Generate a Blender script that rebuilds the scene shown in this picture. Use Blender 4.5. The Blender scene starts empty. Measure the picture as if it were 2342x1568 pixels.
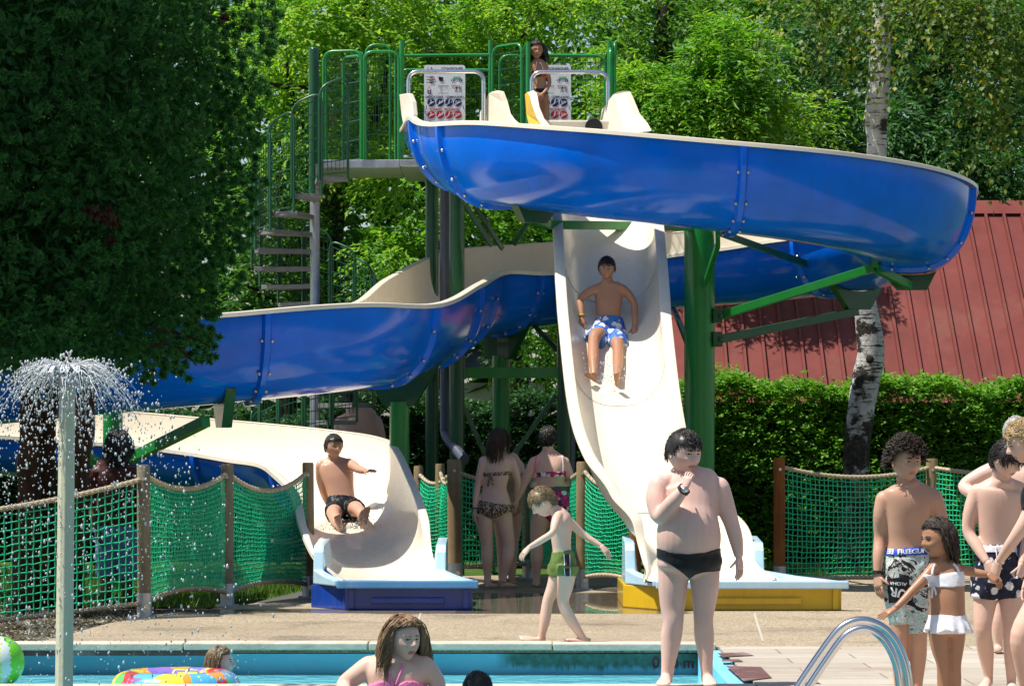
import bpy, bmesh, math, random
import numpy as np
from mathutils import Vector, Matrix, Euler, noise as mnoise
random.seed(7); RNG = np.random.default_rng(7)
PI = math.pi; R = math.radians
scene = bpy.context.scene
C = scene.collection
# ---------------------------------------------------------------- camera measures
K, HZ, CX, EYE = 7000.0, 1009.0, 1171.0, 1.5     # focal length and horizon of the view, in units of the 2342-wide photograph
def X(px, d): return (px - CX) * d / K
def Z(py, d): return EYE + (HZ - py) * d / K
def D(py, z=0.0): return (EYE - z) * K / (py - HZ)
def P(px, py, d): return Vector((X(px, d), d, Z(py, d)))
def G(px, py, z=0.0):
    d = D(py, z); return Vector((X(px, d), d, z))
cam = bpy.data.objects.new("camera", bpy.data.cameras.new("camera")); C.objects.link(cam)
cam.location = (0, 0, EYE); cam.rotation_euler = (R(90), 0, 0)
cam.data.lens = 36.0 * K / 2342; cam.data.sensor_width = 36.0
cam.data.shift_y = (HZ - 784.0) / 2342
cam.data.clip_start = 0.5; cam.data.clip_end = 3000
scene.camera = cam
# ---------------------------------------------------------------- objects
def tag(o, label=None, cat=None, group=None, kind=None):
    if label: o["label"] = label
    if cat: o["category"] = cat
    if group: o["group"] = group
    if kind: o["kind"] = kind
    return o
def empty(name, loc=(0, 0, 0), label=None, cat=None, group=None, rz=0.0):
    o = bpy.data.objects.new(name, None); C.objects.link(o)
    o.location = loc; o.rotation_euler = (0, 0, rz); o.empty_display_size = 0.2
    return tag(o, label, cat, group)
def link(name, me, mats, parent=None, world=True):
    o = bpy.data.objects.new(name, me); C.objects.link(o)
    if mats is not None:
        for m in (mats if isinstance(mats, (list, tuple)) else [mats]): me.materials.append(m)
    if parent is not None:
        o.parent = parent
        if world:
            o.matrix_parent_inverse = wm(parent).inverted()
    return o
def wm(o):
    m = Matrix.LocRotScale(o.location, o.rotation_euler, o.scale)
    return m if o.parent is None else wm(o.parent) @ o.matrix_parent_inverse @ m
def copy_tree(o, parent=None):
    c = o.copy(); C.objects.link(c)
    if parent is not None: c.parent = parent
    for ch in [x for x in bpy.data.objects if x.parent == o]: copy_tree(ch, c)
    return c
class MB:
    """collects vertices and faces of one mesh"""
    def __init__(s): s.v = []; s.f = []; s.m = []; s.mi = 0
    def add(s, vs, fs):
        n = len(s.v); s.v.extend([tuple(p) for p in vs])
        s.f.extend([tuple(i + n for i in f) for f in fs]); s.m.extend([s.mi] * len(fs)); return s
    def box(s, c, size, rot=None):
        hx, hy, hz = size[0] / 2, size[1] / 2, size[2] / 2
        vs = [Vector((x, y, z)) for z in (-hz, hz) for y in (-hy, hy) for x in (-hx, hx)]
        if rot is not None:
            m = rot if isinstance(rot, Matrix) else Euler(rot).to_matrix()
            vs = [m @ v for v in vs]
        c = Vector(c)
        return s.add([v + c for v in vs], [(0, 2, 3, 1), (4, 5, 7, 6), (0, 1, 5, 4), (2, 6, 7, 3), (0, 4, 6, 2), (1, 3, 7, 5)])
    def bar(s, a, b, w, h):
        """square bar from a to b"""
        a, b = Vector(a), Vector(b); t = (b - a); L = t.length
        q = t.to_track_quat('Y', 'Z').to_matrix()
        return s.box((a + b) / 2, (w, L, h), q)
    def rings(s, rings, cap=True, close=True):
        n = len(rings[0]); vs = [p for r in rings for p in r]; fs = []
        for i in range(len(rings) - 1):
            for j in range(n if close else n - 1):
                k = (j + 1) % n
                fs.append((i * n + j, i * n + k, (i + 1) * n + k, (i + 1) * n + j))
        if cap and close:
            fs.append(tuple(reversed(range(n)))); fs.append(tuple(range((len(rings) - 1) * n, len(rings) * n)))
        return s.add(vs, fs)
    def tube(s, pts, r, seg=8, cap=True, flat=None):
        pts = [Vector(p) for p in pts]; n = len(pts)
        rad = [r] * n if isinstance(r, (int, float)) else list(r)
        rs = []; prev = None
        for i, p in enumerate(pts):
            t = (pts[min(i + 1, n - 1)] - pts[max(i - 1, 0)])
            if t.length < 1e-9: t = Vector((0, 0, 1))
            t.normalize()
            if prev is None:
                ref = Vector((0, 0, 1)) if abs(t.z) < 0.9 else Vector((0, 1, 0))
                u = t.cross(ref).normalized()
            else:
                u = (prev - t * prev.dot(t))
                u = u.normalized() if u.length > 1e-6 else t.orthogonal().normalized()
            prev = u; w = t.cross(u)
            rs.append([p + (u * math.cos(2 * PI * k / seg) + w * math.sin(2 * PI * k / seg)) * rad[i] for k in range(seg)])
        return s.rings(rs, cap)
    def ball(s, c, r, su=12, sv=8, rot=None):
        r = (r, r, r) if isinstance(r, (int, float)) else r; c = Vector(c); vs = []; fs = []
        vs.append(Vector((0, 0, r[2])))
        for i in range(1, sv):
            a = PI * i / sv
            for j in range(su):
                b = 2 * PI * j / su
                vs.append(Vector((r[0] * math.sin(a) * math.cos(b), r[1] * math.sin(a) * math.sin(b), r[2] * math.cos(a))))
        vs.append(Vector((0, 0, -r[2]))); n = len(vs) - 1
        for j in range(su):
            fs.append((0, 1 + j, 1 + (j + 1) % su)); fs.append((n, n - su + (j + 1) % su, n - su + j))
        for i in range(sv - 2):
            for j in range(su):
                a = 1 + i * su + j; b = 1 + i * su + (j + 1) % su
                fs.append((a, a + su, b + su, b))
        if rot is not None: vs = [rot @ v for v in vs]
        return s.add([v + c for v in vs], fs)
    def prism(s, pts, vec):
        n = len(pts); vec = Vector(vec); a = [Vector(p) for p in pts]; b = [p + vec for p in a]
        fs = [tuple(range(n)), tuple(reversed(range(n, 2 * n)))]
        for i in range(n):
            j = (i + 1) % n; fs.append((i, i + n, j + n, j))
        return s.add(a + b, fs)
    def mesh(s, name, smooth=False):
        me = bpy.data.meshes.new(name); me.from_pydata(s.v, [], s.f); me.update()
        if any(s.m): me.polygons.foreach_set('material_index', s.m)
        if smooth is True: me.polygons.foreach_set('use_smooth', [True] * len(s.f))
        elif smooth:
            me.polygons.foreach_set('use_smooth', [True] * len(s.f)); me.set_sharp_from_angle(angle=R(smooth))
        return me
    def build(s, name, mats, parent=None, smooth=False, bevel=0, fix=True):
        me = s.mesh(name, smooth)
        if fix:
            bm = bmesh.new(); bm.from_mesh(me); bmesh.ops.recalc_face_normals(bm, faces=bm.faces[:])
            if bevel:
                bmesh.ops.bevel(bm, geom=[e for e in bm.edges if len(e.link_faces) == 2 and e.calc_face_angle(0) > 0.6], offset=bevel, segments=2, affect='EDGES', profile=0.6)
            bm.to_mesh(me); bm.free()
            if smooth and smooth is not True: me.set_sharp_from_angle(angle=R(smooth))
        return link(name, me, mats, parent)
def crom(P_, n):
    """Catmull-Rom through tuples, n steps per span"""
    P_ = [np.array(p, float) for p in P_]; out = []
    Q = [2 * P_[0] - P_[1]] + P_ + [2 * P_[-1] - P_[-2]]
    for i in range(1, len(Q) - 2):
        for k in range(n):
            t = k / n
            out.append(0.5 * ((2 * Q[i]) + (-Q[i - 1] + Q[i + 1]) * t + (2 * Q[i - 1] - 5 * Q[i] + 4 * Q[i + 1] - Q[i + 2]) * t * t + (-Q[i - 1] + 3 * Q[i] - 3 * Q[i + 1] + Q[i + 2]) * t ** 3))
    out.append(Q[-2]); return out
# ---------------------------------------------------------------- materials
class NT:
    def __init__(s, name):
        s.m = bpy.data.materials.new(name); s.m.use_nodes = True; s.t = s.m.node_tree; s.n = s.t.nodes; s.l = s.t.links
        s.b = s.n['Principled BSDF']; s.out = s.n['Material Output']; s._co = None
    def new(s, typ, **kw):
        n = s.n.new(typ)
        for k, v in kw.items(): setattr(n, k, v)
        return n
    def co(s, kind='Object'):
        if s._co is None: s._co = s.new('ShaderNodeTexCoord')
        return s._co.outputs[kind]
    def geo(s): return s.new('ShaderNodeNewGeometry').outputs['Position']
    def noise(s, scale, detail=4, rough=0.6, vec=None, stretch=None, dist=0.0):
        n = s.new('ShaderNodeTexNoise'); n.inputs['Scale'].default_value = scale; n.inputs['Detail'].default_value = detail; n.inputs['Roughness'].default_value = rough
        n.inputs['Distortion'].default_value = dist
        v = vec or s.co()
        if stretch:
            mp = s.new('ShaderNodeMapping'); mp.inputs['Scale'].default_value = stretch; s.l.new(v, mp.inputs['Vector']); v = mp.outputs['Vector']
        s.l.new(v, n.inputs['Vector']); return n.outputs['Fac']
    def voro(s, scale, feat='F1', out='Distance', vec=None, stretch=None, rnd=1.0):
        n = s.new('ShaderNodeTexVoronoi', feature=feat); n.inputs['Scale'].default_value = scale; n.inputs['Randomness'].default_value = rnd
        v = vec or s.co()
        if stretch:
            mp = s.new('ShaderNodeMapping'); mp.inputs['Scale'].default_value = stretch; s.l.new(v, mp.inputs['Vector']); v = mp.outputs['Vector']
        s.l.new(v, n.inputs['Vector']); return n.outputs[out]
    def ramp(s, fac, stops, interp='LINEAR'):
        r = s.new('ShaderNodeValToRGB'); cr = r.color_ramp; cr.interpolation = interp
        while len(cr.elements) < len(stops): cr.elements.new(0.5)
        for e, (p, c) in zip(cr.elements, stops):
            e.position = p; e.color = (c, c, c, 1) if isinstance(c, (int, float)) else (*c, 1)
        s.l.new(fac, r.inputs['Fac']); return r.outputs['Color']
    def mix(s, fac, a, b, blend='MIX'):
        n = s.new('ShaderNodeMix', data_type='RGBA', blend_type=blend)
        for val, idx in ((fac, 0), (a, 6), (b, 7)):
            if isinstance(val, (int, float)): n.inputs[idx].default_value = val if idx == 0 else (val, val, val, 1)
            elif isinstance(val, (tuple, list)): n.inputs[idx].default_value = (*val, 1)
            else: s.l.new(val, n.inputs[idx])
        return n.outputs[2]
    def math(s, op, a, b=0.0, clamp=False):
        n = s.new('ShaderNodeMath', operation=op, use_clamp=clamp)
        for i, val in enumerate((a, b)):
            if isinstance(val, (int, float)): n.inputs[i].default_value = val
            else: s.l.new(val, n.inputs[i])
        return n.outputs[0]
    def sep(s, v):
        n = s.new('ShaderNodeSeparateXYZ'); s.l.new(v, n.inputs[0]); return n.outputs
    def attr(s, name, out='Fac'):
        return s.new('ShaderNodeAttribute', attribute_name=name).outputs[out]
    def bump(s, h, strength=0.3, dist=0.01):
        n = s.new('ShaderNodeBump'); n.inputs['Strength'].default_value = strength; n.inputs['Distance'].default_value = dist
        s.l.new(h, n.inputs['Height']); s.l.new(n.outputs['Normal'], s.b.inputs['Normal']); return n
    def set(s, **kw):
        names = dict(color='Base Color', rough='Roughness', metal='Metallic', spec='Specular IOR Level', coat='Coat Weight', coatr='Coat Roughness', sss='Subsurface Weight', trans='Transmission Weight', alpha='Alpha', ior='IOR', sheen='Sheen Weight')
        for k, v in kw.items():
            i = s.b.inputs[names[k]]
            if isinstance(v, (int, float)): i.default_value = v
            elif isinstance(v, tuple): i.default_value = (*v, 1)
            else: s.l.new(v, i)
        return s
def plain(name, col, rough=0.5, var=0.12, scale=6, bump=0.0, bscale=60, metal=0.0, spec=0.5, coat=0.0, dirt=None):
    t = NT(name); n = t.noise(scale, 5, 0.65)
    a = tuple(c * (1 - var) for c in col); b = tuple(min(1, c * (1 + var)) for c in col)
    c = t.ramp(n, [(0.25, a), (0.75, b)])
    if dirt:
        n2 = t.noise(dirt[1], 6, 0.7, stretch=(1, 1, 0.25)); c = t.mix(t.ramp(n2, [(0.52, 0.0), (0.72, dirt[2])]), c, dirt[0])
    t.set(color=c, rough=t.ramp(t.noise(scale * 2.3, 3), [(0.3, max(0.02, rough * 0.85)), (0.7, min(1, rough * 1.15))]), metal=metal, spec=spec, coat=coat)
    if bump: t.bump(t.noise(bscale, 4), bump, 0.01)
    return t.m
# ================================================================ world, sun
SUN_EL, SUN_AZ = 64.0, 15.0         # elevation; the sun stands to the left and SUN_AZ degrees towards the camera
sd = Vector((-math.cos(R(SUN_EL)) * math.cos(R(SUN_AZ)), -math.cos(R(SUN_EL)) * math.sin(R(SUN_AZ)), math.sin(R(SUN_EL))))
w = bpy.data.worlds.new("World"); scene.world = w; w.use_nodes = True
wn = w.node_tree.nodes; bg = wn['Background']
sky = wn.new('ShaderNodeTexSky'); sky.sky_type = 'NISHITA'; sky.sun_disc = False
sky.sun_elevation = R(SUN_EL); sky.sun_rotation = math.atan2(sd.x, sd.y); sky.air_density = 1.0; sky.dust_density = 1.2; sky.ozone_density = 1.0
w.node_tree.links.new(sky.outputs[0], bg.inputs[0]); bg.inputs[1].default_value = 0.095
sl = bpy.data.lights.new("sun", 'SUN'); so = bpy.data.objects.new("sun", sl); C.objects.link(so)
sl.energy = 5.0; sl.angle = R(0.53); sl.color = (1.0, 0.955, 0.88); so.location = (-20, -10, 40)
so.rotation_euler = sd.to_track_quat('Z', 'Y').to_euler()
vs = scene.view_settings; vs.view_transform = 'Standard'; vs.look = 'None'; vs.gamma = 1; vs.use_curve_mapping = False; vs.exposure = 0.5
cy = scene.cycles
cy.use_denoising = True; cy.denoiser = 'OPENIMAGEDENOISE'; cy.max_bounces = 8; cy.diffuse_bounces = 3; cy.glossy_bounces = 4; cy.transmission_bounces = 5; cy.transparent_max_bounces = 8
cy.caustics_reflective = False; cy.caustics_refractive = False; cy.sample_clamp_indirect = 6.0
# ================================================================ materials
M = {}
M['blue'] = None
def gelcoat(name, col, var=0.1, coat=1.0, rough=0.22, dirt=None, bump=.16):
    t = NT(name); n = t.noise(1.6, 5, 0.6)
    c = t.ramp(n, [(0.3, tuple(x * (1 - var) for x in col)), (0.7, tuple(min(1, x * (1 + var)) for x in col))])
    st = t.noise(9, 5, 0.7, stretch=(1, 1, 0.16))
    c = t.mix(t.ramp(st, [(0.50, 0.0), (0.75, 0.30)]), c, dirt or tuple(x * 0.5 + 0.06 for x in col))
    t.set(color=c, rough=t.ramp(t.noise(26, 5, 0.7), [(0.3, rough * 0.7), (0.75, rough * 1.6)]), coat=coat, coatr=0.05, spec=0.32)
    bn = t.math('ADD', t.math('MULTIPLY', t.noise(6, 4, .75, stretch=(1, 1, 2.2)), .6), t.math('MULTIPLY', t.noise(40, 3, stretch=(.5, .5, 1.4)), 0.30)); t.bump(bn, bump, 0.012)
    return t.m
M['blue'] = gelcoat('blue_gelcoat', (0.0005, 0.15, 0.80), 0.16, 0.12, 0.12, dirt=(0.015, 0.10, 0.50))
M['deepblue'] = gelcoat('deep_blue_gelcoat', (0.006, 0.05, 0.33), 0.15, 0.6)
M['cream'] = gelcoat('cream_gelcoat', (0.78, 0.70, 0.55), 0.035, 0.3, 0.3, dirt=(0.66, 0.56, 0.41), bump=.03)
M['yellow'] = gelcoat('yellow_gelcoat', (0.66, 0.42, 0.012), 0.12, 0.5, 0.3, dirt=(0.25, 0.14, 0.02))
M['pale'] = gelcoat('pale_blue_gelcoat', (0.46, 0.67, 0.80), 0.12, 0.5, 0.3, dirt=(0.75, 0.78, 0.78))
M['midblue'] = gelcoat('mid_blue_gelcoat', (0.10, 0.33, 0.66), 0.15, 0.5, 0.3, dirt=(0.4, 0.55, 0.7))
M['green'] = plain('green_paint', (0.008, 0.21, 0.03), 0.32, 0.12, 5, 0.05, 40, coat=0.3)
M['dkgreen'] = plain('dark_green_paint', (0.004, 0.07, 0.02), 0.35, 0.15, 5, 0.05, 40, coat=0.3)
M['tread'] = plain('dull_galvanised', (0.20, 0.195, 0.185), 0.6, 0.25, 9, 0.1, 30, metal=0.3)
M['galv'] = plain('galvanised_steel', (0.42, 0.44, 0.46), 0.42, 0.2, 9, 0.05, 30, metal=0.75)
M['steel'] = plain('polished_steel', (0.72, 0.72, 0.73), 0.16, 0.05, 4, 0.0, metal=1.0)
M['bolt'] = plain('bolt_steel', (0.62, 0.6, 0.55), 0.35, 0.1, 5, metal=0.8)
M['dark'] = plain('dark_rubber', (0.02, 0.02, 0.022), 0.6)
M['white'] = plain('white_sheet', (0.82, 0.82, 0.83), 0.4, 0.02)
# concrete deck with exposed pebbles, wet where people drip and the slides spill
t = NT('pebble_concrete'); pos = t.geo()
pb = t.voro(75, vec=pos, out='Color'); pv = t.voro(75, vec=pos)
sp = t.sep(pb)
base = t.ramp(sp[0], [(0.0, (0.15, 0.11, 0.068)), (0.35, (0.29, 0.225, 0.145)), (0.7, (0.41, 0.335, 0.23)), (1.0, (0.50, 0.43, 0.33))])
big = t.noise(0.55, 5, 0.6, vec=pos)
base = t.mix(t.ramp(big, [(0.38, 0.0), (0.62, 0.5)]), base, (0.25, 0.20, 0.135))
base = t.mix(t.ramp(t.noise(0.9, 4, 0.6, vec=pos, stretch=(0.3, 1.6, 1)), [(0.5, 0.0), (0.7, 0.35)]), base, (0.38, 0.33, 0.26))
xyz = t.sep(pos)
wob = t.math('MULTIPLY', t.math('SUBTRACT', t.noise(0.7, 4, vec=pos, stretch=(1, 0.5, 1)), 0.5), 1.1)
def band(a, b, s): # 1 inside a..b of coordinate s, soft edges
    return t.math('MULTIPLY', t.math('MULTIPLY', t.math('SUBTRACT', s, a), 9, True), t.math('MULTIPLY', t.math('SUBTRACT', b, s), 9, True))
yw = t.math('ADD', xyz[1], wob); xw = t.math('ADD', xyz[0], wob)
wet = t.math('MULTIPLY', band(26.62, 40, xyz[1]), t.math('MULTIPLY', band(-0.6, 1.62, xyz[0]), t.math('MULTIPLY', t.math('SUBTRACT', 30.6, yw), 3, True)))
wet2 = t.math('MULTIPLY', band(26.7, 27.6, yw), band(-4.2, -0.2, xyz[0]))
damp = t.ramp(t.noise(0.8, 5, 0.6, vec=pos), [(0.54, 0.0), (0.66, 0.75)])
wetall = t.math('MAXIMUM', wet, t.math('MULTIPLY', wet2, 0.85))
wetc = t.math('MAXIMUM', wetall, damp)
t.set(color=t.mix(wetc, base, t.mix(0.62, base, (0.07, 0.06, 0.05))), rough=t.mix(wetall, 0.85, 0.03), spec=t.mix(wetall, 0.12, 0.5))
bh = t.math('ADD', t.math('MULTIPLY', pv, t.math('SUBTRACT', 1.0, wetall, True)), t.math('MULTIPLY', t.noise(3.2, 3, vec=pos, stretch=(1.0, 0.45, 1)), t.math('MULTIPLY', wetall, 0.35)))
t.bump(bh, 0.35, 0.006); M['deck'] = t.m
M['coping'] = plain('weathered_white_wood', (0.50, 0.45, 0.37), 0.8, 0.28, 5, 0.3, 30, spec=0.15, dirt=((0.22, 0.19, 0.16), 2.5, 0.8))
M['brownwood'] = plain('purple_brown_wood', (0.13, 0.065, 0.06), 0.7, 0.3, 8, 0.3, 30, spec=0.2, dirt=((0.45, 0.42, 0.38), 2.2, 0.9))
CUR = D(1478)
# pool paint with algae under the coping
t = NT('pool_paint'); pos = t.geo(); xyz = t.sep(pos)
c = t.ramp(t.noise(1.2, 4, vec=pos), [(0.3, (0.15, 0.50, 0.72)), (0.7, (0.24, 0.62, 0.82))])
alg_edge = t.math('MULTIPLY', t.noise(16, 5, 0.7, vec=pos, stretch=(1, 1, 0.12)), 0.17)
alg = t.math('MULTIPLY', t.math('MULTIPLY', t.math('ADD', t.math('ADD', xyz[2], 0.16), t.math('SUBTRACT', alg_edge, 0.075)), 26, True), t.math('MULTIPLY', t.math('MULTIPLY', t.math('ADD', xyz[0], 0.12), 8, True), t.math('MULTIPLY', t.math('SUBTRACT', xyz[1], CUR - 0.04), 500, True)))
algc = t.ramp(t.noise(20, 5, 0.7, vec=pos), [(0.3, (0.035, 0.10, 0.07)), (0.6, (0.07, 0.22, 0.20)), (0.8, (0.10, 0.38, 0.52))])
t.set(color=t.mix(alg, c, algc), rough=0.45); M['pool'] = t.m
t = NT('pool_water'); pos = t.geo()
t.set(color=(0.15, 0.52, 0.60), rough=0.03, spec=0.5)
t.b.inputs['Alpha'].default_value = 1.0
h = t.math('ADD', t.noise(3.2, 3, vec=pos), t.math('MULTIPLY', t.noise(9, 3, vec=pos), 0.35)); t.bump(h, 0.8, 0.05)
M['water'] = t.m
M['deepwater'] = M['water'].copy(); M['deepwater'].name = 'deep_pool_water'; M['deepwater'].node_tree.nodes['Principled BSDF'].inputs['Base Color'].default_value = (0.03, 0.17, 0.21, 1)
t = NT('soil'); pos = t.geo()
c = t.ramp(t.noise(3, 8, 0.75, vec=pos), [(0.3, (0.035, 0.028, 0.02)), (0.55, (0.11, 0.09, 0.065)), (0.75, (0.24, 0.21, 0.16))])
t.set(color=c, rough=0.95, spec=0.1); t.bump(t.noise(25, 6, 0.75, vec=pos), 0.8, 0.03); M['soil'] = t.m
t = NT('lawn_ground'); pos = t.geo()
c = t.ramp(t.noise(2.5, 7, 0.7, vec=pos), [(0.3, (0.03, 0.055, 0.012)), (0.55, (0.06, 0.12, 0.02)), (0.75, (0.14, 0.14, 0.06))])
t.set(color=c, rough=0.95, spec=0.1); t.bump(t.noise(40, 5, 0.7, vec=pos), 0.7, 0.03); M['lawn'] = t.m
# flagged paving near the ladder: pale boards with dark joints and brown damp stains
t = NT('pale_boards'); pos = t.geo(); xyz = t.sep(pos)
br = t.new('ShaderNodeTexBrick'); t.l.new(pos, br.inputs['Vector'])
br.inputs['Scale'].default_value = 1.0; br.inputs['Brick Width'].default_value = 0.95; br.inputs['Row Height'].default_value = 0.46; br.inputs['Mortar Size'].default_value = 0.007
br.inputs['Color1'].default_value = (0.46, 0.41, 0.34, 1); br.inputs['Color2'].default_value = (0.36, 0.31, 0.25, 1); br.inputs['Mortar'].default_value = (0.20, 0.16, 0.12, 1)
c = t.mix(t.ramp(t.noise(1.4, 6, 0.7, vec=pos, stretch=(0.5, 1, 1)), [(0.52, 0.0), (0.66, 0.7)]), br.outputs['Color'], (0.24, 0.18, 0.13))
c = t.mix(t.ramp(t.noise(6, 5, 0.7, vec=pos, stretch=(0.3, 1, 1)), [(0.5, 0.0), (0.75, 0.4)]), c, (0.55, 0.51, 0.45))
t.set(color=c, rough=0.7, spec=0.15); t.bump(t.noise(12, 5, 0.7, vec=pos), 0.25, 0.01); M['boards'] = t.m
# ================================================================ ground
def sheet(name, pts, z, mat, kind='structure', sub=0, thick=0.0):
    mb = MB()
    if thick: mb.prism([(x, y, z) for x, y in pts], (0, 0, -thick))
    else: mb.add([(x, y, z) for x, y in pts], [tuple(range(len(pts)))])
    o = mb.build(name, mat); o["kind"] = kind; return o
CUR = D(1478)                          # far edge of the shallow pool (front of the deck)
NEAR = D(1562)                         # the strip between the two pools
PXR = X(1650, D(1530))                 # right end of the shallow pool
sheet('ground', [(-900, 34), (900, 34), (900, 1500), (-900, 1500)], -0.06, M['lawn'])
dl = [(X(50, CUR), CUR)] + [tuple(G(a, b).xy) for a, b in ((250, 1424), (345, 1409), (540, 1384), (720, 1361))] + [(-1.95, 31.5), (-1.2, 34.4), (9.0, 34.4), (9.0, CUR)]
sheet('pool_deck', dl, 0.0, M['deck'], thick=0.04)
sheet('lawn_strip', [(9.0, 10), (40, 10), (40, 36), (9.0, 34.5)], -0.055, M['lawn'])
# fine joint lines in the deck
mb = MB()
for a, b in (((962, 1402), (945, 1462)), ((1725, 1402), (1745, 1466)), ((60, 1459), (900, 1461)), ((790, 1404), (1020, 1403))):
    p, q = G(*a), G(*b); n = Vector((p - q).yxz * Vector((1, -1, 0))).normalized() * 0.009
    mb.add([p + n + Vector((0, 0, .003)), q + n + Vector((0, 0, .003)), q - n + Vector((0, 0, .003)), p - n + Vector((0, 0, .003))], [(0, 1, 2, 3)])
jo = mb.build('pavement_joints', plain('joint_dark', (0.42, 0.38, 0.32), 0.9)); jo['kind'] = 'structure'
# ---------------------------------------------------------------- shallow pool: basin, coping, water, depth mark
WZ = Z(1540, CUR); PL = -3.72          # water level, left end of the shallow pool
pool = empty('pool_basin', (0, CUR - 1, 0), 'shallow blue painted pool basin with algae under its pale wooden edge', 'pool')
mb = MB()
mb.box(((PL + PXR) / 2, CUR + 0.06, -0.36), (PXR - PL, 0.12, 0.62))      # far wall, top 5 cm under deck level
mb.build('pool_wall', M['pool'], pool)
mb = MB(); mb.box(((PL + PXR) / 2, (CUR + NEAR) / 2, WZ - 0.35), (PXR - PL + .2, CUR - NEAR + .2, 0.1)); mb.build('pool_floor', M['pool'], pool)
mb = MB(); mb.prism([(PXR - 0.03, NEAR, -0.012), (PXR + 0.12, NEAR, -0.012), (PXR + 0.12, CUR - .2, -0.012), (PXR - 0.03, CUR - .2, -0.012)], (0, 0, -0.7)); mb.build('pool_end_wall', M['pool'], pool)
mb = MB(); mb.prism([(PL - .12, NEAR, -0.012), (PL, NEAR, -0.012), (PL, CUR, -0.012), (PL - .12, CUR, -0.012)], (0, 0, -.7)); mb.build('pool_end_wall', M['pool'], pool)
mb = MB()
for i in range(9):                       # coping boards, end to end
    x0 = PL + i * 1.34; x1 = x0 + 1.33
    if x0 > PXR: break
    dz = random.uniform(-0.004, 0.004)
    mb.box(((x0 + min(x1, PXR + 0.1)) / 2, CUR - 0.035 + random.uniform(-.004, .004), 0.012 + dz), (min(x1, PXR + 0.1) - x0, 0.30, 0.05))
mb.build('coping', M['coping'], pool, bevel=0.008)
mb = MB(); mb.box((PL + .8, CUR - 0.13, -0.035), (1.6, 0.10, 0.035)); mb.build('edge_strip', M['brownwood'], pool)
mb = MB(); mb.box(((PL + PXR) / 2, (CUR + NEAR) / 2, WZ), (PXR - PL - 0.06, CUR - NEAR - 0.03, 0.004)); o = mb.build('water', M['water']); o['kind'] = 'structure'
sheet('soil_ground', [(-30, 8), (-3.02, 8), (-3.02, NEAR - .45), (PL - .1, NEAR - .45), (PL - .1, CUR), (X(50, CUR), CUR), (-4.1, 26.0), (-2.5, 28.6), (-2.3, 34.2), (-30, 34.2)], -0.05, M['soil'])
def text(name, s, size, mat, parent=None, mtx=None, depth=0.002, align='CENTER', font_sx=1.0, sheartext=0.0, bold=0.0):
    cu = bpy.data.curves.new(name, 'FONT'); cu.body = s; cu.size = size; cu.extrude = depth / 2; cu.align_x = align; cu.align_y = 'CENTER'; cu.offset = bold
    ob = bpy.data.objects.new(name + '_tmp', cu); C.objects.link(ob)
    bpy.context.view_layer.update()
    me = bpy.data.meshes.new_from_object(ob.evaluated_get(bpy.context.evaluated_depsgraph_get()))
    bpy.data.objects.remove(ob); bpy.data.curves.remove(cu); me.name = name; me.materials.clear()
    me.transform(Matrix.Diagonal((font_sx, 1, 1, 1)))
    if mtx is not None: me.transform(mtx)
    return link(name, me, mat, parent)
FRONT = Euler((R(90), 0, 0)).to_matrix().to_4x4()          # text facing the camera
M['maroon'] = plain('maroon_paint', (0.16, 0.02, 0.035), 0.5)
text('depth_mark', '0,60 m', 0.112, M['maroon'], pool, Matrix.Translation((X(1540, CUR), CUR - 0.003, Z(1515, CUR))) @ FRONT, bold=0.002)
# strip between the pools (where the boy stands), and the near pool
sheet('pool_strip', [(-3.84, NEAR - 0.45), (PXR + 0.12, NEAR - 0.45), (PXR + 0.12, NEAR + 0.0), (-3.84, NEAR + 0.0)], 0.0, M['coping'], thick=0.25)
mb = MB(); mb.box((-.66, NEAR - 0.45 - 4.2, -0.16), (4.72, 8.36, 0.004)); o = mb.build('near_water', M['deepwater']); o['kind'] = 'structure'
sheet('near_pool_floor', [(-3.04, 8), (1.72, 8), (1.72, NEAR - 0.46), (-3.04, NEAR - 0.46)], -0.6, M['pool'])
sheet('near_paving', [(1.70, 9), (9, 9), (9, NEAR - 0.45), (1.70, NEAR - 0.45)], 0.004, M['boards'], thick=0.6)
# paving to the right
bx = X(1640, CUR)
sheet('board_paving', [(PXR + 0.13, NEAR - 0.45), (9, NEAR - 0.45), (9, CUR - 0.02), (PXR + 0.13, CUR - 0.02)], 0.004, M['boards'], thick=0.3)
mb = MB()
for a in ([(1640, 1492), (1700, 1490), (1725, 1497), (1652, 1501)], [(1660, 1521), (1740, 1523), (1765, 1548), (1700, 1556)], [(1650, 1507), (1690, 1506), (1700, 1511), (1652, 1512)]):
    mb.add([G(x, y, 0.010) for x, y in a], [(0, 1, 2, 3)])
o = mb.build('brown_paving', M['brownwood']); o['kind'] = 'structure'
# ================================================================ curved slide (blue outside, cream inside)
def xsec(w, hl, hr, n=22):
    out = []
    for i in range(n + 1):
        a = PI - PI * i / n
        c, s = math.cos(a), math.sin(a)
        h = hl if c < 0 else hr
        out.append((w * math.copysign(abs(c) ** 0.78, c), h * (1 - abs(s) ** 0.92)))
    return out
def frames(st, n):
    """stations (x, y, zb, hl, hr, w) -> sampled frames: centre, right vector, section values"""
    S = crom(st, n); out = []
    for i, q in enumerate(S):
        a = S[max(i - 1, 0)]; b = S[min(i + 1, len(S) - 1)]
        h = Vector((b[0] - a[0], b[1] - a[1], 0)).normalized()
        out.append((Vector((q[0], q[1], q[2])), Vector((h.y, -h.x, 0)), q[3], q[4], q[5], h))
    return out
def sweep(fr, off=0.0, drop=0.0):
    rs = []
    for c, r, hl, hr, w, h in fr:
        rs.append([c + r * x + Vector((0, 0, z - drop)) for x, z in xsec(w + off, hl + drop, hr + drop)])
    return rs
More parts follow.
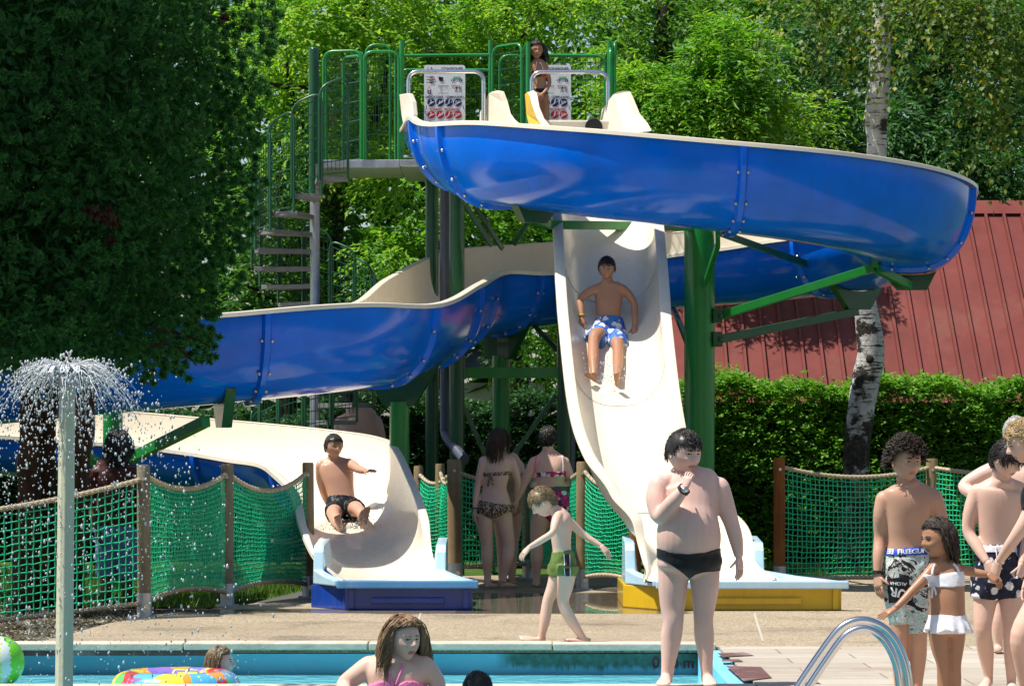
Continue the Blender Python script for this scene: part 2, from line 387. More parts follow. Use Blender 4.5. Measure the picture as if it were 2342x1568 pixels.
def make_flume(root, fr, shell_mat, liner_mat, lip=0.075, lip_drop=0.035):
    n = len(fr)
    mb = MB(); mb.rings(sweep(fr, 0.0), cap=False, close=False); mb.build('inner_lining', liner_mat, root, smooth=True)
    mb = MB(); mb.rings(sweep(fr, 0.03, 0.03), cap=False, close=False); mb.build('outer_shell', shell_mat, root, smooth=True)
    for side in (-1, 1):
        mb = MB(); rs = []
        for c, r, hl, hr, w, h in fr:
            H = hl if side < 0 else hr; lp = lip; lip_ = lp * min(1, max(.1, (H - .03) / .4)); up = Vector((0, 0, 1)); a = c + r * side * (w - 0.004) + up * (H + 0.004); b = c + r * side * (w + lip_) + up * (H + 0.004)
            b2 = c + r * side * (w + lip_ + 0.004) + up * (H - lip_drop); a2 = c + r * side * (w + min(.05, lip_)) + up * (H - 0.012)
            rs.append([a, a + up * 0.008 + r * side * 0.012, b + up * 0.006 - r * side * 0.012, b, b2, b2 - r * side * 0.012, a2])
        mb.rings(rs, cap=True); mb.build('rim', liner_mat, root, smooth=40)
def flange(root, fr, i, mat, width=0.05, prot=0.05, bolts=9, solo=False):
    j = max(0, min(i, len(fr) - 2)); c, r, hl, hr, w, h = fr[j]
    mb = MB(); rs = []; pts = xsec(w + 0.028, hl + 0.028, hr + 0.028, 30); N = len(pts)
    cz = (hl + hr) / 4
    for k, (x, z) in enumerate(pts):
        a = pts[max(k - 1, 0)]; b = pts[min(k + 1, N - 1)]
        tx, tz = b[0] - a[0], b[1] - a[1]; L = math.hypot(tx, tz) or 1; nx, nz = -(-tz) / L, -tx / L     # outward
        nx, nz = tz / L, -tx / L
        q = c + r * x + Vector((0, 0, z - 0.028 - (0.03 if k in (0, N - 1) else 0))); o = r * nx + Vector((0, 0, nz))
        rs.append([q - h * width, q - h * width * 0.5 + o * prot, q + h * width * 0.5 + o * prot, q + h * width])
    mb.rings(rs, cap=True); f = mb.build('flange', mat, root, smooth=35)
    bb = MB()
    for k in range(1, bolts):
        kk = int(round(k * (N - 1) / bolts)); q = rs[kk]
        for s, pair in ((-1, (0, 1)), (1, (3, 2))):
            m_ = (q[pair[0]] + q[pair[1]]) / 2 + h * s * 0.012
            bb.ball(m_, 0.018, 6, 4)
            if solo: bb.build('bolt', M['bolt'], f, smooth=True); bb = MB()
    if not solo: bb.build('bolts', M['bolt'], f, smooth=True)['kind'] = 'stuff'
cxA, cyA, Rc = 1.94, 33.0, 2.36
stA = [(-0.66, 33.9, 4.58, .32, .36, .52), (-0.58, 33.4, 4.40, .42, .52, .56), (-0.45, 32.8, 4.22, .55, .74, .60)]
def circ(deg, zb, hl, hr, w=.62): stA.append((cxA + Rc * math.cos(R(deg)), cyA + Rc * math.sin(R(deg)), zb, hl, hr, w))
circ(200, 4.04, .58, .78); circ(220, 3.92, .58, .82); circ(245, 3.77, .58, .82); circ(270, 3.65, .58, .80); circ(295, 3.54, .58, .82); circ(320, 3.44, .58, .84); circ(345, 3.36, .58, .84)
circ(10, 3.29, .58, .84); circ(35, 3.22, .58, .84); circ(62, 3.14, .60, .86); circ(90, 3.06, .56, .90)
nA0 = len(stA)
stA += [(1.2, 35.40, 2.96, .56, .92, .62), (.45, 35.30, 2.86, .57, .95, .62), (-.2, 34.85, 2.76, .64, .93, .62), (-.72, 33.7, 2.56, .80, .76, .60), (-.98, 31.9, 2.29, .84, .67, .60),
        (-1.34, 30.3, 2.09, .76, .71, .60), (-1.90, 29.4, 1.98, .82, .67, .61), (-2.73, 29.0, 1.89, .80, .61, .61), (-4.1, 28.8, 1.76, .80, .6, .61), (-5.5, 28.9, 1.63, .6, .8, .61)]
stA += [(-7.2, 30.2, 1.50, .5, .8, .62), (-7.9, 31.6, 1.38, .5, .8, .62), (-7.2, 33.0, 1.25, .8, .45, .62), (-5.8, 33.6, 1.16, .76, .42, .62), (-4.4, 33.6, 1.07, .76, .42, .62), (-3.3, 33.35, .98, .74, .42, .62),
        (-2.5, 32.75, .90, .72, .42, .62), (-1.98, 31.75, .83, .70, .44, .60), (-1.74, 30.6, .70, .70, .46, .56), (-1.53, 29.6, .50, .60, .48, .53), (-1.40, 28.75, .33, .50, .36, .53), (-1.30, 28.2, .275, .36, .16, .50), (-1.14, 27.75, .255, .08, .05, .49), (-.98, 27.36, .245, .02, .02, .55)]
N_A = 8
frA = frames(stA, N_A)
slideA = empty('water_slide', (cxA, cyA, 0), 'long twisting flume, blue outside and cream inside, ending in the blue trough', 'water slide', 'water slides of the tower')
make_flume(slideA, frA, M['blue'], M['cream'])
for s in (2.0, 3.4, 6.3, 9.0, 11.4, 13.5, 16.0, 17.1, 17.9, 19.05, 20.75, 22.6, 29.2, 31.6):
    flange(slideA, frA, int(round(s * N_A)), M['blue'], solo=s in (2.0, 3.4, 6.3, 17.9, 19.05, 20.75))
# entrance shields of both slides
def shield(root, pts, thick, mat, back=None):
    """pts: (px, py, d) outline, thickness towards the camera's right"""
    a = [P(*p) for p in pts]; mb = MB(); mb.prism(a, thick); return mb.build('entrance_shield', mat, root, bevel=0.008)
shield(slideA, [(913, 216, 33.9), (934, 213, 33.6), (942, 232, 33.45), (945, 262, 33.3), (938, 288, 33.2), (925, 300, 33.3), (918, 262, 33.8)], (0.05, 0.06, 0), M['cream'])
shield(slideA, [(1096, 292, 33.9), (1097, 258, 33.9), (1117, 214, 33.7), (1126, 209, 33.6), (1140, 211, 33.45), (1148, 232, 33.4), (1156, 262, 33.3), (1166, 276, 33.2), (1176, 284, 33.1), (1176, 296, 33.1)], (0.06, -0.10, 0), M['cream'])
# exit trough of the blue slide
TF, TB = D(1395), 28.35
def trough(root, x0, x1, xb0, xb1, yf, yb, zl, box_mat, lip_mat, wall_h, taper):
    """run-out trough: box base with stiffening rib, overhanging front lip, stepped side walls"""
    mb = MB(); mb.prism([(x0 + .07, yf + .05, 0), (x1 - .05, yf + .05, 0), (xb1 + .02, yf + taper, 0), (xb1 + .02, yb + 1.0, 0), (xb0 - .02, yb + 1.0, 0), (xb0 - .02, yf + taper, 0)], (0, 0, zl - 0.055)); mb.build('trough_base', box_mat, root, bevel=0.012)
    w = x1 - x0
    mb = MB(); mb.box(((x0 + x1) / 2, yf + .034, (zl - .06) * 0.42), (w * 0.52, 0.03, 0.06)); mb.build('stiffening_rib', box_mat, root, bevel=0.015)
    for q in (x0 + .13, x1 - .11):
        mb = MB(); mb.box((q, yf + .03, (zl - .06) / 2), (.05, .04, zl - .07)); mb.build('stiffening_rib', box_mat, root, bevel=0.012)
    mb = MB(); mb.prism([(x0 + .05, yf + .02, zl - .045), (x1 - .05, yf + .02, zl - .045), (xb1 - .03, yf + taper, zl - .04), (xb1 - .03, yb + .3, zl - .03), (xb0 + .03, yb + .3, zl - .03), (xb0 + .03, yf + taper, zl - .04)], (0, 0, 0.012)); mb.build('trough_floor', M['pale'], root)
    mb = MB(); mb.box(((x0 + x1) / 2, yf - .005, zl - .03), (w, 0.12, 0.07)); mb.build('front_lip', lip_mat, root, bevel=0.012)
    for s, xa, xb in ((-1, x0, xb0), (1, x1, xb1)):
        def at(y): u = (y - yf) / taper; return xa + (xb - xa) * min(1, u)
        lo = zl - .05; ys = [(yf + .055, zl + .004), (yf + taper * .6, zl + .035), (yf + taper, zl + .075), (yf + taper + .05, zl + wall_h * .78), (yf + taper + .13, zl + wall_h), (yb + .35, zl + wall_h + .04)]
        rs = []
        for y, z in ys:
            xo = at(y); rs.append([(xo, y, lo), (xo, y, z), (xo - s * .09, y, z), (xo - s * .13, y, lo)])
        mb = MB(); mb.rings(rs); mb.build('trough_wall', M['pale'], root, bevel=0.012)
trough(slideA, X(770, TF), X(1094, TF), -1.80, -.60, TF, TB, .262, M['deepblue'], M['midblue'], .30, .52)
# ================================================================ straight slide
slideB = empty('water_slide', (1.0, 30, 0), 'steep straight cream slide running down under the blue flume to the yellow based trough', 'water slide', 'water slides of the tower')
def sb(pxl, pyl, d, pxr, h, extra=0.0):
    """left rim pixel, right rim pixel at distance d -> station"""
    xl, xr = X(pxl, d), X(pxr, d); z = Z(pyl, d); w = (xr - xl) / 2 - .075
    return ((xl + xr) / 2, d, z - h, h, h, w)
stB = [(0.72, 33.9, 4.62, .20, .20, .50), (0.74, 33.4, 4.58, .30, .30, .52), (.80, 33.0, 4.36, .40, .40, .53), (.90, 32.5, 3.95, .46, .46, .53),
       sb(1266, 485, 31.85, 1510, .48), sb(1276, 640, 30.9, 1524, .50), sb(1284, 745, 30.25, 1532, .50), sb(1305, 930, 29.25, 1556, .50), sb(1335, 1045, 28.75, 1592, .48), sb(1385, 1130, 28.4, 1650, .42), sb(1440, 1195, 28.0, 1715, .36)]
a = stB[-1]; stB += [(a[0] + .08, 27.65, .262, .14, .14, a[5] + .02), (a[0] + .15, 27.3, .245, .025, .025, a[5] + .12)]
frB = frames(stB, 8)
make_flume(slideB, frB, M['cream'], M['cream'], lip=0.10, lip_drop=0.03)
for s in (4.7, 6.4, 8.2): # fine joints of the fibreglass sections
    c, r, hl, hr, w, h = frB[int(s * 8)]
    mb = MB(); pts = xsec(w - 0.0025, hl - 0.0025, hr - .0025, 26)
    mb.rings([[c + r * x + Vector((0, 0, z + .002)) + h * q for q in (-.006, .006)] for x, z in pts], cap=False, close=False); mb.build('section_joint', plain('joint_tan', (0.42, 0.36, 0.28), 0.8), slideB)
shield(slideB, [(1200, 216, 33.8), (1206, 210, 33.75), (1214, 214, 33.7), (1222, 246, 33.4), (1230, 270, 33.2), (1245, 290, 33.0), (1210, 292, 33.3), (1204, 262, 33.7)], (0.02, 0.08, 0), M['yellow'])
shield(slideB, [(1204, 211, 33.72), (1216, 209, 33.65), (1222, 214, 33.6), (1228, 246, 33.35), (1239, 272, 33.1), (1254, 290, 32.9), (1240, 291, 32.9), (1228, 272, 33.05), (1218, 246, 33.3), (1210, 218, 33.6)], (0.03, -0.05, 0), M['cream'])
shield(slideB, [(1368, 296, 33.8), (1377, 250, 33.8), (1402, 216, 33.6), (1412, 210, 33.5), (1428, 211, 33.4), (1438, 232, 33.3), (1450, 262, 33.2), (1468, 284, 33.0), (1478, 302, 32.9), (1430, 306, 33.1)], (0.06, -0.10, 0), M['cream'])
mb = MB(); mb.tube([P(1358, 289, 33.75), P(1358, 291, 33.3)], .095, 18); mb.build('water_inlet', M['dark'], slideB, smooth=40)
mb = MB(); mb.box((.82, 33.62, Z(292, 33.6)), (.95, .12, .16)); mb.build('entrance_sill', M['cream'], slideB, bevel=.02)
TFB = D(1396)
trough(slideB, X(1500, TFB), X(1940, TFB), a[0] - .60, a[0] + .66, TFB, 28.2, .262, M['yellow'], M['pale'], .32, .60)
# ================================================================ pillars and brackets
def pillar(px, d, z1, r, label, mat=None, group='green pillars under the slides'):
    o = empty('slide_pillar', (X(px, d), d, 0), label, 'pillar', group); mat = mat or M['green']
    mb = MB(); mb.tube([(X(px, d), d, -.05), (X(px, d), d, z1)], r, 28); mb.build('shaft', mat, o, smooth=40)
    mb = MB(); mb.box((X(px, d), d, .012), (r * 3.2, r * 3.2, .024)); mb.build('foot_plate', mat, o, bevel=.004)
    return o
def arm(o, pts, w=.07, h=.09, mat=None):
    for a, b in zip(pts[:-1], pts[1:]):
        mb = MB(); mb.bar(a, b, w, h); mb.build('arm', mat or M['green'], o, bevel=.006)
def cradle(o, fr, i, mat, depth=.34, frac=(.30, .70), wid=.05):
    """curved saddle plate under the flume at frame i"""
    c, r, hl, hr, w, h = fr[i]; pts = xsec(w + .034, hl + .034, hr + .034, 30); N = len(pts); lo = int(N * frac[0]); hi = int(N * frac[1])
    top = [c + r * x + Vector((0, 0, z - .04)) for x, z in pts[lo:hi]]; m_ = len(top)
    bot = [c + r * (-.16) + Vector((0, 0, -.04 - depth)), c + r * .16 + Vector((0, 0, -.04 - depth))]
    mb = MB(); mb.prism([p - h * wid for p in top + list(reversed(bot))], h * 2 * wid); return mb.build('saddle', mat, o)
def fidx(fr, px=None, lo=0, hi=None):
    """frame nearest to an image column, for placing brackets under the flume"""
    hi = hi or len(fr); return min(range(lo, hi), key=lambda i: abs(CX + fr[i][0].x * K / fr[i][0].y - px))
p1 = pillar(1600, cyA, Z(505, cyA), .165, 'tallest and thickest green pillar, in the middle of the loop of the blue flume')
i1 = fidx(frA, 1215, 0, 5 * N_A); cradle(p1, frA, i1, M['dkgreen'], .12, (.36, .64))
e = frA[i1][0] - Vector((0, 0, .12)); arm(p1, [Vector((X(1582, cyA), cyA - .1, Z(520, cyA))), Vector((X(1255, 31.6), 31.6, Z(514, 31.6))), e])
i2 = fidx(frA, 2085, 6 * N_A, 10 * N_A); cradle(p1, frA, i2, M['dkgreen'], .16, (.38, .62))
e2 = frA[i2][0] + Vector((0, 0, -.16)); root2 = Vector((X(1645, cyA), cyA, Z(722, cyA))); tip = Vector((X(2000, 32.4), 32.4, Z(612, 32.4)))
arm(p1, [root2, tip, e2]); arm(p1, [tip, Vector((X(2000, 32.4), 32.4, Z(562, 32.4)))]); arm(p1, [Vector((X(2000, 32.4), 32.4, Z(565, 32.4))), Vector((X(1830, 32.9), 32.9, Z(533, 32.9)))])
arm(p1, [Vector((X(1640, 32.8), 32.8, Z(530, 32.8))), Vector((X(1905, 34.6), 34.6, Z(625, 34.6)))], .05, .07, M['dkgreen'])
i3 = fidx(frA, 1655, 4 * N_A, 8 * N_A); arm(p1, [frA[i3][0] + Vector((0, .1, -.05)), Vector((X(1642, 31.4), 31.4, Z(560, 31.4))), Vector((X(1612, 32.8), 32.8, Z(650, 32.8)))], .05, .06)
i4 = fidx(frA, 1960, 10 * N_A, 13 * N_A); cradle(p1, frA, i4, M['dkgreen'], .2)
arm(p1, [Vector((X(1640, cyA), cyA + .1, Z(776, cyA))), frA[i4][0] + Vector((0, 0, -.26))], .07, .09, M['dkgreen'])
for (px, py) in ((1640, 722), (1640, 776)):
    mb = MB(); mb.box((X(px, cyA), cyA - .05, Z(py, cyA)), (.10, .16, .16)); mb.ball((X(px + 6, cyA), cyA - .14, Z(py, cyA)), .03, 8, 6); mb.build('joint_plate', M['dkgreen'], p1, bevel=.005)
i5 = fidx(frA, 1550, 12 * N_A, 15 * N_A)
arm(p1, [frA[i5][0] + Vector((-.1, -.4, -.05)), Vector((X(1553, 33.6), 33.6, Z(735, 33.6))), Vector((X(1578, cyA), cyA, Z(800, cyA)))], .05, .06, M['dkgreen'])
i6 = fidx(frA, 1140, 15 * N_A, 17 * N_A); c6 = frA[i6][0]
p2 = pillar(CX + c6.x * K / c6.y, c6.y, c6.z - .3, .10, 'green pillar under the bend of the flume, half in sun, behind the two women'); cradle(p2, frA, i6, M['dkgreen'], .30)
i7 = fidx(frA, 918, 17 * N_A, 19 * N_A); c7 = frA[i7][0]
p3 = pillar(CX + c7.x * K / c7.y, c7.y, c7.z - .28, .10, 'green pillar just right of the curved exit, under the lower bend'); cradle(p3, frA, i7, M['dkgreen'], .28)
p4 = pillar(258, 30.6, Z(930, 30.6), .10, 'green pillar at the left, behind the long haired man, with an arm to the flume')
i8 = fidx(frA, 500, 19 * N_A, 23 * N_A); cradle(p4, frA, i8, M['dkgreen'], .22)
arm(p4, [Vector((X(262, 30.6), 30.5, Z(1068, 30.5))), frA[i8][0] + Vector((-.15, -.2, -.20))], .09, .10)
arm(p4, [Vector((X(250, 30.6), 30.6, Z(1080, 30.6))), Vector((X(160, 30.2), 30.2, Z(1010, 30.2)))], .08, .09)
# ================================================================ tower
PF = Z(358, 33.6); TY0, TY1 = 33.95, 35.9
tower = empty('slide_tower', (0, 35, 0), 'green start tower with wire mesh railings, grey platform and spiral stair', 'tower')
xl, xr = X(915, 34), X(1412, 34)
mb = MB(); mb.box(((xl + xr) / 2, (TY0 + TY1) / 2, PF - .04), (xr - xl, TY1 - TY0, .08)); mb.build('platform', M['galv'], tower, bevel=.01)
for px, d, r in ((988, 34.9, .075), (1045, 34.3, .085), (1360, 35.5, .09), (1290, 34.6, .08)):
    mb = MB(); mb.tube([(X(px, d), d, -.05), (X(px, d), d, PF - .12)], r, 20); mb.build('column', M['dkgreen'], tower, smooth=40)
mb = MB(); mb.tube([(X(1018, 34.6), 34.6, PF - .12), (X(1018, 34.6), 34.6, Z(985, 34.6)), P(1022, 1000, 34.4), P(1045, 1030, 34.2), P(1062, 1050, 34.0)], .06, 16); mb.build('drain_pipe', plain('grey_pipe', (0.07, 0.08, 0.11), .4), tower, smooth=40)
mb = MB(); mb.tube([(X(1300, 34.9), 34.9, -.05), (X(1300, 34.9), 34.9, 3.0)], .08, 16); mb.build('supply_pipe', plain('grey_pipe_b', (0.07, 0.08, 0.11), .4), tower, smooth=40)
for a, b, w in (((1062, 852, 34.4), (1290, 852, 34.6), .12), ((1065, 470, 34.5), (1125, 562, 34.7), .05), ((1085, 470, 34.6), (1150, 570, 34.9), .05), ((1225, 480, 34.9), (1175, 560, 35.0), .05), ((1270, 905, 34.6), (1160, 1060, 34.4), .05), ((1055, 920, 34.6), (1120, 1060, 34.8), .05), ((1218, 740, 34.9), (1285, 810, 34.8), .05)):
    mb = MB(); mb.bar(P(*a), P(*b), w * .6, w); mb.build('brace', M['dkgreen'] if w < .1 else M['green'], tower)
def hoop(pts, r=.021, mat=None, name='railing', parent=None, seg=10):
    mb = MB(); mb.tube(pts, r, seg); return mb.build(name, mat or M['green'], parent or tower, smooth=50)
def rnd(a, b, c, rad=.10, n=5):
    """corner b rounded"""
    a, b, c = Vector(a), Vector(b), Vector(c); u = (a - b).normalized() * rad; v = (c - b).normalized() * rad
    return [b + u * (1 - t) ** 2 + v * t ** 2 for t in [i / n for i in range(n + 1)]]
def gate(a, b, z0, z1, rad=.12, mesh=True, name='railing_panel', r=.017, cell=(.055, .18), mat=None, wv=.0048):
    """arched rail between ground points a and b from z0 to z1 (z1 may be a pair for a sloping top) with a wire mesh inside"""
    a, b = Vector((a[0], a[1], 0)), Vector((b[0], b[1], 0)); za, zb_ = (z1 if isinstance(z1, tuple) else (z1, z1)); zo, zq = (z0 if isinstance(z0, tuple) else (z0, z0)); up = Vector((0, 0, 1))
    A0, A1, B1, B0 = a + up * zo, a + up * za, b + up * zb_, b + up * zq
    fr_ = hoop([A0] + rnd(A0, A1, B1, rad) + rnd(A1, B1, B0, rad) + [B0], r, mat, name)
    if mesh:
        mb = MB(); L = (b - a).length; n = max(2, int(L / cell[0]))
        for i in range(1, n):
            t_ = i / n; p = a.lerp(b, t_); lo = zo + (zq - zo) * t_ + .1; hi = za + (zb_ - za) * t_ - .06
            mb.bar(p + up * lo, p + up * hi, wv, wv)
        m_ = max(2, int((min(za - zo, zb_ - zq) - .15) / cell[1]))
        for j in range(m_ + 1):
            t_ = j / m_; lo = A0.lerp(A1, .06 + .88 * t_); hi = B0.lerp(B1, .06 + .88 * t_); mb.bar(lo, hi, wv * 1.6, wv * 1.6)
        mb.build('wire_mesh', M['dkgreen'], fr_)
    return fr_
def ts(px, d): return (X(px, d), d)
# posts and rails of the platform
for px, d, top in ((919, 34.1, 94), (1122, 35.8, 92), (1208, 34.3, 96), (1394, 34.4, 94), (1401, 35.0, 97)):
    hoop([(X(px, d), d, PF), (X(px, d), d, Z(top, d))], .027, name='railing_post')
hoop([P(908, 128, 35.8), P(1122, 126, 35.8)]); hoop([P(1238, 127, 35.8), P(1366, 128, 35.8)])
gate(ts(922, 35.8), ts(1120, 35.8), PF, Z(160, 35.8), .05); gate(ts(1127, 35.6), ts(1193, 35.2), PF, Z(104, 35.4)); gate(ts(1143, 35.8), ts(1200, 35.8), PF, Z(127, 35.8))
gate(ts(1215, 35.8), ts(1384, 35.8), PF, Z(128, 35.8)); gate(ts(1386, 35.8), ts(1396, 34.3), PF, (Z(130, 35.8), Z(110, 34.3)))
gate(ts(1404, 35.6), ts(1406, 34.4), PF, Z(100, 34.6)); gate(ts(1196, 35.2), ts(1208, 34.3), PF, (Z(118, 35.2), Z(96, 34.3)))
gate(ts(905, 35.6), ts(917, 34.1), PF, (Z(122, 35.6), Z(104, 34.1)))
# landing from the stair to the platform
sx, sy = X(720, 34.5), 34.5
mb = MB(); mb.prism([(X(733, 34.0), 34.0, PF), (xl, TY0, PF), (xl, 35.3, PF), (X(740, 35.3), 35.3, PF)], (0, 0, -.09)); mb.build('landing', M['galv'], tower, bevel=.008)
gate(ts(740, 34.1), ts(826, 34.0), PF - .02, Z(116, 34.0)); gate(ts(785, 34.6), ts(826, 34.0), PF - .05, (Z(132, 34.6), Z(127, 34.0)), .14); gate(ts(837, 35.2), ts(892, 35.2), PF, Z(103, 35.2)); gate(ts(832, 34.0), ts(912, 34.0), PF, Z(118, 34)); gate(ts(745, 35.3), ts(832, 35.3), PF, Z(118, 35.3))
# spiral stair
mb = MB(); mb.tube([(sx, sy, -.05), (sx, sy, PF)], .055, 20); mb.build('stair_column', M['galv'], tower, smooth=40)
mb = MB(); mb.tube([(sx - .01, sy, PF - .35), (sx - .01, sy, Z(112, 34.5))], .058, 20); mb.ball((sx - .01, sy, Z(112, 34.5)), (.058, .058, .02)); mb.build('newel_post', M['dkgreen'], tower, smooth=40)
NS = 24; rise = PF / NS; RAD = .68
for k in range(1, NS):
    z = PF - k * rise; a0 = R(-28 - k * 25); a1 = a0 - R(31)
    def sp(a, r, zz): return Vector((sx + r * math.cos(a), sy + r * math.sin(a), zz))
    mb = MB(); mb.prism([sp((a0 + a1) / 2 + .3, .05, z), sp(a0, RAD * .6, z), sp(a0, RAD, z), sp((a0 + a1) / 2, RAD, z), sp(a1, RAD, z), sp(a1, RAD * .6, z), sp((a0 + a1) / 2 - .3, .05, z)], (0, 0, -.05)); mb.build('tread', M['tread'], tower, bevel=.004)
    pa, pb = sp(a0 - .04, RAD + .03, 0), sp(a1 + .03, RAD + .03, 0)
    if k % 1 == 0 and z > -.1: gate((pa.x, pa.y), (pb.x, pb.y), (z - .02, z - .05), (z + 1.12, z + .98), .13, name='stair_guard', r=.0145, cell=(.046, .12), mat=M['dkgreen'], wv=.007)
# steel start bars over the two slide entrances
def startbar(a, b, top, d, label):
    o = empty('start_bar', (X((a + b) / 2, d), d, PF), label, 'grab bar', 'steel bars over the slide entrances')
    A0, A1, B1, B0 = P(a, 330, d), P(a, top, d), P(b, top, d), P(b, 330, d)
    mb = MB(); mb.tube([A0] + rnd(A0, A1, B1, .12, 7) + rnd(A1, B1, B0, .12, 7) + [B0], .024, 14); mb.build('bar', M['steel'], o, smooth=50)
    mb = MB()
    for p in (A0, B0): mb.tube([(p.x, p.y, PF), (p.x, p.y, PF + .02)], .06, 14)
    mb.build('base_flange', M['steel'], o, smooth=40)
startbar(934, 1106, 164, 33.7, 'steel hoop bar over the blue flume entrance, in front of the fully visible sign'); startbar(1216, 1390, 165, 33.7, 'steel hoop bar over the straight slide entrance, in front of the girl')
# instruction boards
M['ink'] = plain('navy_ink', (0.012, 0.012, 0.10), .4); M['redink'] = plain('red_ink', (0.55, 0.012, 0.025), .4); M['blackink'] = plain('black_ink', (0.01, 0.01, 0.012), .4); M['greenink'] = plain('green_ink', (0.05, 0.30, 0.12), .4)
def board(px0, d, label):
    s = K / d; x0 = X(px0, d); zt = Z(149, d); W = 94 / s; Hh = 190 / s
    o = empty('instruction_sign', (x0 + W / 2, d, PF), label, 'sign', 'slide instruction signs'); r = .03
    out = []
    for cx_, cz_, a in ((x0 + W - r, zt - r, 0), (x0 + r, zt - r, 90), (x0 + r, zt - Hh + r, 180), (x0 + W - r, zt - Hh + r, 270)):
        for k in range(5): out.append((cx_ + r * math.cos(R(a + k * 22.5)), d, cz_ + r * math.sin(R(a + k * 22.5))))
    mb = MB(); mb.prism(out, (0, .012, 0)); mb.build('panel', M['white'], o)
    for q in (.12, .88):
        mb = MB(); mb.tube([(x0 + W * q, d + .035, PF), (x0 + W * q, d + .035, zt - .03)], .02, 8); mb.build('sign_post', M['galv'], o, smooth=40)
    def q(px, py, off=.003): return Vector((x0 + (px - 970) / s, d - off, Z(py, d)))
    def T(st, px, py, size, m, sx=1.0): text('lettering', st, size / s * 1.42, m, o, Matrix.Translation(q(px, py)) @ FRONT, depth=.002, font_sx=sx, bold=.0008)
    T('CONSIGNES', 1034, 158, 6.2, M['ink'], 1.02); T('L R', 984, 159, 8, M['ink'], .8); T('parc', 995, 160, 5, M['ink'], .8); T('OBLIGATOIRE - COMPULSORY', 1017, 222, 4.2, M['ink'], 1.08); T('INTERDIT - PROHIBITED', 1017, 250, 4.2, M['redink'], 1.08)
    T('PENTE', 988, 176, 2.2, M['ink']); T('MOYENNE', 988, 182, 2.2, M['redink']); T('FORTE', 988, 188, 2.2, M['ink']); T('CONSIGNES', 1045, 177, 2.2, M['greenink']); T("D'UTILISATION", 1045, 180.5, 2.2, M['greenink']); T('SORTIE EN BAS', 1042, 197, 2.0, M['redink'])
    def disc(px, py, r_, m, off):
        c = q(px, py, off); mb.add([c] + [c + Vector((r_ / s * math.cos(2 * PI * k / 24), 0, r_ / s * math.sin(2 * PI * k / 24))) for k in range(24)], [(0, 1 + k, 1 + (k + 1) % 24) for k in range(24)])
    def seg(a, b, wd, off=.005):
        a, b = q(*a, off), q(*b, off); n = Vector((-(b - a).z, 0, (b - a).x)).normalized() * wd / s / 2; mb.add([a + n, a - n, b - n, b + n], [(0, 1, 2, 3)])
    for row, m in ((234.7, M['ink']), (262.6, M['redink']), (288, M['redink'])):
        for k, px in enumerate((986.4, 1006.7, 1026.8, 1047)):
            mb = MB(); disc(px, row, 9, m, .003); dsc = mb.build('pictogram', m, o)
            mb = MB(); seg((px - 6.5, row + 5.5), (px + 6.5, row - 2), 1.6)
            if k == 0: seg((px - 3, row + 2), (px + 1, row - 2), 2.2); seg((px + 1, row - 2), (px + 4, row - 1), 1.5); disc(px - 1, row - 5, 1.6, m, .005)
            if k == 1: seg((px - 4, row + 2), (px + 3, row - 2), 2.4); disc(px + 5, row - 4, 1.5, m, .005); seg((px - 1, row - .5), (px - 1, row - 5), 1.3)
            if k == 2: seg((px - 1, row + 1), (px + 1, row - 4), 2.4); disc(px + 1, row - 6, 1.6, m, .005); seg((px, row + 1), (px + 5, row - 1), 1.6)
            if k == 3: seg((px - 5, row + 3), (px - 4, row - 1), 1.6); seg((px + 1, row), (px + 2, row - 4), 1.6); seg((px - 5, row + 1), (px + 4, row - 3), 1.4); disc(px - 4, row - 3, 1.3, m, .005)
            mb.build('figure', M['white'], dsc, fix=False)
    mb = MB()
    for j, y in enumerate((176, 182, 188)): seg((975, y), (980, y + 1), 1.3, .004); seg((980, y + 1), (985, y + 2), 1.3, .004); seg((985, y + 2), (990, y + 2.2), 1.3, .004)
    seg((1003, 178), (1014, 180), 5, .004); seg((1004, 182), (1013, 185), 5, .004); seg((1002, 213.5), (1026, 213.5), .9, .004)
    for k in range(6):
        for y in (196, 199): seg((1002 + k * 4, y + (k % 2)), (1006 + k * 4, y + ((k + 1) % 2)), .9, .004)
    disc(1044, 200, 1.6, M['blackink'], .004); seg((1044, 201), (1043, 207), 2.2, .004); seg((1043, 206), (1040, 212), 1.3, .004); seg((1043, 206), (1046, 212), 1.3, .004); seg((1044, 203), (1049, 200), 1, .004)
    for px in (1051, 1055): seg((px, 198), (px, 212), .8, .004)
    for k in range(5): seg((1051, 199.5 + k * 2.8), (1055, 199.5 + k * 2.8), .7, .004)
    for px in (1032, 1050): seg((px, 182), (px + 3, 189), 1.5, .004); seg((px + 3, 183), (px + 8, 184), 1.5, .004); seg((px + 6, 182), (px + 6, 189), 1.2, .004)
    seg((975.5, 242), (975.5, 250), 1.4, .004); seg((1060, 242), (1060, 250), 1.4, .004)
    mb.build('diagram', M['blackink'], o, fix=False)
    mb = MB(); seg((1009, 198), (1009, 212), 1.3, .004)
    for a, b in (((977, 207), (982, 198.5)), ((982, 198.5), (987, 207)), ((987, 207), (977, 207))): seg(a, b, .9, .004)
    mb.build('warning_mark', M['redink'], o, fix=False)
    mb = MB(); disc(982, 211, 4.6, M['ink'], .004); mb.build('mandatory_mark', M['ink'], o, fix=False)
    mb = MB(); seg((982, 208), (982, 214), 1.4, .006); seg((979.5, 210), (984.5, 210), 1.2, .006); mb.build('mandatory_figure', M['white'], o, fix=False)
board(970, 35.3, 'white slide instruction board seen whole, left of the girl on the tower'); board(1212, 35.3, 'white slide instruction board partly hidden behind the girl on the tower')
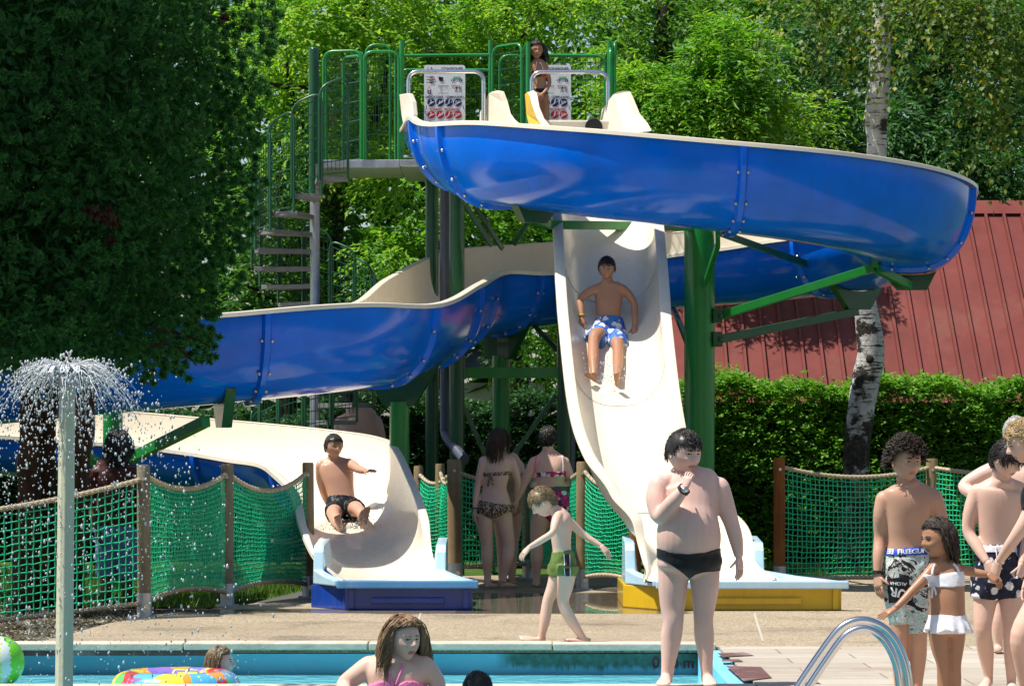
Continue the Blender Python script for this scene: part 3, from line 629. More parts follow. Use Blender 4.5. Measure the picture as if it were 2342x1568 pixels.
# ================================================================ wooden posts and safety nets
def wood(name, c1, c2):
    t = NT(name); n = t.noise(14, 6, 0.7, stretch=(1, 1, 0.07)); c = t.ramp(n, [(0.3, c1), (0.7, c2)])
    c = t.mix(t.ramp(t.noise(3, 4), [(0.45, 0.0), (0.7, 0.45)]), c, tuple(x * 0.55 for x in c1)); t.set(color=c, rough=.75, spec=.2); t.bump(n, .5, .01); return t.m
M['oldwood'] = wood('weathered_post_wood', (0.20, 0.14, 0.07), (0.40, 0.30, 0.17)); M['redwood'] = wood('stained_post_wood', (0.16, 0.05, 0.012), (0.34, 0.13, 0.03)); M['grey_shade_wood'] = wood('grey_shaded_post_wood', (0.16, 0.13, 0.09), (0.33, 0.28, 0.19))  # the grey wood has shade put into its colour
M['rope'] = plain('hemp_rope', (0.46, 0.39, 0.27), .85, .2, 30, .5, 120, spec=.1)
t = NT('green_netting'); t.set(color=(0.015, 0.52, 0.24), rough=.45, spec=.4); M['net'] = t.m
POST = {}
def post(key, px, base, top, wpx, mat, label):
    d = D(base); x = X(px, d); r = wpx * d / K / 2; zt = Z(top, d)
    o = empty('wooden_post', (x, d, 0), label, 'fence post', 'wooden posts of the net fence')
    mb = MB(); tilt = random.uniform(-.006, .006)
    rs = []
    for z, k in ((.16, 1), (.5, 1.0), (zt * .75, .985), (zt - .02, .97), (zt, .88)):
        rs.append([(x + tilt * z + r * k * math.cos(2 * PI * i / 20), d + r * k * math.sin(2 * PI * i / 20), z) for i in range(20)])
    mb.rings(rs); mb.build('pole', mat, o, smooth=50)
    mb = MB(); mb.tube([(x, d, -.02), (x, d, .21)], r * 1.1, 16); mb.box((x, d, .008), (r * 3.4, r * 3.4, .016)); sh = mb.build('steel_shoe', M['galv'], o, smooth=40)
    mb = MB(); mb.tube([(x + r * .5, d - r * 1.3, .10), (x + r * .5, d - r * .8, .10)], .022, 10); mb.build('bolt', M['bolt'], sh, smooth=40)
    mb = MB(); mb.tube([(x, d - r * .97 - .012, zt - .12), (x, d - r * .85, zt - .12)], .016, 8); mb.build('top_bolt', M['bolt'], o, smooth=40)
    POST[key] = (x, d, r, zt); return o
post('a', 330, 1411, 1062, 31, M['grey_shade_wood'], 'post of the net fence, greyed by shade put into its colour, in front of the long haired man')
post('b', 520, 1386, 1060, 29, M['grey_shade_wood'], 'post greyed by shade put into its colour, between the two net panels left of the blue trough')
post('c', 706, 1366, 1057, 27, M['oldwood'], 'brown post right at the left edge of the curved slide exit')
post('d', 1040, 1331, 1050, 33, M['oldwood'], 'thick pale brown post standing just right of the blue trough')
post('k', 1209, 1322, 1060, 27, M['grey_shade_wood'], 'grey post half hidden between the two women seen from behind')
post('e', 1331, 1348, 1055, 28, M['oldwood'], 'brown post at the right of the woman with pink straps')
post('f', 1453, 1357, 1046, 28, M['redwood'], 'wet reddish brown post at the left of the yellow trough')
post('g', 1783, 1340, 1046, 27, M['redwood'], 'reddish brown post at the right of the yellow trough')
post('h', 2131, 1330, 1048, 28, M['oldwood'], 'brown post behind the curly haired boy')
post('i', 1005, 1326, 1060, 22, M['oldwood'], 'thinner post just left of the thick pale brown post')
post('j', 957, 1322, 1065, 22, M['oldwood'], 'thin post furthest back, at the right of the slide wall')
def net(a, b, sag, rise, label, bulge=.05, nx=None, zt=None, zb=.13, cell=.027, cord=.0034, rows=23, cordh=.0062):
    """net with rope edges between two points (x, d, r, ztop)"""
    A, B = Vector((a[0], a[1], 0)), Vector((b[0], b[1], 0)); L = (B - A).length; u = (B - A).normalized(); n = Vector((u.y, -u.x, 0))
    if n.y > 0: n = -n
    A += u * a[2] * .8; B -= u * b[2] * .8; L = (B - A).length
    ta = (zt[0] if zt else a[3] - .10); tb = (zt[1] if zt else b[3] - .10); za, zb_ = (zb if isinstance(zb, tuple) else (zb, zb))
    def pt(s, v):
        k = 4 * s * (1 - s); top = ta + (tb - ta) * s - sag * k; bot = za + (zb_ - za) * s + rise * k
        hf = 4 * v * (1 - v)
        return A + u * L * s + Vector((0, 0, bot + (top - bot) * v)) + n * bulge * k * hf
    o = empty('safety_net', ((A + B) / 2).to_tuple(), label, 'net', 'green nets of the fence')
    nx = nx or max(6, int(L / cell)); ny = rows
    mb = MB()
    wob = [[RNG.normal(0, .0045) for _ in range(nx + 1)] for _ in range(ny + 1)]
    def q(i, j): return pt(i / nx, j / ny) + Vector((0, 0, wob[j][i])) + u * wob[j][(i * 7) % (nx + 1)]
    for i in range(nx + 1): mb.tube([q(i, j) for j in range(ny + 1)], cord, 4, False)
    for j in range(1, ny): mb.tube([q(i, j) for i in range(nx + 1)], cordh, 4, False)
    mb.build('mesh_netting', M['net'], o, smooth=True, fix=False)
    for v, nm, rr in ((1, 'top_rope', .021), (0, 'bottom_rope', .019)):
        m = 46; pts = [pt(-.01 + 1.02 * i / m, v) for i in range(m + 1)]; mb = MB(); mb.tube(pts, rr, 9)
        # lashing wound round the rope
        N = int(L / .055)
        for k in range(N):
            s = (k + .5) / N; c = pt(s, v); d_ = (pt(s + .01, v) - c).normalized(); w_ = d_.cross(n).normalized()
            mb.tube([c + d_ * (t_ - .5) * .045 + (n * math.cos(PI * 2 * t_) + w_ * math.sin(PI * 2 * t_)) * (rr + .003) for t_ in (0, .2, .4, .6, .8, 1)], .006, 4)
        mb.build(nm, M['rope'], o, smooth=50, fix=False)
    return o
Q = POST
net((X(-120, 24.8), 24.8, .05, 1.0), Q['a'], .03, .0, 'long sloping net panel behind the water jet, left of the first grey post', .0, zt=(.90, Q['a'][3] - .13), zb=(.0, .12), cell=.07, cord=.0055, rows=15, cordh=.0055)
net(Q['a'], Q['b'], .12, .07, 'shaded net panel between the two greyed posts', .05)
net(Q['b'], Q['c'], .16, .06, 'bright green net panel just left of the curved slide exit', .06)
net(Q['d'], Q['k'], .06, .0, 'net panel with a straight sunlit mesh behind the woman in the leopard bikini', .0, cell=.058, cord=.0058, rows=17, cordh=.006, zt=(Q['d'][3] - .14, Q['k'][3] - .16), zb=.16)
net(Q['k'], Q['e'], .12, .03, 'net panel behind the woman with pink straps', .06, zb=.14)
net(Q['e'], Q['f'], .17, .04, 'narrow net panel left of the wet reddish post', .06)
net(Q['g'], Q['h'], .10, .0, 'net panel right of the yellow trough, left of the curly haired boy', .02, zb=.07, cell=.056, cord=.0056, rows=20, cordh=.006)
post('l', 2480, 1348, 1050, 28, M['oldwood'], 'brown post beyond the right edge, end of the net fence')
net(Q['h'], Q['l'], .06, .05, 'net panel at the far right behind the bathers', .05, zb=.12, cell=.056, cord=.0056, rows=20, cordh=.006)
net(Q['j'], (Q['d'][0] - .05, Q['d'][1] + .25, .02, 1.25), .10, .0, 'short net panel right beside the wall of the curved slide exit', .10, zb=.12)
net(Q['i'], Q['d'], .14, .05, 'short net panel between the thin post and the thick pale brown post', .06)
# ================================================================ foliage
def leaf_mat(name, stops, trans=0.35, tcol=None, rough=0.5, spec=0.3):
    t = NT(name); f = t.attr('tint'); c = t.ramp(f, stops); t.set(color=c, rough=rough, spec=spec)
    tr = t.new('ShaderNodeBsdfTranslucent'); c2 = t.mix(1.0, c, tcol or (1.5, 1.6, 0.7), 'MULTIPLY'); t.l.new(c2, tr.inputs['Color'])
    mx = t.new('ShaderNodeMixShader'); mx.inputs[0].default_value = trans; t.l.new(t.b.outputs[0], mx.inputs[1]); t.l.new(tr.outputs[0], mx.inputs[2]); t.l.new(mx.outputs[0], t.out.inputs['Surface'])
    return t.m
def unit(a): return a / np.maximum(np.linalg.norm(a, axis=1, keepdims=True), 1e-9)
def leaf_mesh(name, base, dirs, nor, ln, wd, tint, mat, parent=None, fold=0.25, mid=0.45):
    """one rhombic leaf per row, slightly folded"""
    n = len(base); dirs = unit(dirs); side = unit(np.cross(dirs, nor)); up = unit(np.cross(side, dirs))
    ln = np.broadcast_to(np.asarray(ln, float).reshape(-1, 1), (n, 1)); wd = np.broadcast_to(np.asarray(wd, float).reshape(-1, 1), (n, 1))
    v = np.empty((n, 4, 3)); m_ = base + dirs * ln * mid + up * wd * fold
    v[:, 0] = base; v[:, 1] = m_ + side * wd * .5; v[:, 2] = base + dirs * ln; v[:, 3] = m_ - side * wd * .5
    me = bpy.data.meshes.new(name); me.vertices.add(n * 4); me.vertices.foreach_set('co', v.astype(np.float32).ravel())
    idx = np.arange(n * 4, dtype=np.int32).reshape(n, 4); tri = np.stack([idx[:, [0, 1, 2]], idx[:, [0, 2, 3]]], 1).reshape(-1)
    me.loops.add(n * 6); me.loops.foreach_set('vertex_index', tri); me.polygons.add(n * 2)
    me.polygons.foreach_set('loop_start', np.arange(0, n * 6, 3, dtype=np.int32)); me.update(calc_edges=True)
    at = me.attributes.new('tint', 'FLOAT', 'POINT'); at.data.foreach_set('value', np.repeat(np.clip(tint, 0, 1), 4).astype(np.float32))
    return link(name, me, mat, parent)
def blob_points(blobs, shell=0.45):
    """blobs: (x, y, z, rx, ry, rz, n) -> sprig roots, outward directions, blob index"""
    ps = []; ds = []; ids = []
    for i, (x, y, z, rx, ry, rz, n) in enumerate(blobs):
        u = unit(RNG.normal(size=(n, 3))); r = RNG.uniform(0, 1, (n, 1)) ** shell
        lump = 1 + .22 * np.sin(u[:, :1] * 5 + i) * np.cos(u[:, 2:] * 6 + 2 * i)
        ps.append(np.array([x, y, z]) + u * r * lump * np.array([rx, ry, rz])); ds.append(u); ids.append(np.full(n, i))
    return np.vstack(ps), np.vstack(ds), np.concatenate(ids)
def sprigs(ps, ds, ids, m, L, leafL, leafW, droop=.5, spread=.7, up=.2):
    """m leaves along a short drooping twig per root"""
    n = len(ps); d = unit(ds + RNG.normal(0, .5, (n, 3)) + np.array([0, 0, up])); t = np.linspace(.1, 1, m)
    side = unit(np.cross(d, np.array([0, 0, 1.0])) + 1e-6)
    base = ps[:, None] + d[:, None] * (t[None, :, None] * L) + np.array([0, 0, -1.0]) * (droop * L * t[None, :, None] ** 2)
    sg = np.where(np.arange(m) % 2 == 0, 1.0, -1.0)[None, :, None]
    ld = d[:, None] * .7 + side[:, None] * sg * spread + np.array([0, 0, -droop]) * t[None, :, None] + RNG.normal(0, .25, (n, m, 3))
    nor = RNG.normal(0, .45, (n, m, 3)) + np.array([-.15, -.25, 1.0])
    base = (base + RNG.normal(0, L * .06, base.shape)).reshape(-1, 3); ld = ld.reshape(-1, 3); nor = nor.reshape(-1, 3)
    k = len(base); ln = leafL * RNG.uniform(.65, 1.25, k); wd = leafW * RNG.uniform(.7, 1.2, k)
    return base, ld, nor, ln, wd, np.repeat(ids, m)
def crown(name, blobs, mat, parent, m=10, L=.45, leafL=.12, leafW=.05, droop=.5, shell=.45, tint=(.5, .22), up=.2, dens=1.0, gapf=1.15, gap=-.12):
    ps, ds, ids = blob_points([q[:6] + (int(q[6] * dens),) for q in blobs], shell)
    k = np.array([mnoise.noise(Vector(q) * gapf) > gap for q in ps]); sx_, sy_ = CX + ps[:, 0] * K / ps[:, 1], HZ - (ps[:, 2] - EYE) * K / ps[:, 1]; k &= ~((((sx_ - 1312) / 52) ** 2 + ((sy_ - 92) / 24) ** 2 < 1) | (((sx_ - 1345) / 34) ** 2 + ((sy_ - 225) / 40) ** 2 < 1) | (((sx_ - 1262) / 16) ** 2 + ((sy_ - 150) / 30) ** 2 < 1))  # sky shows between the crowns
    ps, ds, ids = ps[k], ds[k], ids[k]; b, d, nrm, ln, wd, ii = sprigs(ps, ds, ids, m, L, leafL, leafW, droop, up=up)
    bt = RNG.normal(0, .12, len(blobs))[ii]; tn = tint[0] + bt + RNG.normal(0, tint[1], len(b)) + np.repeat(RNG.normal(0, .1, len(ps)), m)
    return leaf_mesh(name, b, d, nrm, ln, wd, tn, mat, parent)
def limb(mb, pts, r0, r1, seg=10, wob=.03):
    q = crom([tuple(p) for p in pts], 5); n = len(q)
    mb.tube([Vector(p) + Vector((RNG.normal(0, wob), RNG.normal(0, wob), 0)) for p in q], [(r0 + (r1 - r0) * i / (n - 1)) * (1 + RNG.normal(0, .04)) for i in range(n)], seg)
def bark(name, a, b, sc=14):
    t = NT(name); n = t.noise(sc, 6, .75, stretch=(1, 1, .15)); t.set(color=t.ramp(n, [(.3, a), (.7, b)]), rough=.9, spec=.1); t.bump(n, .9, .03); return t.m
M['bark'] = bark('dark_bark', (.012, .010, .008), (.06, .048, .036)); M['redbark'] = bark('red_brown_bark', (.02, .011, .007), (.10, .055, .032))
LM = {}
LM['bright'] = leaf_mat('bright_leaves', [(0, (.025, .11, .010)), (.35, (.075, .22, .016)), (.7, (.16, .35, .025)), (1, (.32, .46, .05))], .45)
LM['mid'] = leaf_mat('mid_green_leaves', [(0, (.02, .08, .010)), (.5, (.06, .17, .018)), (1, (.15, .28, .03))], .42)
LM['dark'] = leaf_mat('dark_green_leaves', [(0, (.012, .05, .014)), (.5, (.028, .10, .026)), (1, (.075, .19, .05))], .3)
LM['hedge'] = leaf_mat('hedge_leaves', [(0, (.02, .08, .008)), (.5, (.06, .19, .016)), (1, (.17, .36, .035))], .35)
LM['thuja'] = leaf_mat('thuja_scales', [(0, (.030, .10, .026)), (.5, (.065, .19, .042)), (.8, (.12, .28, .06)), (1, (.19, .37, .08))], .25, rough=.65, spec=.15)
LM['dead'] = leaf_mat('dead_thuja', [(0, (.05, .018, .010)), (1, (.14, .055, .03))], .1)
LM['birch'] = leaf_mat('birch_leaves', [(0, (.03, .08, .012)), (.5, (.085, .15, .018)), (.85, (.20, .25, .03)), (1, (.34, .28, .05))], .4)
LM['grass'] = leaf_mat('grass_blades', [(0, (.03, .08, .01)), (.6, (.09, .18, .02)), (1, (.22, .24, .07))], .35)
def at(px, py, d, rx, rz, n, ry=None):
    """crown clump with centre seen at (px, py); radii in photograph pixels"""
    s = K / d; return (X(px, d), d, Z(py, d), rx / s, (ry if ry else rx * .8) / s, rz / s, n)
def tree(name, label, cat, trunk_pts, r0, r1, blobs, mat, barkm, group=None, limbs=(), **kw):
    p0 = Vector(trunk_pts[0]); o = empty(name, (p0.x, p0.y, 0), label, cat, group)
    mb = MB(); limb(mb, trunk_pts, r0, r1, 12)
    for a, b, c, ra in limbs: limb(mb, [a, b, c], ra, ra * .35, 7)
    mb.build('trunk', barkm, o, smooth=True); crown('crown', blobs, mat, o, **kw); return o
GT = 'trees behind the slides'
def tpts(*a): return [P(*q) for q in a]
# bright ash leaved tree filling the upper left
b = [at(600, 80, 43.5, 70, 80, 140), at(590, 300, 43.5, 70, 80, 140), at(690, 40, 41, 95, 70, 130), at(800, 20, 42, 110, 80, 150), at(640, 150, 42, 60, 80, 80), at(780, 130, 41.5, 120, 75, 170), at(700, 200, 42, 80, 60, 90), at(900, 90, 42.5, 100, 90, 140), at(880, 200, 41.5, 90, 70, 110), at(760, 280, 42, 110, 70, 120), at(900, 320, 42, 100, 60, 110), at(860, -60, 42, 150, 70, 150), at(650, 330, 42.5, 60, 80, 60)]
tree('ash_leaved_tree', 'bright yellow green tree at the upper left, behind the spiral stair', 'tree', tpts((760, 1240, 43), (750, 800, 43), (765, 420, 43), (800, 120, 43), (840, -60, 43)), .24, .10, b, LM['bright'], M['bark'], GT, limbs=[(P(765, 420, 43), P(690, 300, 42.5), P(650, 140, 42), .07), (P(770, 380, 43), P(860, 280, 42), P(900, 90, 42), .07), (P(590, 190, 42), P(680, 200, 42), P(740, 195, 42), .05)], m=22, L=.55, leafL=.10, leafW=.046, droop=.5, tint=(.74, .22))
b = [at(1010, 60, 43, 110, 90, 150), at(1120, 130, 43.5, 110, 70, 140), at(1060, 20, 44, 100, 70, 120), at(1200, 30, 43.5, 90, 80, 120), at(1000, 180, 43, 70, 80, 90), at(1100, 210, 43, 80, 70, 100), at(1180, 200, 44, 70, 50, 60), at(1240, -30, 44, 90, 60, 90), at(1330, 20, 45, 80, 40, 70), at(1000, 290, 43, 60, 80, 60), at(1100, 290, 43, 120, 60, 90)]
tree('ash_leaved_tree', 'sunlit tree with a dark trunk right above the two signs', 'tree', tpts((1165, 1240, 47), (1160, 700, 47), (1155, 300, 46), (1150, 100, 46), (1142, -80, 46)), .30, .19, b, LM['bright'], M['bark'], GT, limbs=[(P(1152, 110, 46), P(1060, 70, 45), P(1000, 50, 44), .10), (P(1152, 130, 46), P(1230, 40, 45), P(1300, 10, 44.5), .08), (P(1150, 60, 46), P(1100, 105, 45), P(1040, 112, 44), .07)], m=22, L=.55, leafL=.10, leafW=.044, droop=.5, tint=(.70, .22))
# lower hanging foliage between the columns and the stair
b = [at(960, 480, 40, 70, 80, 110), at(900, 560, 40.5, 80, 60, 100), at(1120, 500, 41, 90, 60, 110), at(1210, 520, 42, 80, 60, 90), at(1000, 600, 41, 90, 60, 90), at(830, 470, 41, 80, 90, 100), at(920, 400, 41, 90, 60, 90), at(1220, 760, 41, 50, 60, 70), at(1120, 740, 42, 60, 40, 60), at(1250, 650, 43, 80, 80, 70)]
tree('ash_leaved_tree', 'smaller light green tree seen between the tower columns', 'tree', tpts((1005, 1230, 41.5), (1000, 800, 41.5), (985, 560, 41.2), (960, 380, 41)), .12, .05, b, LM['bright'], M['bark'], GT, m=22, L=.5, leafL=.10, leafW=.044, droop=.5, tint=(.55, .2))
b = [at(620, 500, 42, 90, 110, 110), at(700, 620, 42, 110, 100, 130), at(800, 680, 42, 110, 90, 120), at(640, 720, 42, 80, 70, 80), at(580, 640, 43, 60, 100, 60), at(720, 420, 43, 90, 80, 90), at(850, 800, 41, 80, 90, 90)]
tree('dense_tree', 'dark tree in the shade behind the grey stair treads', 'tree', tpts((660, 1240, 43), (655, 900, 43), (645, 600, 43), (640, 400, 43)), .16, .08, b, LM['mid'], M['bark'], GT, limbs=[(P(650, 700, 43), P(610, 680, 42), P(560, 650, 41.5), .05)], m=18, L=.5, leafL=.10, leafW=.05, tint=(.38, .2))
# willow leaved tree right of the tower
b = [at(1480, 130, 40, 80, 60, 150), at(1580, 100, 40, 80, 50, 140), at(1660, 130, 39.5, 70, 60, 130), at(1450, 220, 40, 90, 70, 160), at(1560, 210, 39.5, 100, 80, 190), at(1680, 220, 39.5, 90, 80, 170), at(1760, 290, 40, 80, 60, 120), at(1480, 300, 40, 100, 60, 150), at(1620, 300, 39.5, 110, 50, 170), at(1820, 250, 41, 70, 70, 70), at(1700, 80, 41, 60, 40, 60)]
tree('willow_leaved_tree', 'light green tree with narrow drooping leaves, just right of the tower', 'tree', tpts((1590, 1240, 41), (1585, 700, 41), (1575, 350, 40.6), (1600, 120, 40.4)), .16, .06, b, LM['bright'], M['bark'], GT, limbs=[(P(1580, 350, 40.6), P(1640, 250, 40), P(1700, 140, 40), .05), (P(1578, 380, 40.6), P(1500, 270, 40), P(1460, 160, 40), .05)], m=24, L=.5, leafL=.115, leafW=.034, droop=.7, tint=(.60, .2), up=.5)
b = [at(1480, 20, 46, 120, 70, 120), at(1620, 0, 47, 120, 60, 110), at(1420, 70, 46, 50, 60, 40), at(1760, 60, 46, 120, 90, 130), at(1380, -20, 47, 80, 40, 60)]
tree('dense_tree', 'mid green tree standing behind the light green narrow leaved one', 'tree', tpts((1500, 1210, 48), (1505, 600, 48), (1510, 200, 47), (1530, -60, 47)), .22, .12, b, LM['mid'], M['bark'], GT, m=18, L=.6, leafL=.10, leafW=.055, tint=(.5, .2))
# dark evergreen mass at the right
b = [at(1900, 120, 43, 130, 110, 200), at(2060, 80, 44, 140, 110, 200), at(2220, 120, 44, 140, 120, 220), at(1850, 260, 42.5, 90, 90, 140), at(1980, 280, 42.5, 120, 90, 200), at(2130, 260, 42.5, 120, 110, 210), at(2280, 300, 43, 120, 120, 200), at(1900, 350, 42.5, 90, 60, 120), at(2180, 400, 42.5, 130, 70, 170), at(2320, 430, 42.5, 90, 60, 100), at(2060, 380, 43, 90, 50, 90), at(2150, -40, 44, 200, 70, 180)]
tree('dense_tree', 'big dark tree behind the birch, above the red roof', 'tree', tpts((2120, 1220, 45), (2125, 700, 45), (2130, 300, 45), (2140, -80, 45)), .30, .15, b, LM['dark'], M['bark'], GT, m=22, L=.6, leafL=.13, leafW=.042, droop=.6, tint=(.58, .25), up=.1)
# far woods closing the view
def woods():
    n = 5200; px = RNG.uniform(-250, 2600, n); py = RNG.uniform(-150, 1040, n); d = RNG.uniform(58, 74, n)
    hole = (((px - 1330) / 120) ** 2 + ((py - 95) / 55) ** 2 < 1) | (((px - 1345) / 60) ** 2 + ((py - 235) / 60) ** 2 < 1) | (((px - 1270) / 40) ** 2 + ((py - 140) / 60) ** 2 < 1) | (((px - 1010) / 30) ** 2 + ((py - 150) / 25) ** 2 < 1)
    px, py, d = px[~hole], py[~hole], d[~hole]
    ps = np.stack([(px - CX) * d / K, d, EYE + (HZ - py) * d / K], 1); ps = ps[ps[:, 2] > -.2]; ds = unit(RNG.normal(size=ps.shape) + np.array([-.2, -.5, .3])); ids = np.zeros(len(ps), int)
    b, dd, nn, ln, wd, ii = sprigs(ps, ds, ids, 9, 1.0, .50, .24, .4)
    o = leaf_mesh('woods', b, dd, nn, ln, wd, .35 + RNG.normal(0, .2, len(b)) + np.repeat(RNG.normal(0, .15, len(ps)), 9), LM['mid'])
    tag(o, 'shady woodland closing the view behind the slides', 'woods', kind='stuff')
woods()
n = 3200; ps = np.stack([RNG.uniform(-75, 75, n), RNG.uniform(-44, -34, n), RNG.uniform(0, 1, n) ** .8 * 15], 1)  # unseen trees behind the camera, added to dim sky reflections and fill light
o = leaf_mesh('woods', ps, RNG.normal(size=(n, 3)), RNG.normal(size=(n, 3)), RNG.uniform(1.2, 2.6, n), RNG.uniform(.7, 1.6, n), RNG.uniform(0, .7, n), LM['mid']); tag(o, 'unseen trees added behind the camera to dim sky light and reflections', 'woods', kind='stuff')
# ---------------------------------------------------------------- hedges
def hedge(label, px0, px1, d, ztop, n, tint, thick=1.0, mat='hedge'):
    x0, x1 = X(px0, d), X(px1, d); o = empty('hedge', ((x0 + x1) / 2, d + thick / 2, 0), label, 'hedge', 'hedges behind the net fence')
    f = RNG.uniform(0, 1, n); x = RNG.uniform(x0, x1, n)
    top = ztop + .06 * np.sin(x * 3) + .05 * np.sin(x * 7.3 + 1) + RNG.normal(0, .045, n) + (RNG.uniform(0, 1, n) > .97) * RNG.uniform(0, .16, n)
    z = np.where(f < .25, top, RNG.uniform(0.02, 1, n) * top); y = np.where(f < .25, d + RNG.uniform(-.05, thick, n), d + np.abs(RNG.normal(0, .12, n)) + .08 * np.sin(x * 2.1 + z * 3) + .05 * np.sin(x * 6 + z * 5))
    ps = np.stack([x, y, z], 1); ds = np.stack([RNG.normal(0, .5, n), RNG.normal(-.7, .3, n), RNG.normal(.6, .4, n)], 1)
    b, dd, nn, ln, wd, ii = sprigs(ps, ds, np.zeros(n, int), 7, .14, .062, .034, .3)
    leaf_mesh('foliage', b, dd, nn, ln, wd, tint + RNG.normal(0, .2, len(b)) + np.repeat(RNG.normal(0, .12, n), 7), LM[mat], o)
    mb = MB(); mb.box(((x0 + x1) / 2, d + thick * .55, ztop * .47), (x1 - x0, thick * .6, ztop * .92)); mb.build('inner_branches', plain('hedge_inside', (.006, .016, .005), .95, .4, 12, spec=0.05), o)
    mb = MB()
    for k in range(int((x1 - x0) / .45)):
        q = x0 + .2 + k * .45; mb.tube([(q, d + .2, -.05), (q + random.uniform(-.1, .1), d + .15, ztop * .5), (q + random.uniform(-.2, .2), d + .25, ztop * .8)], [.03, .02, .008], 5)
    mb.build('stems', M['bark'], o)
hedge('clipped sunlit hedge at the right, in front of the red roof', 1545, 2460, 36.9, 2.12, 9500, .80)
hedge('hedge with shade put into its dark leaves, at the far left behind the trunks and the net', -330, 735, 37.4, 1.75, 4200, .3, mat='dark')  # here and on the next line shade is put into the leaf colour
hedge('hedge darkened by shade put into its leaf colour, behind the pillars and the two women', 740, 1500, 37.6, 1.95, 5200, .3, mat='dark')
# ---------------------------------------------------------------- birch
t = NT('birch_bark'); o3 = t.geo(); zc = t.sep(o3)
c = t.ramp(t.noise(7, 6, .7, vec=o3, stretch=(1, 1, .5)), [(.3, (.34, .33, .32)), (.6, (.62, .61, .59)), (.8, (.74, .73, .71))])
lines = t.noise(6, 5, .75, vec=o3, stretch=(.55, .55, 5.5)); patch = t.noise(1.9, 5, .7, vec=o3, stretch=(1, 1, 1.5))
lowm = t.math('MULTIPLY', t.math('SUBTRACT', 3.2, zc[2]), .10, True)
blk = t.math('MAXIMUM', t.ramp(lines, [(.56, 0.0), (.61, 1.0)]), t.ramp(t.math('ADD', patch, t.math('MULTIPLY', lowm, .75)), [(.57, 0.0), (.62, 1.0)]))
c = t.mix(blk, c, t.ramp(t.noise(30, 4, vec=o3), [(.3, (.012, .011, .010)), (.7, (.07, .06, .05))]))
c = t.mix(t.math('MULTIPLY', t.ramp(t.noise(5, 5, .7, vec=o3), [(.5, 0.0), (.62, .7)]), t.math('MULTIPLY', t.math('SUBTRACT', 2.0, zc[2]), .8, True)), c, (.22, .22, .11))
t.set(color=c, rough=.8, spec=.15); t.bump(t.math('SUBTRACT', t.noise(16, 6, .75, vec=o3, stretch=(1, 1, .6)), t.math('MULTIPLY', blk, .5)), .8, .03); M['birch'] = t.m
bd = 36.1
bo = empty('birch_tree', (X(1955, bd), bd, 0), 'white barked birch rising behind the right end of the blue flume', 'tree')
mb = MB(); pts = [P(1942, 1315, bd), P(1955, 1140, bd), P(1962, 1000, bd), P(1978, 880, bd), P(1992, 810, bd), P(1985, 740, bd), P(1975, 660, bd), P(1982, 540, bd), P(2000, 420, bd), P(2006, 330, bd), P(2004, 270, bd), P(2012, 160, bd), P(2016, 60, bd), P(2020, -60, bd), P(2024, -300, bd)]
rr = [36, 32, 30, 32, 32, 29, 26, 26, 25, 23, 26, 25, 22, 21, 18]
mb.tube([Vector(p) for p in crom([tuple(p) for p in pts], 4)], [r_[0] * bd / K * (1 + RNG.normal(0, .02)) for r_ in crom([(r_,) for r_ in rr], 4)], 18); mb.build('trunk', M['birch'], bo, smooth=True)
for q_, r_ in (([P(1996, 240, bd), P(1984, 262, bd - .05), P(1978, 285, bd - .1)], [.06, .045, .03]), ([P(2020, 200, bd), P(2030, 180, bd - .05)], [.05, .05])):
    mb = MB(); mb.tube(q_, r_, 8); mb.build('branch_stub', M['birch'], bo, smooth=True)
mb = MB(); mb.ball(P(1990, 822, bd - .14), (.055, .04, .06), 10, 8); mb.build('knot', M['bark'], bo, smooth=True)
b = [at(1930, 20, 35.5, 90, 70, 45), at(1860, -10, 35.6, 90, 60, 45), at(2120, 40, 35, 120, 80, 75), at(2250, 90, 34.8, 110, 120, 80), at(2300, 200, 35, 70, 90, 45), at(2180, -40, 35, 160, 60, 80), at(2080, -10, 35.3, 90, 40, 40), at(2330, 20, 35, 80, 80, 50)]
crown('crown', b, LM['birch'], bo, m=12, L=.5, leafL=.085, leafW=.062, droop=1.1, tint=(.45, .25), up=-.2)
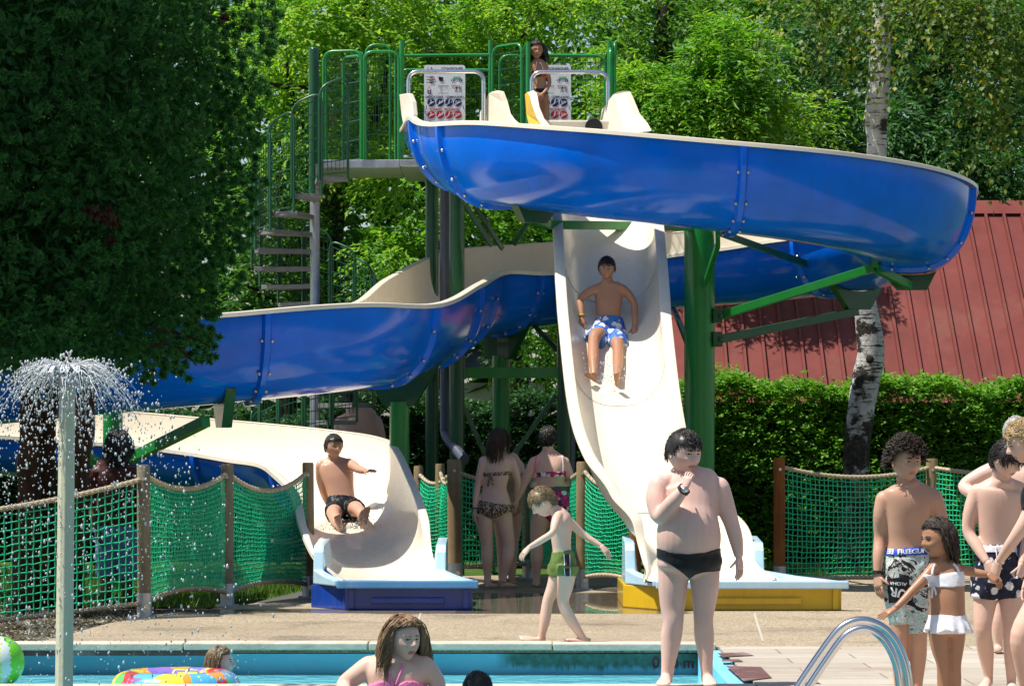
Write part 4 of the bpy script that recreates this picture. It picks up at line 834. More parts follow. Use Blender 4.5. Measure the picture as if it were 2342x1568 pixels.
# ---------------------------------------------------------------- thuja at the left
KT = .643; tc = Vector((-3.05, 17.0, 0)); th = empty('thuja_tree', (-3.7, 17.0, 0), 'huge dark thuja filling the left side of the view', 'conifer')
mb = MB(); limb(mb, [(-3.7, 17, -.1), (-3.65, 17, 1.2), (-3.4, 17, 2.6), (-3.2, 17, 4.0)], .15, .04, 12, .012); limb(mb, [(-3.65, 17, 1.3), (-3.1, 17, 2.1), (-2.6, 17, 2.9)], .08, .03, 10, .012); mb.build('trunk', M['redbark'], th, smooth=True)
def zt(z): return 1.5 + (np.asarray(z) - 1.5) * KT
PZ, PR = zt([1.9, 2.3, 2.7, 3.2, 4.2, 5.2, 5.6, 6.35]), KT * np.array([1.55, 1.95, 2.02, 2.12, 2.28, 2.36, 2.1, .7])
def thuja():
    nC = 4500; a = RNG.uniform(0, 2 * PI, nC); z = zt(RNG.uniform(2.05, 6.35, nC)); kk = RNG.uniform(0, 1, nC) ** .35
    # silhouette radius: fullest near the top of the view, ragged at the bottom
    rz = np.interp(z, PZ, PR) * (1 + .05 * np.sin(3 * a + z * 2.6) + .05 * np.sin(7 * a - z * 4.3))
    rr_ = rz * (.76 + .27 * kk); cen = np.stack([tc.x + rr_ * np.cos(a) * 1.08, tc.y + rr_ * np.sin(a) * .86, z], 1); out = np.stack([np.cos(a), np.sin(a), np.full(nC, .35)], 1)
    # lobes: whole boughs stand out from or sink into the surface
    lob = np.array([mnoise.noise(Vector((q[0] * 2.3, q[1] * 2.3, q[2] * 1.8))) for q in cen]); cen[:, :2] += out[:, :2] * (lob[:, None] * .18)
    keep = lob > -.42; cen, out = cen[keep], out[keep]
    ext = [(430, 775, 0, 40, (.5, -.1, -.6)), (400, 800, .1, 36, (.4, -.1, -.7)), (455, 800, 0, 36, (.5, -.1, -.5)), (470, 830, 0, 26, (.2, -.1, -.8)), (420, 845, 0, 26, (.1, -.1, -1)), (330, 835, 0, 26, (.2, -.2, -.6)), (380, 740, 0, 36, (.5, -.2, -.2)), (290, 845, 0, 26, (0, -.2, -.8)), (470, 770, .1, 28, (.9, 0, -.1)), (230, 830, -.1, 28, (0, -.2, -.8))]
    ec = np.array([tuple(P(q[0], q[1], 16.3 + q[2])) for q in ext for _ in range(3)]) + RNG.normal(0, .04, (len(ext) * 3, 3)); eo = np.array([q[4] for q in ext for _ in range(3)], float)
    cen = np.vstack([cen, ec]); out = unit(np.vstack([out, eo])); nC = len(cen)
    m_ = 110; u = unit(RNG.normal(size=(nC, m_, 3)) * .62 + out[:, None] * .75 + np.array([0, 0, .2])); rad = KT * RNG.uniform(.10, .24, (nC, 1, 1)); rad[-len(ec):] *= .62
    t_ = RNG.uniform(.15, 1, (nC, m_, 1)); b = cen[:, None] + u * rad * t_; dirs = u + RNG.normal(0, .5, (nC, m_, 3)) + np.array([0, 0, .1]); nor = RNG.normal(size=(nC, m_, 3))
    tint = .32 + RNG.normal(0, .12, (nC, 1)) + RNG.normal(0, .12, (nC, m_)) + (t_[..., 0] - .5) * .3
    px = CX + cen[:, 0] * K / cen[:, 1]; py = HZ - (cen[:, 2] - EYE) * K / cen[:, 1]; front = cen[:, 1] < tc.y
    dead = front & ((((px - 232) / 34) ** 2 + ((py - 500) / 75) ** 2 < 1) | (((px - 520) / 16) ** 2 + ((py - 45) / 14) ** 2 < 1))
    live = ~dead; k = live.sum() * m_
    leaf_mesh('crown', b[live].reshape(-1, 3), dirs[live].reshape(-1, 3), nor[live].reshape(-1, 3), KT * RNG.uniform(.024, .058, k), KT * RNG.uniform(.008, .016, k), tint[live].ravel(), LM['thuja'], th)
    k = dead.sum() * m_; leaf_mesh('dead_spray', b[dead].reshape(-1, 3), dirs[dead].reshape(-1, 3), nor[dead].reshape(-1, 3), KT * RNG.uniform(.035, .07, k), KT * RNG.uniform(.01, .018, k), RNG.uniform(0, 1, k), LM['dead'], th)
    # loose dark fill deep inside
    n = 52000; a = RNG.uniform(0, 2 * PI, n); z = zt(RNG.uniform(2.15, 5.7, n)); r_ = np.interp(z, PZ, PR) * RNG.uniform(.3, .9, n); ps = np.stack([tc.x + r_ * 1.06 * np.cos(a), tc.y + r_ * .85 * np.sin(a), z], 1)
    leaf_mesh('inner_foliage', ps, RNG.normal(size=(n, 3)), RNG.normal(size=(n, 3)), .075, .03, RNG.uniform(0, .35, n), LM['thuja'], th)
    mb = MB()
    for q in ((P(345, 790, 16.4), P(400, 790, 16.35), P(450, 835, 16.3)), (P(350, 750, 16.4), P(420, 765, 16.35), P(475, 790, 16.3))): limb(mb, q, .012, .005, 6, .003)
    mb.build('hanging_twig', M['redbark'], th, smooth=True)
thuja()
# bare lower trunks behind the net
tr = empty('thuja_tree', (X(110, 27.3), 27.3, 0), 'dark conifer with three bare reddish trunks behind the net and the water jet', 'conifer')
mb = MB()
for a in ([(60, 1395, 27.3), (66, 1150, 27.2), (72, 950, 27), (95, 700, 26.9), (110, 560, 26.9)], [(118, 1390, 27.5), (108, 1150, 27.4), (112, 950, 27.2), (125, 700, 27)], [(160, 1385, 27.4), (170, 1200, 27.2), (186, 1030, 27), (205, 880, 26.9), (215, 700, 26.9)]): limb(mb, [P(*q) for q in a], .13 if a[0][0] != 118 else .085, .06, 12, .012)
mb.build('trunk', M['redbark'], tr, smooth=True)
crown('crown', [(-4.3, 27.0, 2.75, .95, .75, .5, 200), (-4.6, 27.0, 3.3, .85, .7, .5, 160), (-5.3, 27.2, 2.7, .7, .7, .5, 100)], LM['thuja'], tr, m=26, L=.3, leafL=.09, leafW=.03, droop=.4, tint=(.3, .15), gap=-1)
# unseen tree added at the left so that its shade keeps the thuja dark
b = [(-5.4, 15.9, 6.6, 1.1, .85, .8, 80), (-4.8, 16.0, 7.4, 1.0, .8, .8, 60), (-5.6, 15.9, 8.2, 1.1, .8, .8, 60), (-5.0, 16.0, 9.0, 1.0, .75, .7, 45)]
tree('dense_tree', 'unseen tall tree added beyond the left edge to shade the thuja', 'tree', [(-5.9, 15.9, -.1), (-5.8, 15.9, 4), (-5.3, 15.9, 8.5)], .2, .06, b, LM['dark'], M['bark'], GT, m=9, L=.45, leafL=.26, leafW=.15, gap=-.3)
# ---------------------------------------------------------------- lawn, grass
sheet('lawn', [(-5.2, 28.4), (-2.55, 28.4), (-2.0, 33), (-1.6, 36.8), (-9, 36.8), (-6.5, 30)], -.035, M['lawn'])
n = 26000; gx = RNG.uniform(-6.2, -1.7, n); gy = RNG.uniform(28.2, 36.5, n); keep = gx < np.interp(gy, [28, 31.5, 34.4, 37], [-2.7, -2.05, -1.4, -1.2]); gx, gy = gx[keep], gy[keep]; n = len(gx)
o = leaf_mesh('grass', np.stack([gx, gy, np.full(n, -.04)], 1), np.stack([RNG.normal(0, .35, n), RNG.normal(0, .35, n), np.ones(n)], 1), RNG.normal(size=(n, 3)), RNG.uniform(.05, .13, n), .012, RNG.normal(.5, .2, n), LM['grass'], None); tag(o, 'sunny grass behind the net panels at the left', 'grass', kind='stuff')
n = 9000; gx = RNG.uniform(2.0, 8.5, n); gy = 34.6 + RNG.uniform(0, 2.2, n)
o = leaf_mesh('grass', np.stack([gx, gy, np.full(n, -.06)], 1), np.stack([RNG.normal(0, .35, n), RNG.normal(0, .35, n), np.ones(n)], 1), RNG.normal(size=(n, 3)), RNG.uniform(.06, .16, n), .014, RNG.normal(.4, .2, n), LM['grass'], None); tag(o, 'rough grass along the foot of the right hedge', 'grass', kind='stuff')
# dry litter on the soil at the left
n = 5200; e = G(20, 1440); gx = RNG.uniform(-5.2, -3.2, n); gy = RNG.uniform(22.5, 28, n)
o = leaf_mesh('litter', np.stack([gx, gy, np.full(n, -.045)], 1), np.stack([RNG.normal(0, 1, n), RNG.normal(0, 1, n), RNG.uniform(0, .35, n)], 1), np.stack([RNG.normal(0, .4, n), RNG.normal(0, .4, n), np.ones(n)], 1), RNG.uniform(.05, .14, n), RNG.uniform(.006, .02, n), RNG.uniform(0, 1, n), leaf_mat('dry_litter', [(0, (.05, .035, .02)), (.6, (.20, .17, .12)), (1, (.36, .33, .26))], .1)); tag(o, 'dry twigs and litter on the soil under the thuja', 'litter', kind='stuff')
# ================================================================ red roofed building and far shed
rb = empty('red_roof_building', (5, 40, 0), 'low building with a dark red ribbed metal roof behind the hedge', 'building')
M['redroof'] = plain('red_metal_roof', (.155, .038, .031), .55, .2, 1.8, .0, spec=.2, dirt=((.19, .075, .055), 1.2, .7))
x0, x1, dr, de = 1.55, 9.6, 41.5, 38.1; zr, ze = Z(470, dr), 1.92
sl_ = math.hypot(dr - de, zr - ze); uy, uz = (dr - de) / sl_, (zr - ze) / sl_; nv = Vector((0, -uz, uy))
mb = MB(); prof = []; xx = x0
while xx < x1:
    prof += [(xx, 0), (xx + .16, 0), (xx + .168, .05), (xx + .20, .05), (xx + .208, 0)]; xx += .245
lo = [Vector((a, de, ze)) + nv * h for a, h in prof]; hi = [Vector((a, dr, zr)) + nv * h for a, h in prof]
mb.rings([lo, hi], cap=False, close=False); mb.build('roof', M['redroof'], rb)
mb = MB(); mb.prism([(x0, dr - .28 * uy, zr - .28 * uz + .055), (x0, dr, zr + .07), (x0, dr + .28 * uy, zr - .28 * uz + .055)], (x1 - x0, 0, 0)); mb.build('ridge_cap', M['redroof'], rb)
mb = MB(); mb.prism([(x0, dr, zr - .02), (x0, dr + 3.4, ze), (x0, dr + 3.4, ze - .04), (x0, dr, zr - .06)], (x1 - x0, 0, 0)); mb.build('rear_roof', M['redroof'], rb)
mb = MB(); mb.prism([(x0 + .2, de + .3, -.06), (x0 + .2, dr + 3.1, -.06), (x0 + .2, dr + 3.1, ze + .1), (x0 + .2, dr, zr - .12), (x0 + .2, de + .3, ze + .1)], (x1 - x0 - .4, 0, 0)); mb.build('wall', plain('rendered_wall', (.5, .45, .36), .9), rb)
mb = MB(); mb.tube([(x0, de - .05, ze - .02), (x1, de - .05, ze - .02)], .06, 10); mb.build('gutter', M['redroof'], rb, smooth=40)
hb = empty('shed', (X(1150, 60), 60, 0), 'far shed with a slate roof and white gable board, seen under the flume', 'shed')
a, b_, c_, e_ = P(1000, 842, 60), P(1060, 806, 60), P(1200, 806, 60), P(1140, 846, 58)
mb = MB(); mb.prism([a, b_, c_, e_], (0, .1, .08)); mb.build('roof', plain('slates', (.05, .055, .07), .6, .3, 30), hb)
mb = MB(); mb.prism([P(1140, 848, 57.9), P(1202, 806, 59), P(1245, 850, 58.5)], (0, .2, 0)); mb.build('gable', M['white'], hb)
mb = MB(); mb.box((X(1130, 60), 60.6, 1.3), (2.0, 1.0, 2.7)); mb.build('wall', plain('pale_wall', (.55, .52, .46), .9), hb)
# ================================================================ people
from mathutils.bvhtree import BVHTree
def skin_mat(name, col, flush=(1.12, .86, .82), wet=.36):
    t = NT(name); n = t.noise(7, 5, .6); f = t.noise(22, 4, .6)
    c = t.ramp(n, [(.3, tuple(x * .93 for x in col)), (.7, tuple(min(1, x * 1.06) for x in col))])
    c = t.mix(t.ramp(f, [(.45, 0.0), (.75, .35)]), c, tuple(min(1, x * k) for x, k in zip(col, flush)))
    t.set(color=c, rough=t.ramp(t.noise(30, 3), [(.3, wet * .8), (.7, wet * 1.3)]), spec=.3, sss=.0); t.b.inputs['Subsurface Radius'].default_value = (.012, .005, .003); t.bump(t.noise(140, 2), .05, .003); return t.m
def cloth_mat(name, col, rough=.75, kind=None, **k):
    t = NT(name); o = t.co()
    if kind is None: c = t.ramp(t.noise(18, 4), [(.3, tuple(x * .85 for x in col)), (.7, tuple(min(1, x * 1.12) for x in col))])
    elif kind == 'leopard':
        v = t.voro(k.get('sc', 62)); c = t.ramp(v, [(.18, (.30, .19, .12)), (.24, (.02, .014, .012)), (.50, (.025, .016, .013)), (.56, (.46, .34, .25))])
    elif kind == 'floral':       # big petalled blossoms: voronoi cells cut by a wavy star
        sc = k.get('sc', 11); cell = t.voro(sc, out='Distance'); cc = t.sep(t.voro(sc, out='Color'))[0]; pet = t.noise(sc * 2.6, 3, .6, dist=.6)
        blo = t.math('SUBTRACT', t.math('ADD', cell, t.math('MULTIPLY', pet, .55)), .30); bloom = t.ramp(blo, [(.38, 1.0), (.44, 0.0)])
        bgc = t.ramp(t.noise(sc * 1.3, 4, .65), k['bg']); c = t.mix(t.math('MULTIPLY', bloom, t.ramp(cc, [(.12, 0.0), (.16, 1.0)])), bgc, k['fg'])
        c = t.mix(t.ramp(t.noise(sc * 5, 3, .7), [(.58, 0.0), (.66, .7)]), c, k.get('vein', (.02, .02, .04)))
    elif kind == 'abstract':
        c = t.ramp(t.noise(k.get('sc', 10), 5, .75, dist=1.2), k['bg'], 'CONSTANT')
    t.set(color=c, rough=rough, spec=.25); t.bump(t.noise(28, 3), .35, .01); return t.m
def hair_mat(name, a, b, rough=.38):
    t = NT(name); n = t.noise(40, 4, .7, stretch=(1, 1, .12)); t.set(color=t.ramp(n, [(.3, a), (.7, b)]), rough=rough, spec=.45); t.bump(n, .5, .004); return t.m
M['lips'] = plain('lips', (.42, .16, .13), .4); M['lips_dark'] = plain('lips_dark', (.20, .075, .06), .4); M['eyew'] = plain('eye_white', (.62, .60, .57), .25); M['iris'] = plain('iris', (.015, .011, .009), .2)
HAIR = dict(black=hair_mat('black_hair', (.006, .005, .005), (.03, .024, .02)), brown=hair_mat('brown_hair', (.02, .011, .006), (.085, .05, .028)), dkbrown=hair_mat('dark_brown_hair', (.008, .005, .003), (.05, .03, .018), .62), blond=hair_mat('blond_hair', (.20, .13, .05), (.50, .36, .17)), dkblond=hair_mat('dark_blond_hair', (.09, .06, .03), (.26, .18, .09)), grey=hair_mat('grey_hair', (.25, .25, .25), (.55, .54, .52)), auburn=hair_mat('light_brown_hair', (.08, .042, .018), (.34, .20, .10)))
def head_shape(H, nu=64, nv=48, jaw=.36, cheek=.0, wide=.70):
    vs = []; W, Dp = wide * H, .86 * H
    def sm(a): a = max(0, min(1, a)); return a * a * (3 - 2 * a)
    for i in range(nv + 1):
        a = PI * i / nv
        for j in range(nu):
            b = 2 * PI * j / nu; x, y, z = math.sin(a) * math.cos(b), math.sin(a) * math.sin(b), math.cos(a)
            v = math.copysign(abs(z) ** .88, z); low = sm(-v * 1.05)
            X_ = x * (1 - jaw * low); Y_ = y
            if y > 0: Y_ = abs(y) ** .82 * (1 - .06 * low)
            else: Y_ = y * (1 - .52 * sm((-v - .05) * 1.15))
            u = X_ ; px_, py_, pz_ = X_ * W / 2, Y_ * Dp / 2, v * H / 2
            if y > 0.15:
                k = sm((y - .15) / .35); au = abs(u); E = math.exp
                nose = E(-(u / (.12 + .07 * sm((.15 - v) / .4))) ** 2) * sm((.22 - v) / .42) * (1 - sm((-.20 - v) / .13)) * .125
                wing = E(-((au - .17) / .08) ** 2 - ((v + .25) / .07) ** 2) * .035
                sock = -.050 * E(-((au - .37) / .19) ** 2 - ((v - .05) / .11) ** 2)
                brow = .022 * E(-((v - .20) / .08) ** 2 - (u / .62) ** 4)
                lip = .034 * E(-(u / .26) ** 2) * (E(-((v + .46) / .05) ** 2) + 1.05 * E(-((v + .57) / .055) ** 2)) - .02 * E(-(u / .3) ** 2 - ((v + .515) / .022) ** 2)
                chin = .045 * E(-(u / .3) ** 2 - ((v + .83) / .14) ** 2)
                ck = (.018 + cheek) * E(-((au - .48) / .22) ** 2 - ((v + .25) / .24) ** 2)
                py_ += H * k * (nose + wing + sock + brow + lip + chin + ck)
            vs.append((px_, py_, pz_, u, v, y))
    fs = []
    for i in range(nv):
        for j in range(nu):
            k = (j + 1) % nu; fs.append((i * nu + j, (i + 1) * nu + j, (i + 1) * nu + k, i * nu + k))
    return vs, fs
def head_matrix(c, yaw, pitch=0, roll=0):
    return Matrix.Translation(c) @ Matrix.Rotation(R(yaw + 180), 4, 'Z') @ Matrix.Rotation(R(-pitch), 4, 'X') @ Matrix.Rotation(R(roll), 4, 'Y')
def add_hand(mb, wr, tip, n, L, curl=.4, thumb=1, spread=.0):
    f = (tip - wr).normalized(); n = (n - f * n.dot(f)).normalized(); s = f.cross(n)
    rs = []
    for t_, w_, h_ in ((-.06, .145, .115), (.05, .16, .11), (.22, .21, .105), (.40, .225, .09), (.52, .21, .07)):
        rs.append([wr + f * L * t_ + s * (w_ * L * math.cos(2 * PI * k / 14)) + n * (h_ * L * math.sin(2 * PI * k / 14)) for k in range(14)])
    mb.rings(rs)
    def fing(base, d0, ln, r0, c, joints=3):
        pts = [base]; d = d0.copy(); ax = d.cross(n).normalized()
        for k in range(joints):
            d = Matrix.Rotation(-R(38) * c * (1 if k else .6), 3, ax) @ d; pts.append(pts[-1] + d * ln * (.44, .32, .24)[k] * (1 if joints == 3 else 1.4))
        q = crom([tuple(p) for p in pts], 3); m_ = len(q); mb.tube([Vector(p) for p in q], [r0 * (1 - .28 * i / (m_ - 1)) * (.75 if i == m_ - 1 else 1) for i in range(m_)], 7)
    for k, (o, ln) in enumerate(((-.165, .40), (-.055, .475), (.055, .45), (.16, .35))):
        o *= -thumb; fing(wr + f * L * .48 + s * o * L, (f + s * o * (spread + .25)).normalized(), ln * L, .050 * L, curl * (1 + .15 * k))
    fing(wr + f * L * .14 + s * thumb * .14 * L, (f * .72 + s * thumb * .62 - n * .25).normalized(), .40 * L, .056 * L, curl * .6, 2)
def add_foot(mb, heel, toe, ankle, wk=1.0):
    f = toe - heel; L = f.length; f.normalize(); u = ankle - heel; u = (u - f * u.dot(f)).normalized(); s = f.cross(u)
    rs = []
    for t_, w_, h_ in ((.0, .06, .12), (.05, .115, .20), (.16, .135, .27), (.32, .135, .28), (.5, .15, .22), (.70, .185, .15), (.86, .185, .10), (.94, .16, .085)):
        rs.append([heel + f * L * t_ + s * (w_ * wk * L * math.cos(2 * PI * k / 16)) + u * L * h_ * (.5 + .5 * math.sin(2 * PI * k / 16)) for k in range(16)])
    mb.rings(rs)
    for k, (o, e, r_) in enumerate(((-.125, .94, .05), (-.045, .96, .036), (.02, .95, .034), (.08, .92, .032), (.135, .88, .03))):
        mb.ball(heel + f * L * e + s * o * L * wk + u * L * r_, (r_ * L * 1.1,) * 3, 8, 6)
def remesh(me, voxel, it=6, fac=.5):
    o = bpy.data.objects.new('tmp', me); C.objects.link(o)
    m = o.modifiers.new('r', 'REMESH'); m.mode = 'VOXEL'; m.voxel_size = voxel; m.use_smooth_shade = True
    if it: s_ = o.modifiers.new('s', 'SMOOTH'); s_.factor = fac; s_.iterations = it
    bpy.context.view_layer.update(); r_ = bpy.data.meshes.new_from_object(o.evaluated_get(bpy.context.evaluated_depsgraph_get())); bpy.data.objects.remove(o); bpy.data.meshes.remove(me); return r_
def proj(v): return CX + v[0] * K / v[1], HZ - (v[2] - EYE) * K / v[1]
def inside(poly, x, y):
    r_ = False; j = len(poly) - 1
    for i in range(len(poly)):
        xi, yi = poly[i]; xj, yj = poly[j]
        if (yi > y) != (yj > y) and x < (xj - xi) * (y - yi) / (yj - yi) + xi: r_ = not r_
        j = i
    return r_
def segdist(p, a, b):
    ab = b - a; t_ = max(0, min(1, (p - a).dot(ab) / max(ab.length_squared, 1e-9))); return (p - a - ab * t_).length
PEOPLE = []
class Person:
    def __init__(s, label, d, yaw, skin, lips='lips', vox=.0075, group='bathers'):
        s.d, s.yaw, s.s, s.skin, s.vox, s.lips = d, yaw, K / d, skin, vox, lips; s.mb = MB(); s.post = MB(); s.arms_ = []; s.label = label; s.group = group
        s.root = None; s.hm = None
    def gr(s, x, dd=0.0, z=0.012): return (x, HZ + (EYE - z) * K / (s.d + dd), dd)
    def patch(s, name, mat, corners, nu=12, nv=6, bvh=None, off=.005):
        """cloth patch between four corners (px, py): top left, top right, bottom right, bottom left, laid on the garment"""
        a, b, c, e = corners; mb = MB(); ok = True; vs = []
        for j in range(nv + 1):
            for i in range(nu + 1):
                u, v = i / nu, j / nv; x = (a[0] * (1 - u) + b[0] * u) * (1 - v) + (e[0] * (1 - u) + c[0] * u) * v; y = (a[1] * (1 - u) + b[1] * u) * (1 - v) + (e[1] * (1 - u) + c[1] * u) * v
                vs.append(s.hit(x, y, bvh or s.gbvh, off))
        idx = {}; fs = []
        for i, q in enumerate(vs):
            if q is not None: idx[i] = len(mb.v); mb.v.append(tuple(q))
        for j in range(nv):
            for i in range(nu):
                f = [j * (nu + 1) + i, j * (nu + 1) + i + 1, (j + 1) * (nu + 1) + i + 1, (j + 1) * (nu + 1) + i]
                if all(k in idx for k in f): mb.f.append(tuple(idx[k] for k in f)); mb.m.append(0)
        return mb.build(name, mat, s.root, smooth=True, fix=False)
    def J(s, x, y, dd=0.0): return P(x, y, s.d + dd)
    def axes(s, yaw=None):
        a = R(s.yaw if yaw is None else yaw); return Vector((math.cos(a), math.sin(a), 0)), Vector((math.sin(a), -math.cos(a), 0))
    def loft(s, secs, mb=None, n=26, step=4, grow=0.0):
        """sections (x, y, dd, half width px, half depth px[, yaw])"""
        mb = mb or s.mb; q = crom([tuple(a[:5]) + ((a[5] if len(a) > 5 else s.yaw),) for a in secs], step); C_ = [P(a[0], a[1], s.d + a[2]) for a in q]; rs = []
        for i, a in enumerate(q):
            T = (C_[min(i + 1, len(q) - 1)] - C_[max(i - 1, 0)]).normalized(); Lx, F = s.axes(a[5]); F = (F - T * T.dot(F)).normalized(); Lx = F.cross(T).normalized() * (1 if F.cross(T).dot(Lx) > 0 else -1)
            w_, h_ = a[3] / s.s + grow, a[4] / s.s + grow
            rs.append([C_[i] + Lx * w_ * math.copysign(abs(math.cos(2 * PI * k / n)) ** .88, math.cos(2 * PI * k / n)) + F * h_ * math.copysign(abs(math.sin(2 * PI * k / n)) ** .92, math.sin(2 * PI * k / n)) for k in range(n)])
        mb.rings(rs); return s
    def limb(s, pts, mb=None, seg=16, grow=0.0):
        q = crom([tuple(p) for p in pts], 4); (mb or s.mb).tube([P(a[0], a[1], s.d + a[2]) for a in q], [max(.004, a[3] / s.s + grow) for a in q], seg); return s
    def arm(s, pts, tip=None, n=None, L=.17, curl=.4, thumb=1, spread=0):
        """shoulder .. wrist as (x, y, dd, r px); tip (x, y, dd) of the hand"""
        s.limb(pts); s.arms_.append([(P(a[0], a[1], s.d + a[2]), a[3] / s.s) for a in pts])
        s.mb.ball(P(pts[0][0], pts[0][1], s.d + pts[0][2]), pts[0][3] * .97 / s.s, 14, 10)
        if tip: add_hand(s.post, s.J(*pts[-1][:3]), s.J(*tip), Vector(n or (0, -1, 0)), L, curl, thumb, spread)
        return s
    def foot(s, heel, toe, ankle, wk=1.0): add_foot(s.mb, s.J(*heel), s.J(*toe), s.J(*ankle), wk); return s
    def balls(s, *bs):
        for x, y, dd, rx, ry, rz in bs: s.mb.ball(s.J(x, y, dd), (rx / s.s, ry / s.s, rz / s.s), 16, 12)
        return s
    def head(s, x, y, dd, hpx, yaw, pitch=0, roll=0, neck=None, nr=None, **k):
        s.H = hpx / s.s; s.hm = head_matrix(s.J(x, y, dd), yaw, pitch, roll); s.hv, s.hf = head_shape(s.H, **k)
        base = s.hm @ Vector((0, -.10 * s.H, -.30 * s.H))
        if neck:
            nb = s.J(*neck)
            for a in s.arms_: s.mb.tube([nb.lerp(base, .22), nb.lerp(a[0][0], .5) + Vector((0, 0, .012)), a[0][0]], [hpx * .17 / s.s, hpx * .18 / s.s, a[0][1] * .88], 14)
            r_ = (nr or hpx * .245) / s.s; s.mb.tube([nb, nb.lerp(base, .35), nb.lerp(base, .75), base], [r_ * 1.35, r_ * 1.05, r_, r_ * .92], 16)
        return s
    def finish(s, it=6):
        ref = s.mb; s.root = None
        me = remesh(ref.mesh('body'), s.vox, it); bm = bmesh.new(); bm.from_mesh(me)
        s.bvh_core = BVHTree.FromBMesh(bm); s.core = me.copy(); lip_faces = []
        if s.hm is not None:
            n0 = len(bm.verts); vv = [bm.verts.new(s.hm @ Vector(v[:3])) for v in s.hv]
            for f in s.hf:
                try: fc = bm.faces.new([vv[i] for i in f])
                except ValueError: continue
                u = sum(s.hv[i][3] for i in f) / 4; v = sum(s.hv[i][4] for i in f) / 4; y = min(s.hv[i][5] for i in f); fc.smooth = True
                if y > .2 and -.61 < v < -.425 and abs(u) < .27 - .9 * abs(v + .515): fc.material_index = 1
            bmesh.ops.remove_doubles(bm, verts=vv[:64] + vv[-64:], dist=1e-6)
            H, W = s.H, .70 * s.H; em = MB()
            for sd_ in (-1, 1):
                em.ball((sd_ * W * .49, -.03 * H, -.02 * H), (.028 * H, .075 * H, .125 * H), 12, 10, Euler((R(-12), 0, R(sd_ * -22))).to_matrix())
                em.ball((sd_ * W * .51, .015 * H, -.10 * H), (.025 * H, .035 * H, .045 * H), 8, 6)
            ev = [bm.verts.new(s.hm @ Vector(v)) for v in em.v]
            for f in em.f: bm.faces.new([ev[i] for i in f]).smooth = True
        pv = [bm.verts.new(v) for v in s.post.v]
        for f in s.post.f:
            try: bm.faces.new([pv[i] for i in f]).smooth = True
            except ValueError: pass
        bmesh.ops.recalc_face_normals(bm, faces=bm.faces[:]); bm.to_mesh(me); bm.free(); me.name = 'person'
        for p in me.polygons: p.use_smooth = True
        s.root = link('person', me, [s.skin, M[s.lips]]); tag(s.root, s.label, 'person', s.group); PEOPLE.append(s)
        bmx = bmesh.new(); bmx.from_mesh(me); s.bvh = BVHTree.FromBMesh(bmx); bmx.free()
        return s
    def hsurf(s, u0, v0):
        """front surface point of the face at (u, v) in head space"""
        b = min((w_ for w_ in s.hv if w_[5] > .1), key=lambda w_: (w_[3] - u0) ** 2 + (w_[4] - v0) ** 2); return Vector(b[:3])
    def face(s, hair='black', brow=True, closed=False):
        H = s.H
        for sd_ in (-1, 1):
            c = s.hsurf(sd_ * .37, .05); rot = s.hm.to_3x3()
            if not closed:
                mb = MB(); mb.ball(s.hm @ (c + Vector((0, -.018 * H, 0))), (.070 * H, .036 * H, .033 * H), 12, 8, rot); e = mb.build('eye', M['eyew'], s.root, smooth=True)
                mb = MB(); mb.ball(s.hm @ (c + Vector((0, .008 * H, .002 * H))), (.030 * H, .014 * H, .030 * H), 10, 8, rot); mb.build('iris', M['iris'], e, smooth=True)
                mb = MB(); mb.tube([s.hm @ (s.hsurf(sd_ * (.22 + .06 * k), .05 + .075 * math.sin(PI * (k + .3) / 5.6)) + Vector((0, .010 * H, 0))) for k in range(6)], .009 * H, 5); mb.build('lash_lid_shade', HAIR['dkbrown'], e, smooth=True)  # dark strip for the lashes and the shade of the upper lid
            if brow:
                mb = MB(); mb.tube([s.hm @ (s.hsurf(sd_ * (.15 + .10 * k), .205 + .035 * math.sin(PI * k / 4.2)) + Vector((0, .006 * H, 0))) for k in range(5)], [.014 * H, .02 * H, .018 * H, .014 * H, .006 * H], 6); mb.build('eyebrow', HAIR[hair], s.root, smooth=True)
        return s
    def hair(s, col, style='short', n=320, length=.07, thick=.035, line=.58, side=.02, back=-.42, curl=0.0, r_=.0042, fringe=0.0, part=0.0, lift=.12, fwd=.15, tail=None):
        H = s.H; hm = s.hm; vs = s.hv; nu, nv = 64, 48
        if style == 'short': n = int(n * 2.4); r_ *= .8; length *= .8
        if style == 'long': n = int(n * 2.3); r_ *= .58
        if style == 'curly': n = int(n * 1.3); r_ *= .85
        def scalp(w_):
            x, y, z, u, v, yy = w_
            return v > (line - fringe * (1 - min(1, abs(u) / .5)) if yy > .45 else (side + (line - side) * max(0, (yy - .15) / .3) if yy > -.15 else back + (side - back) * max(0, (yy + .6) / .45)))
        sc = [scalp(w_) for w_ in vs]; mb = MB(); idx = {}
        for i, w_ in enumerate(vs):
            if sc[i]:
                p = Vector(w_[:3]); nn = Vector((p.x / .49, p.y / .74, p.z)).normalized(); k = 1 + .5 * mnoise.noise(p * (16 / H) * .35 + Vector((s.d, 0, 0)))
                idx[i] = len(mb.v); mb.v.append(tuple(hm @ (p + nn * H * thick * .75 * max(.25, k))))
        for f in s.hf:
            if all(sc[i] for i in f) and len(set(f)) == 4: mb.f.append(tuple(idx[i] for i in f)); mb.m.append(0)
        roots = [w_ for w_, q in zip(vs, sc) if q]; rg = random.Random(int(s.d * 100) + len(roots)); up = hm.inverted().to_3x3() @ Vector((0, 0, -1)); cen = Vector((0, 0, 0))
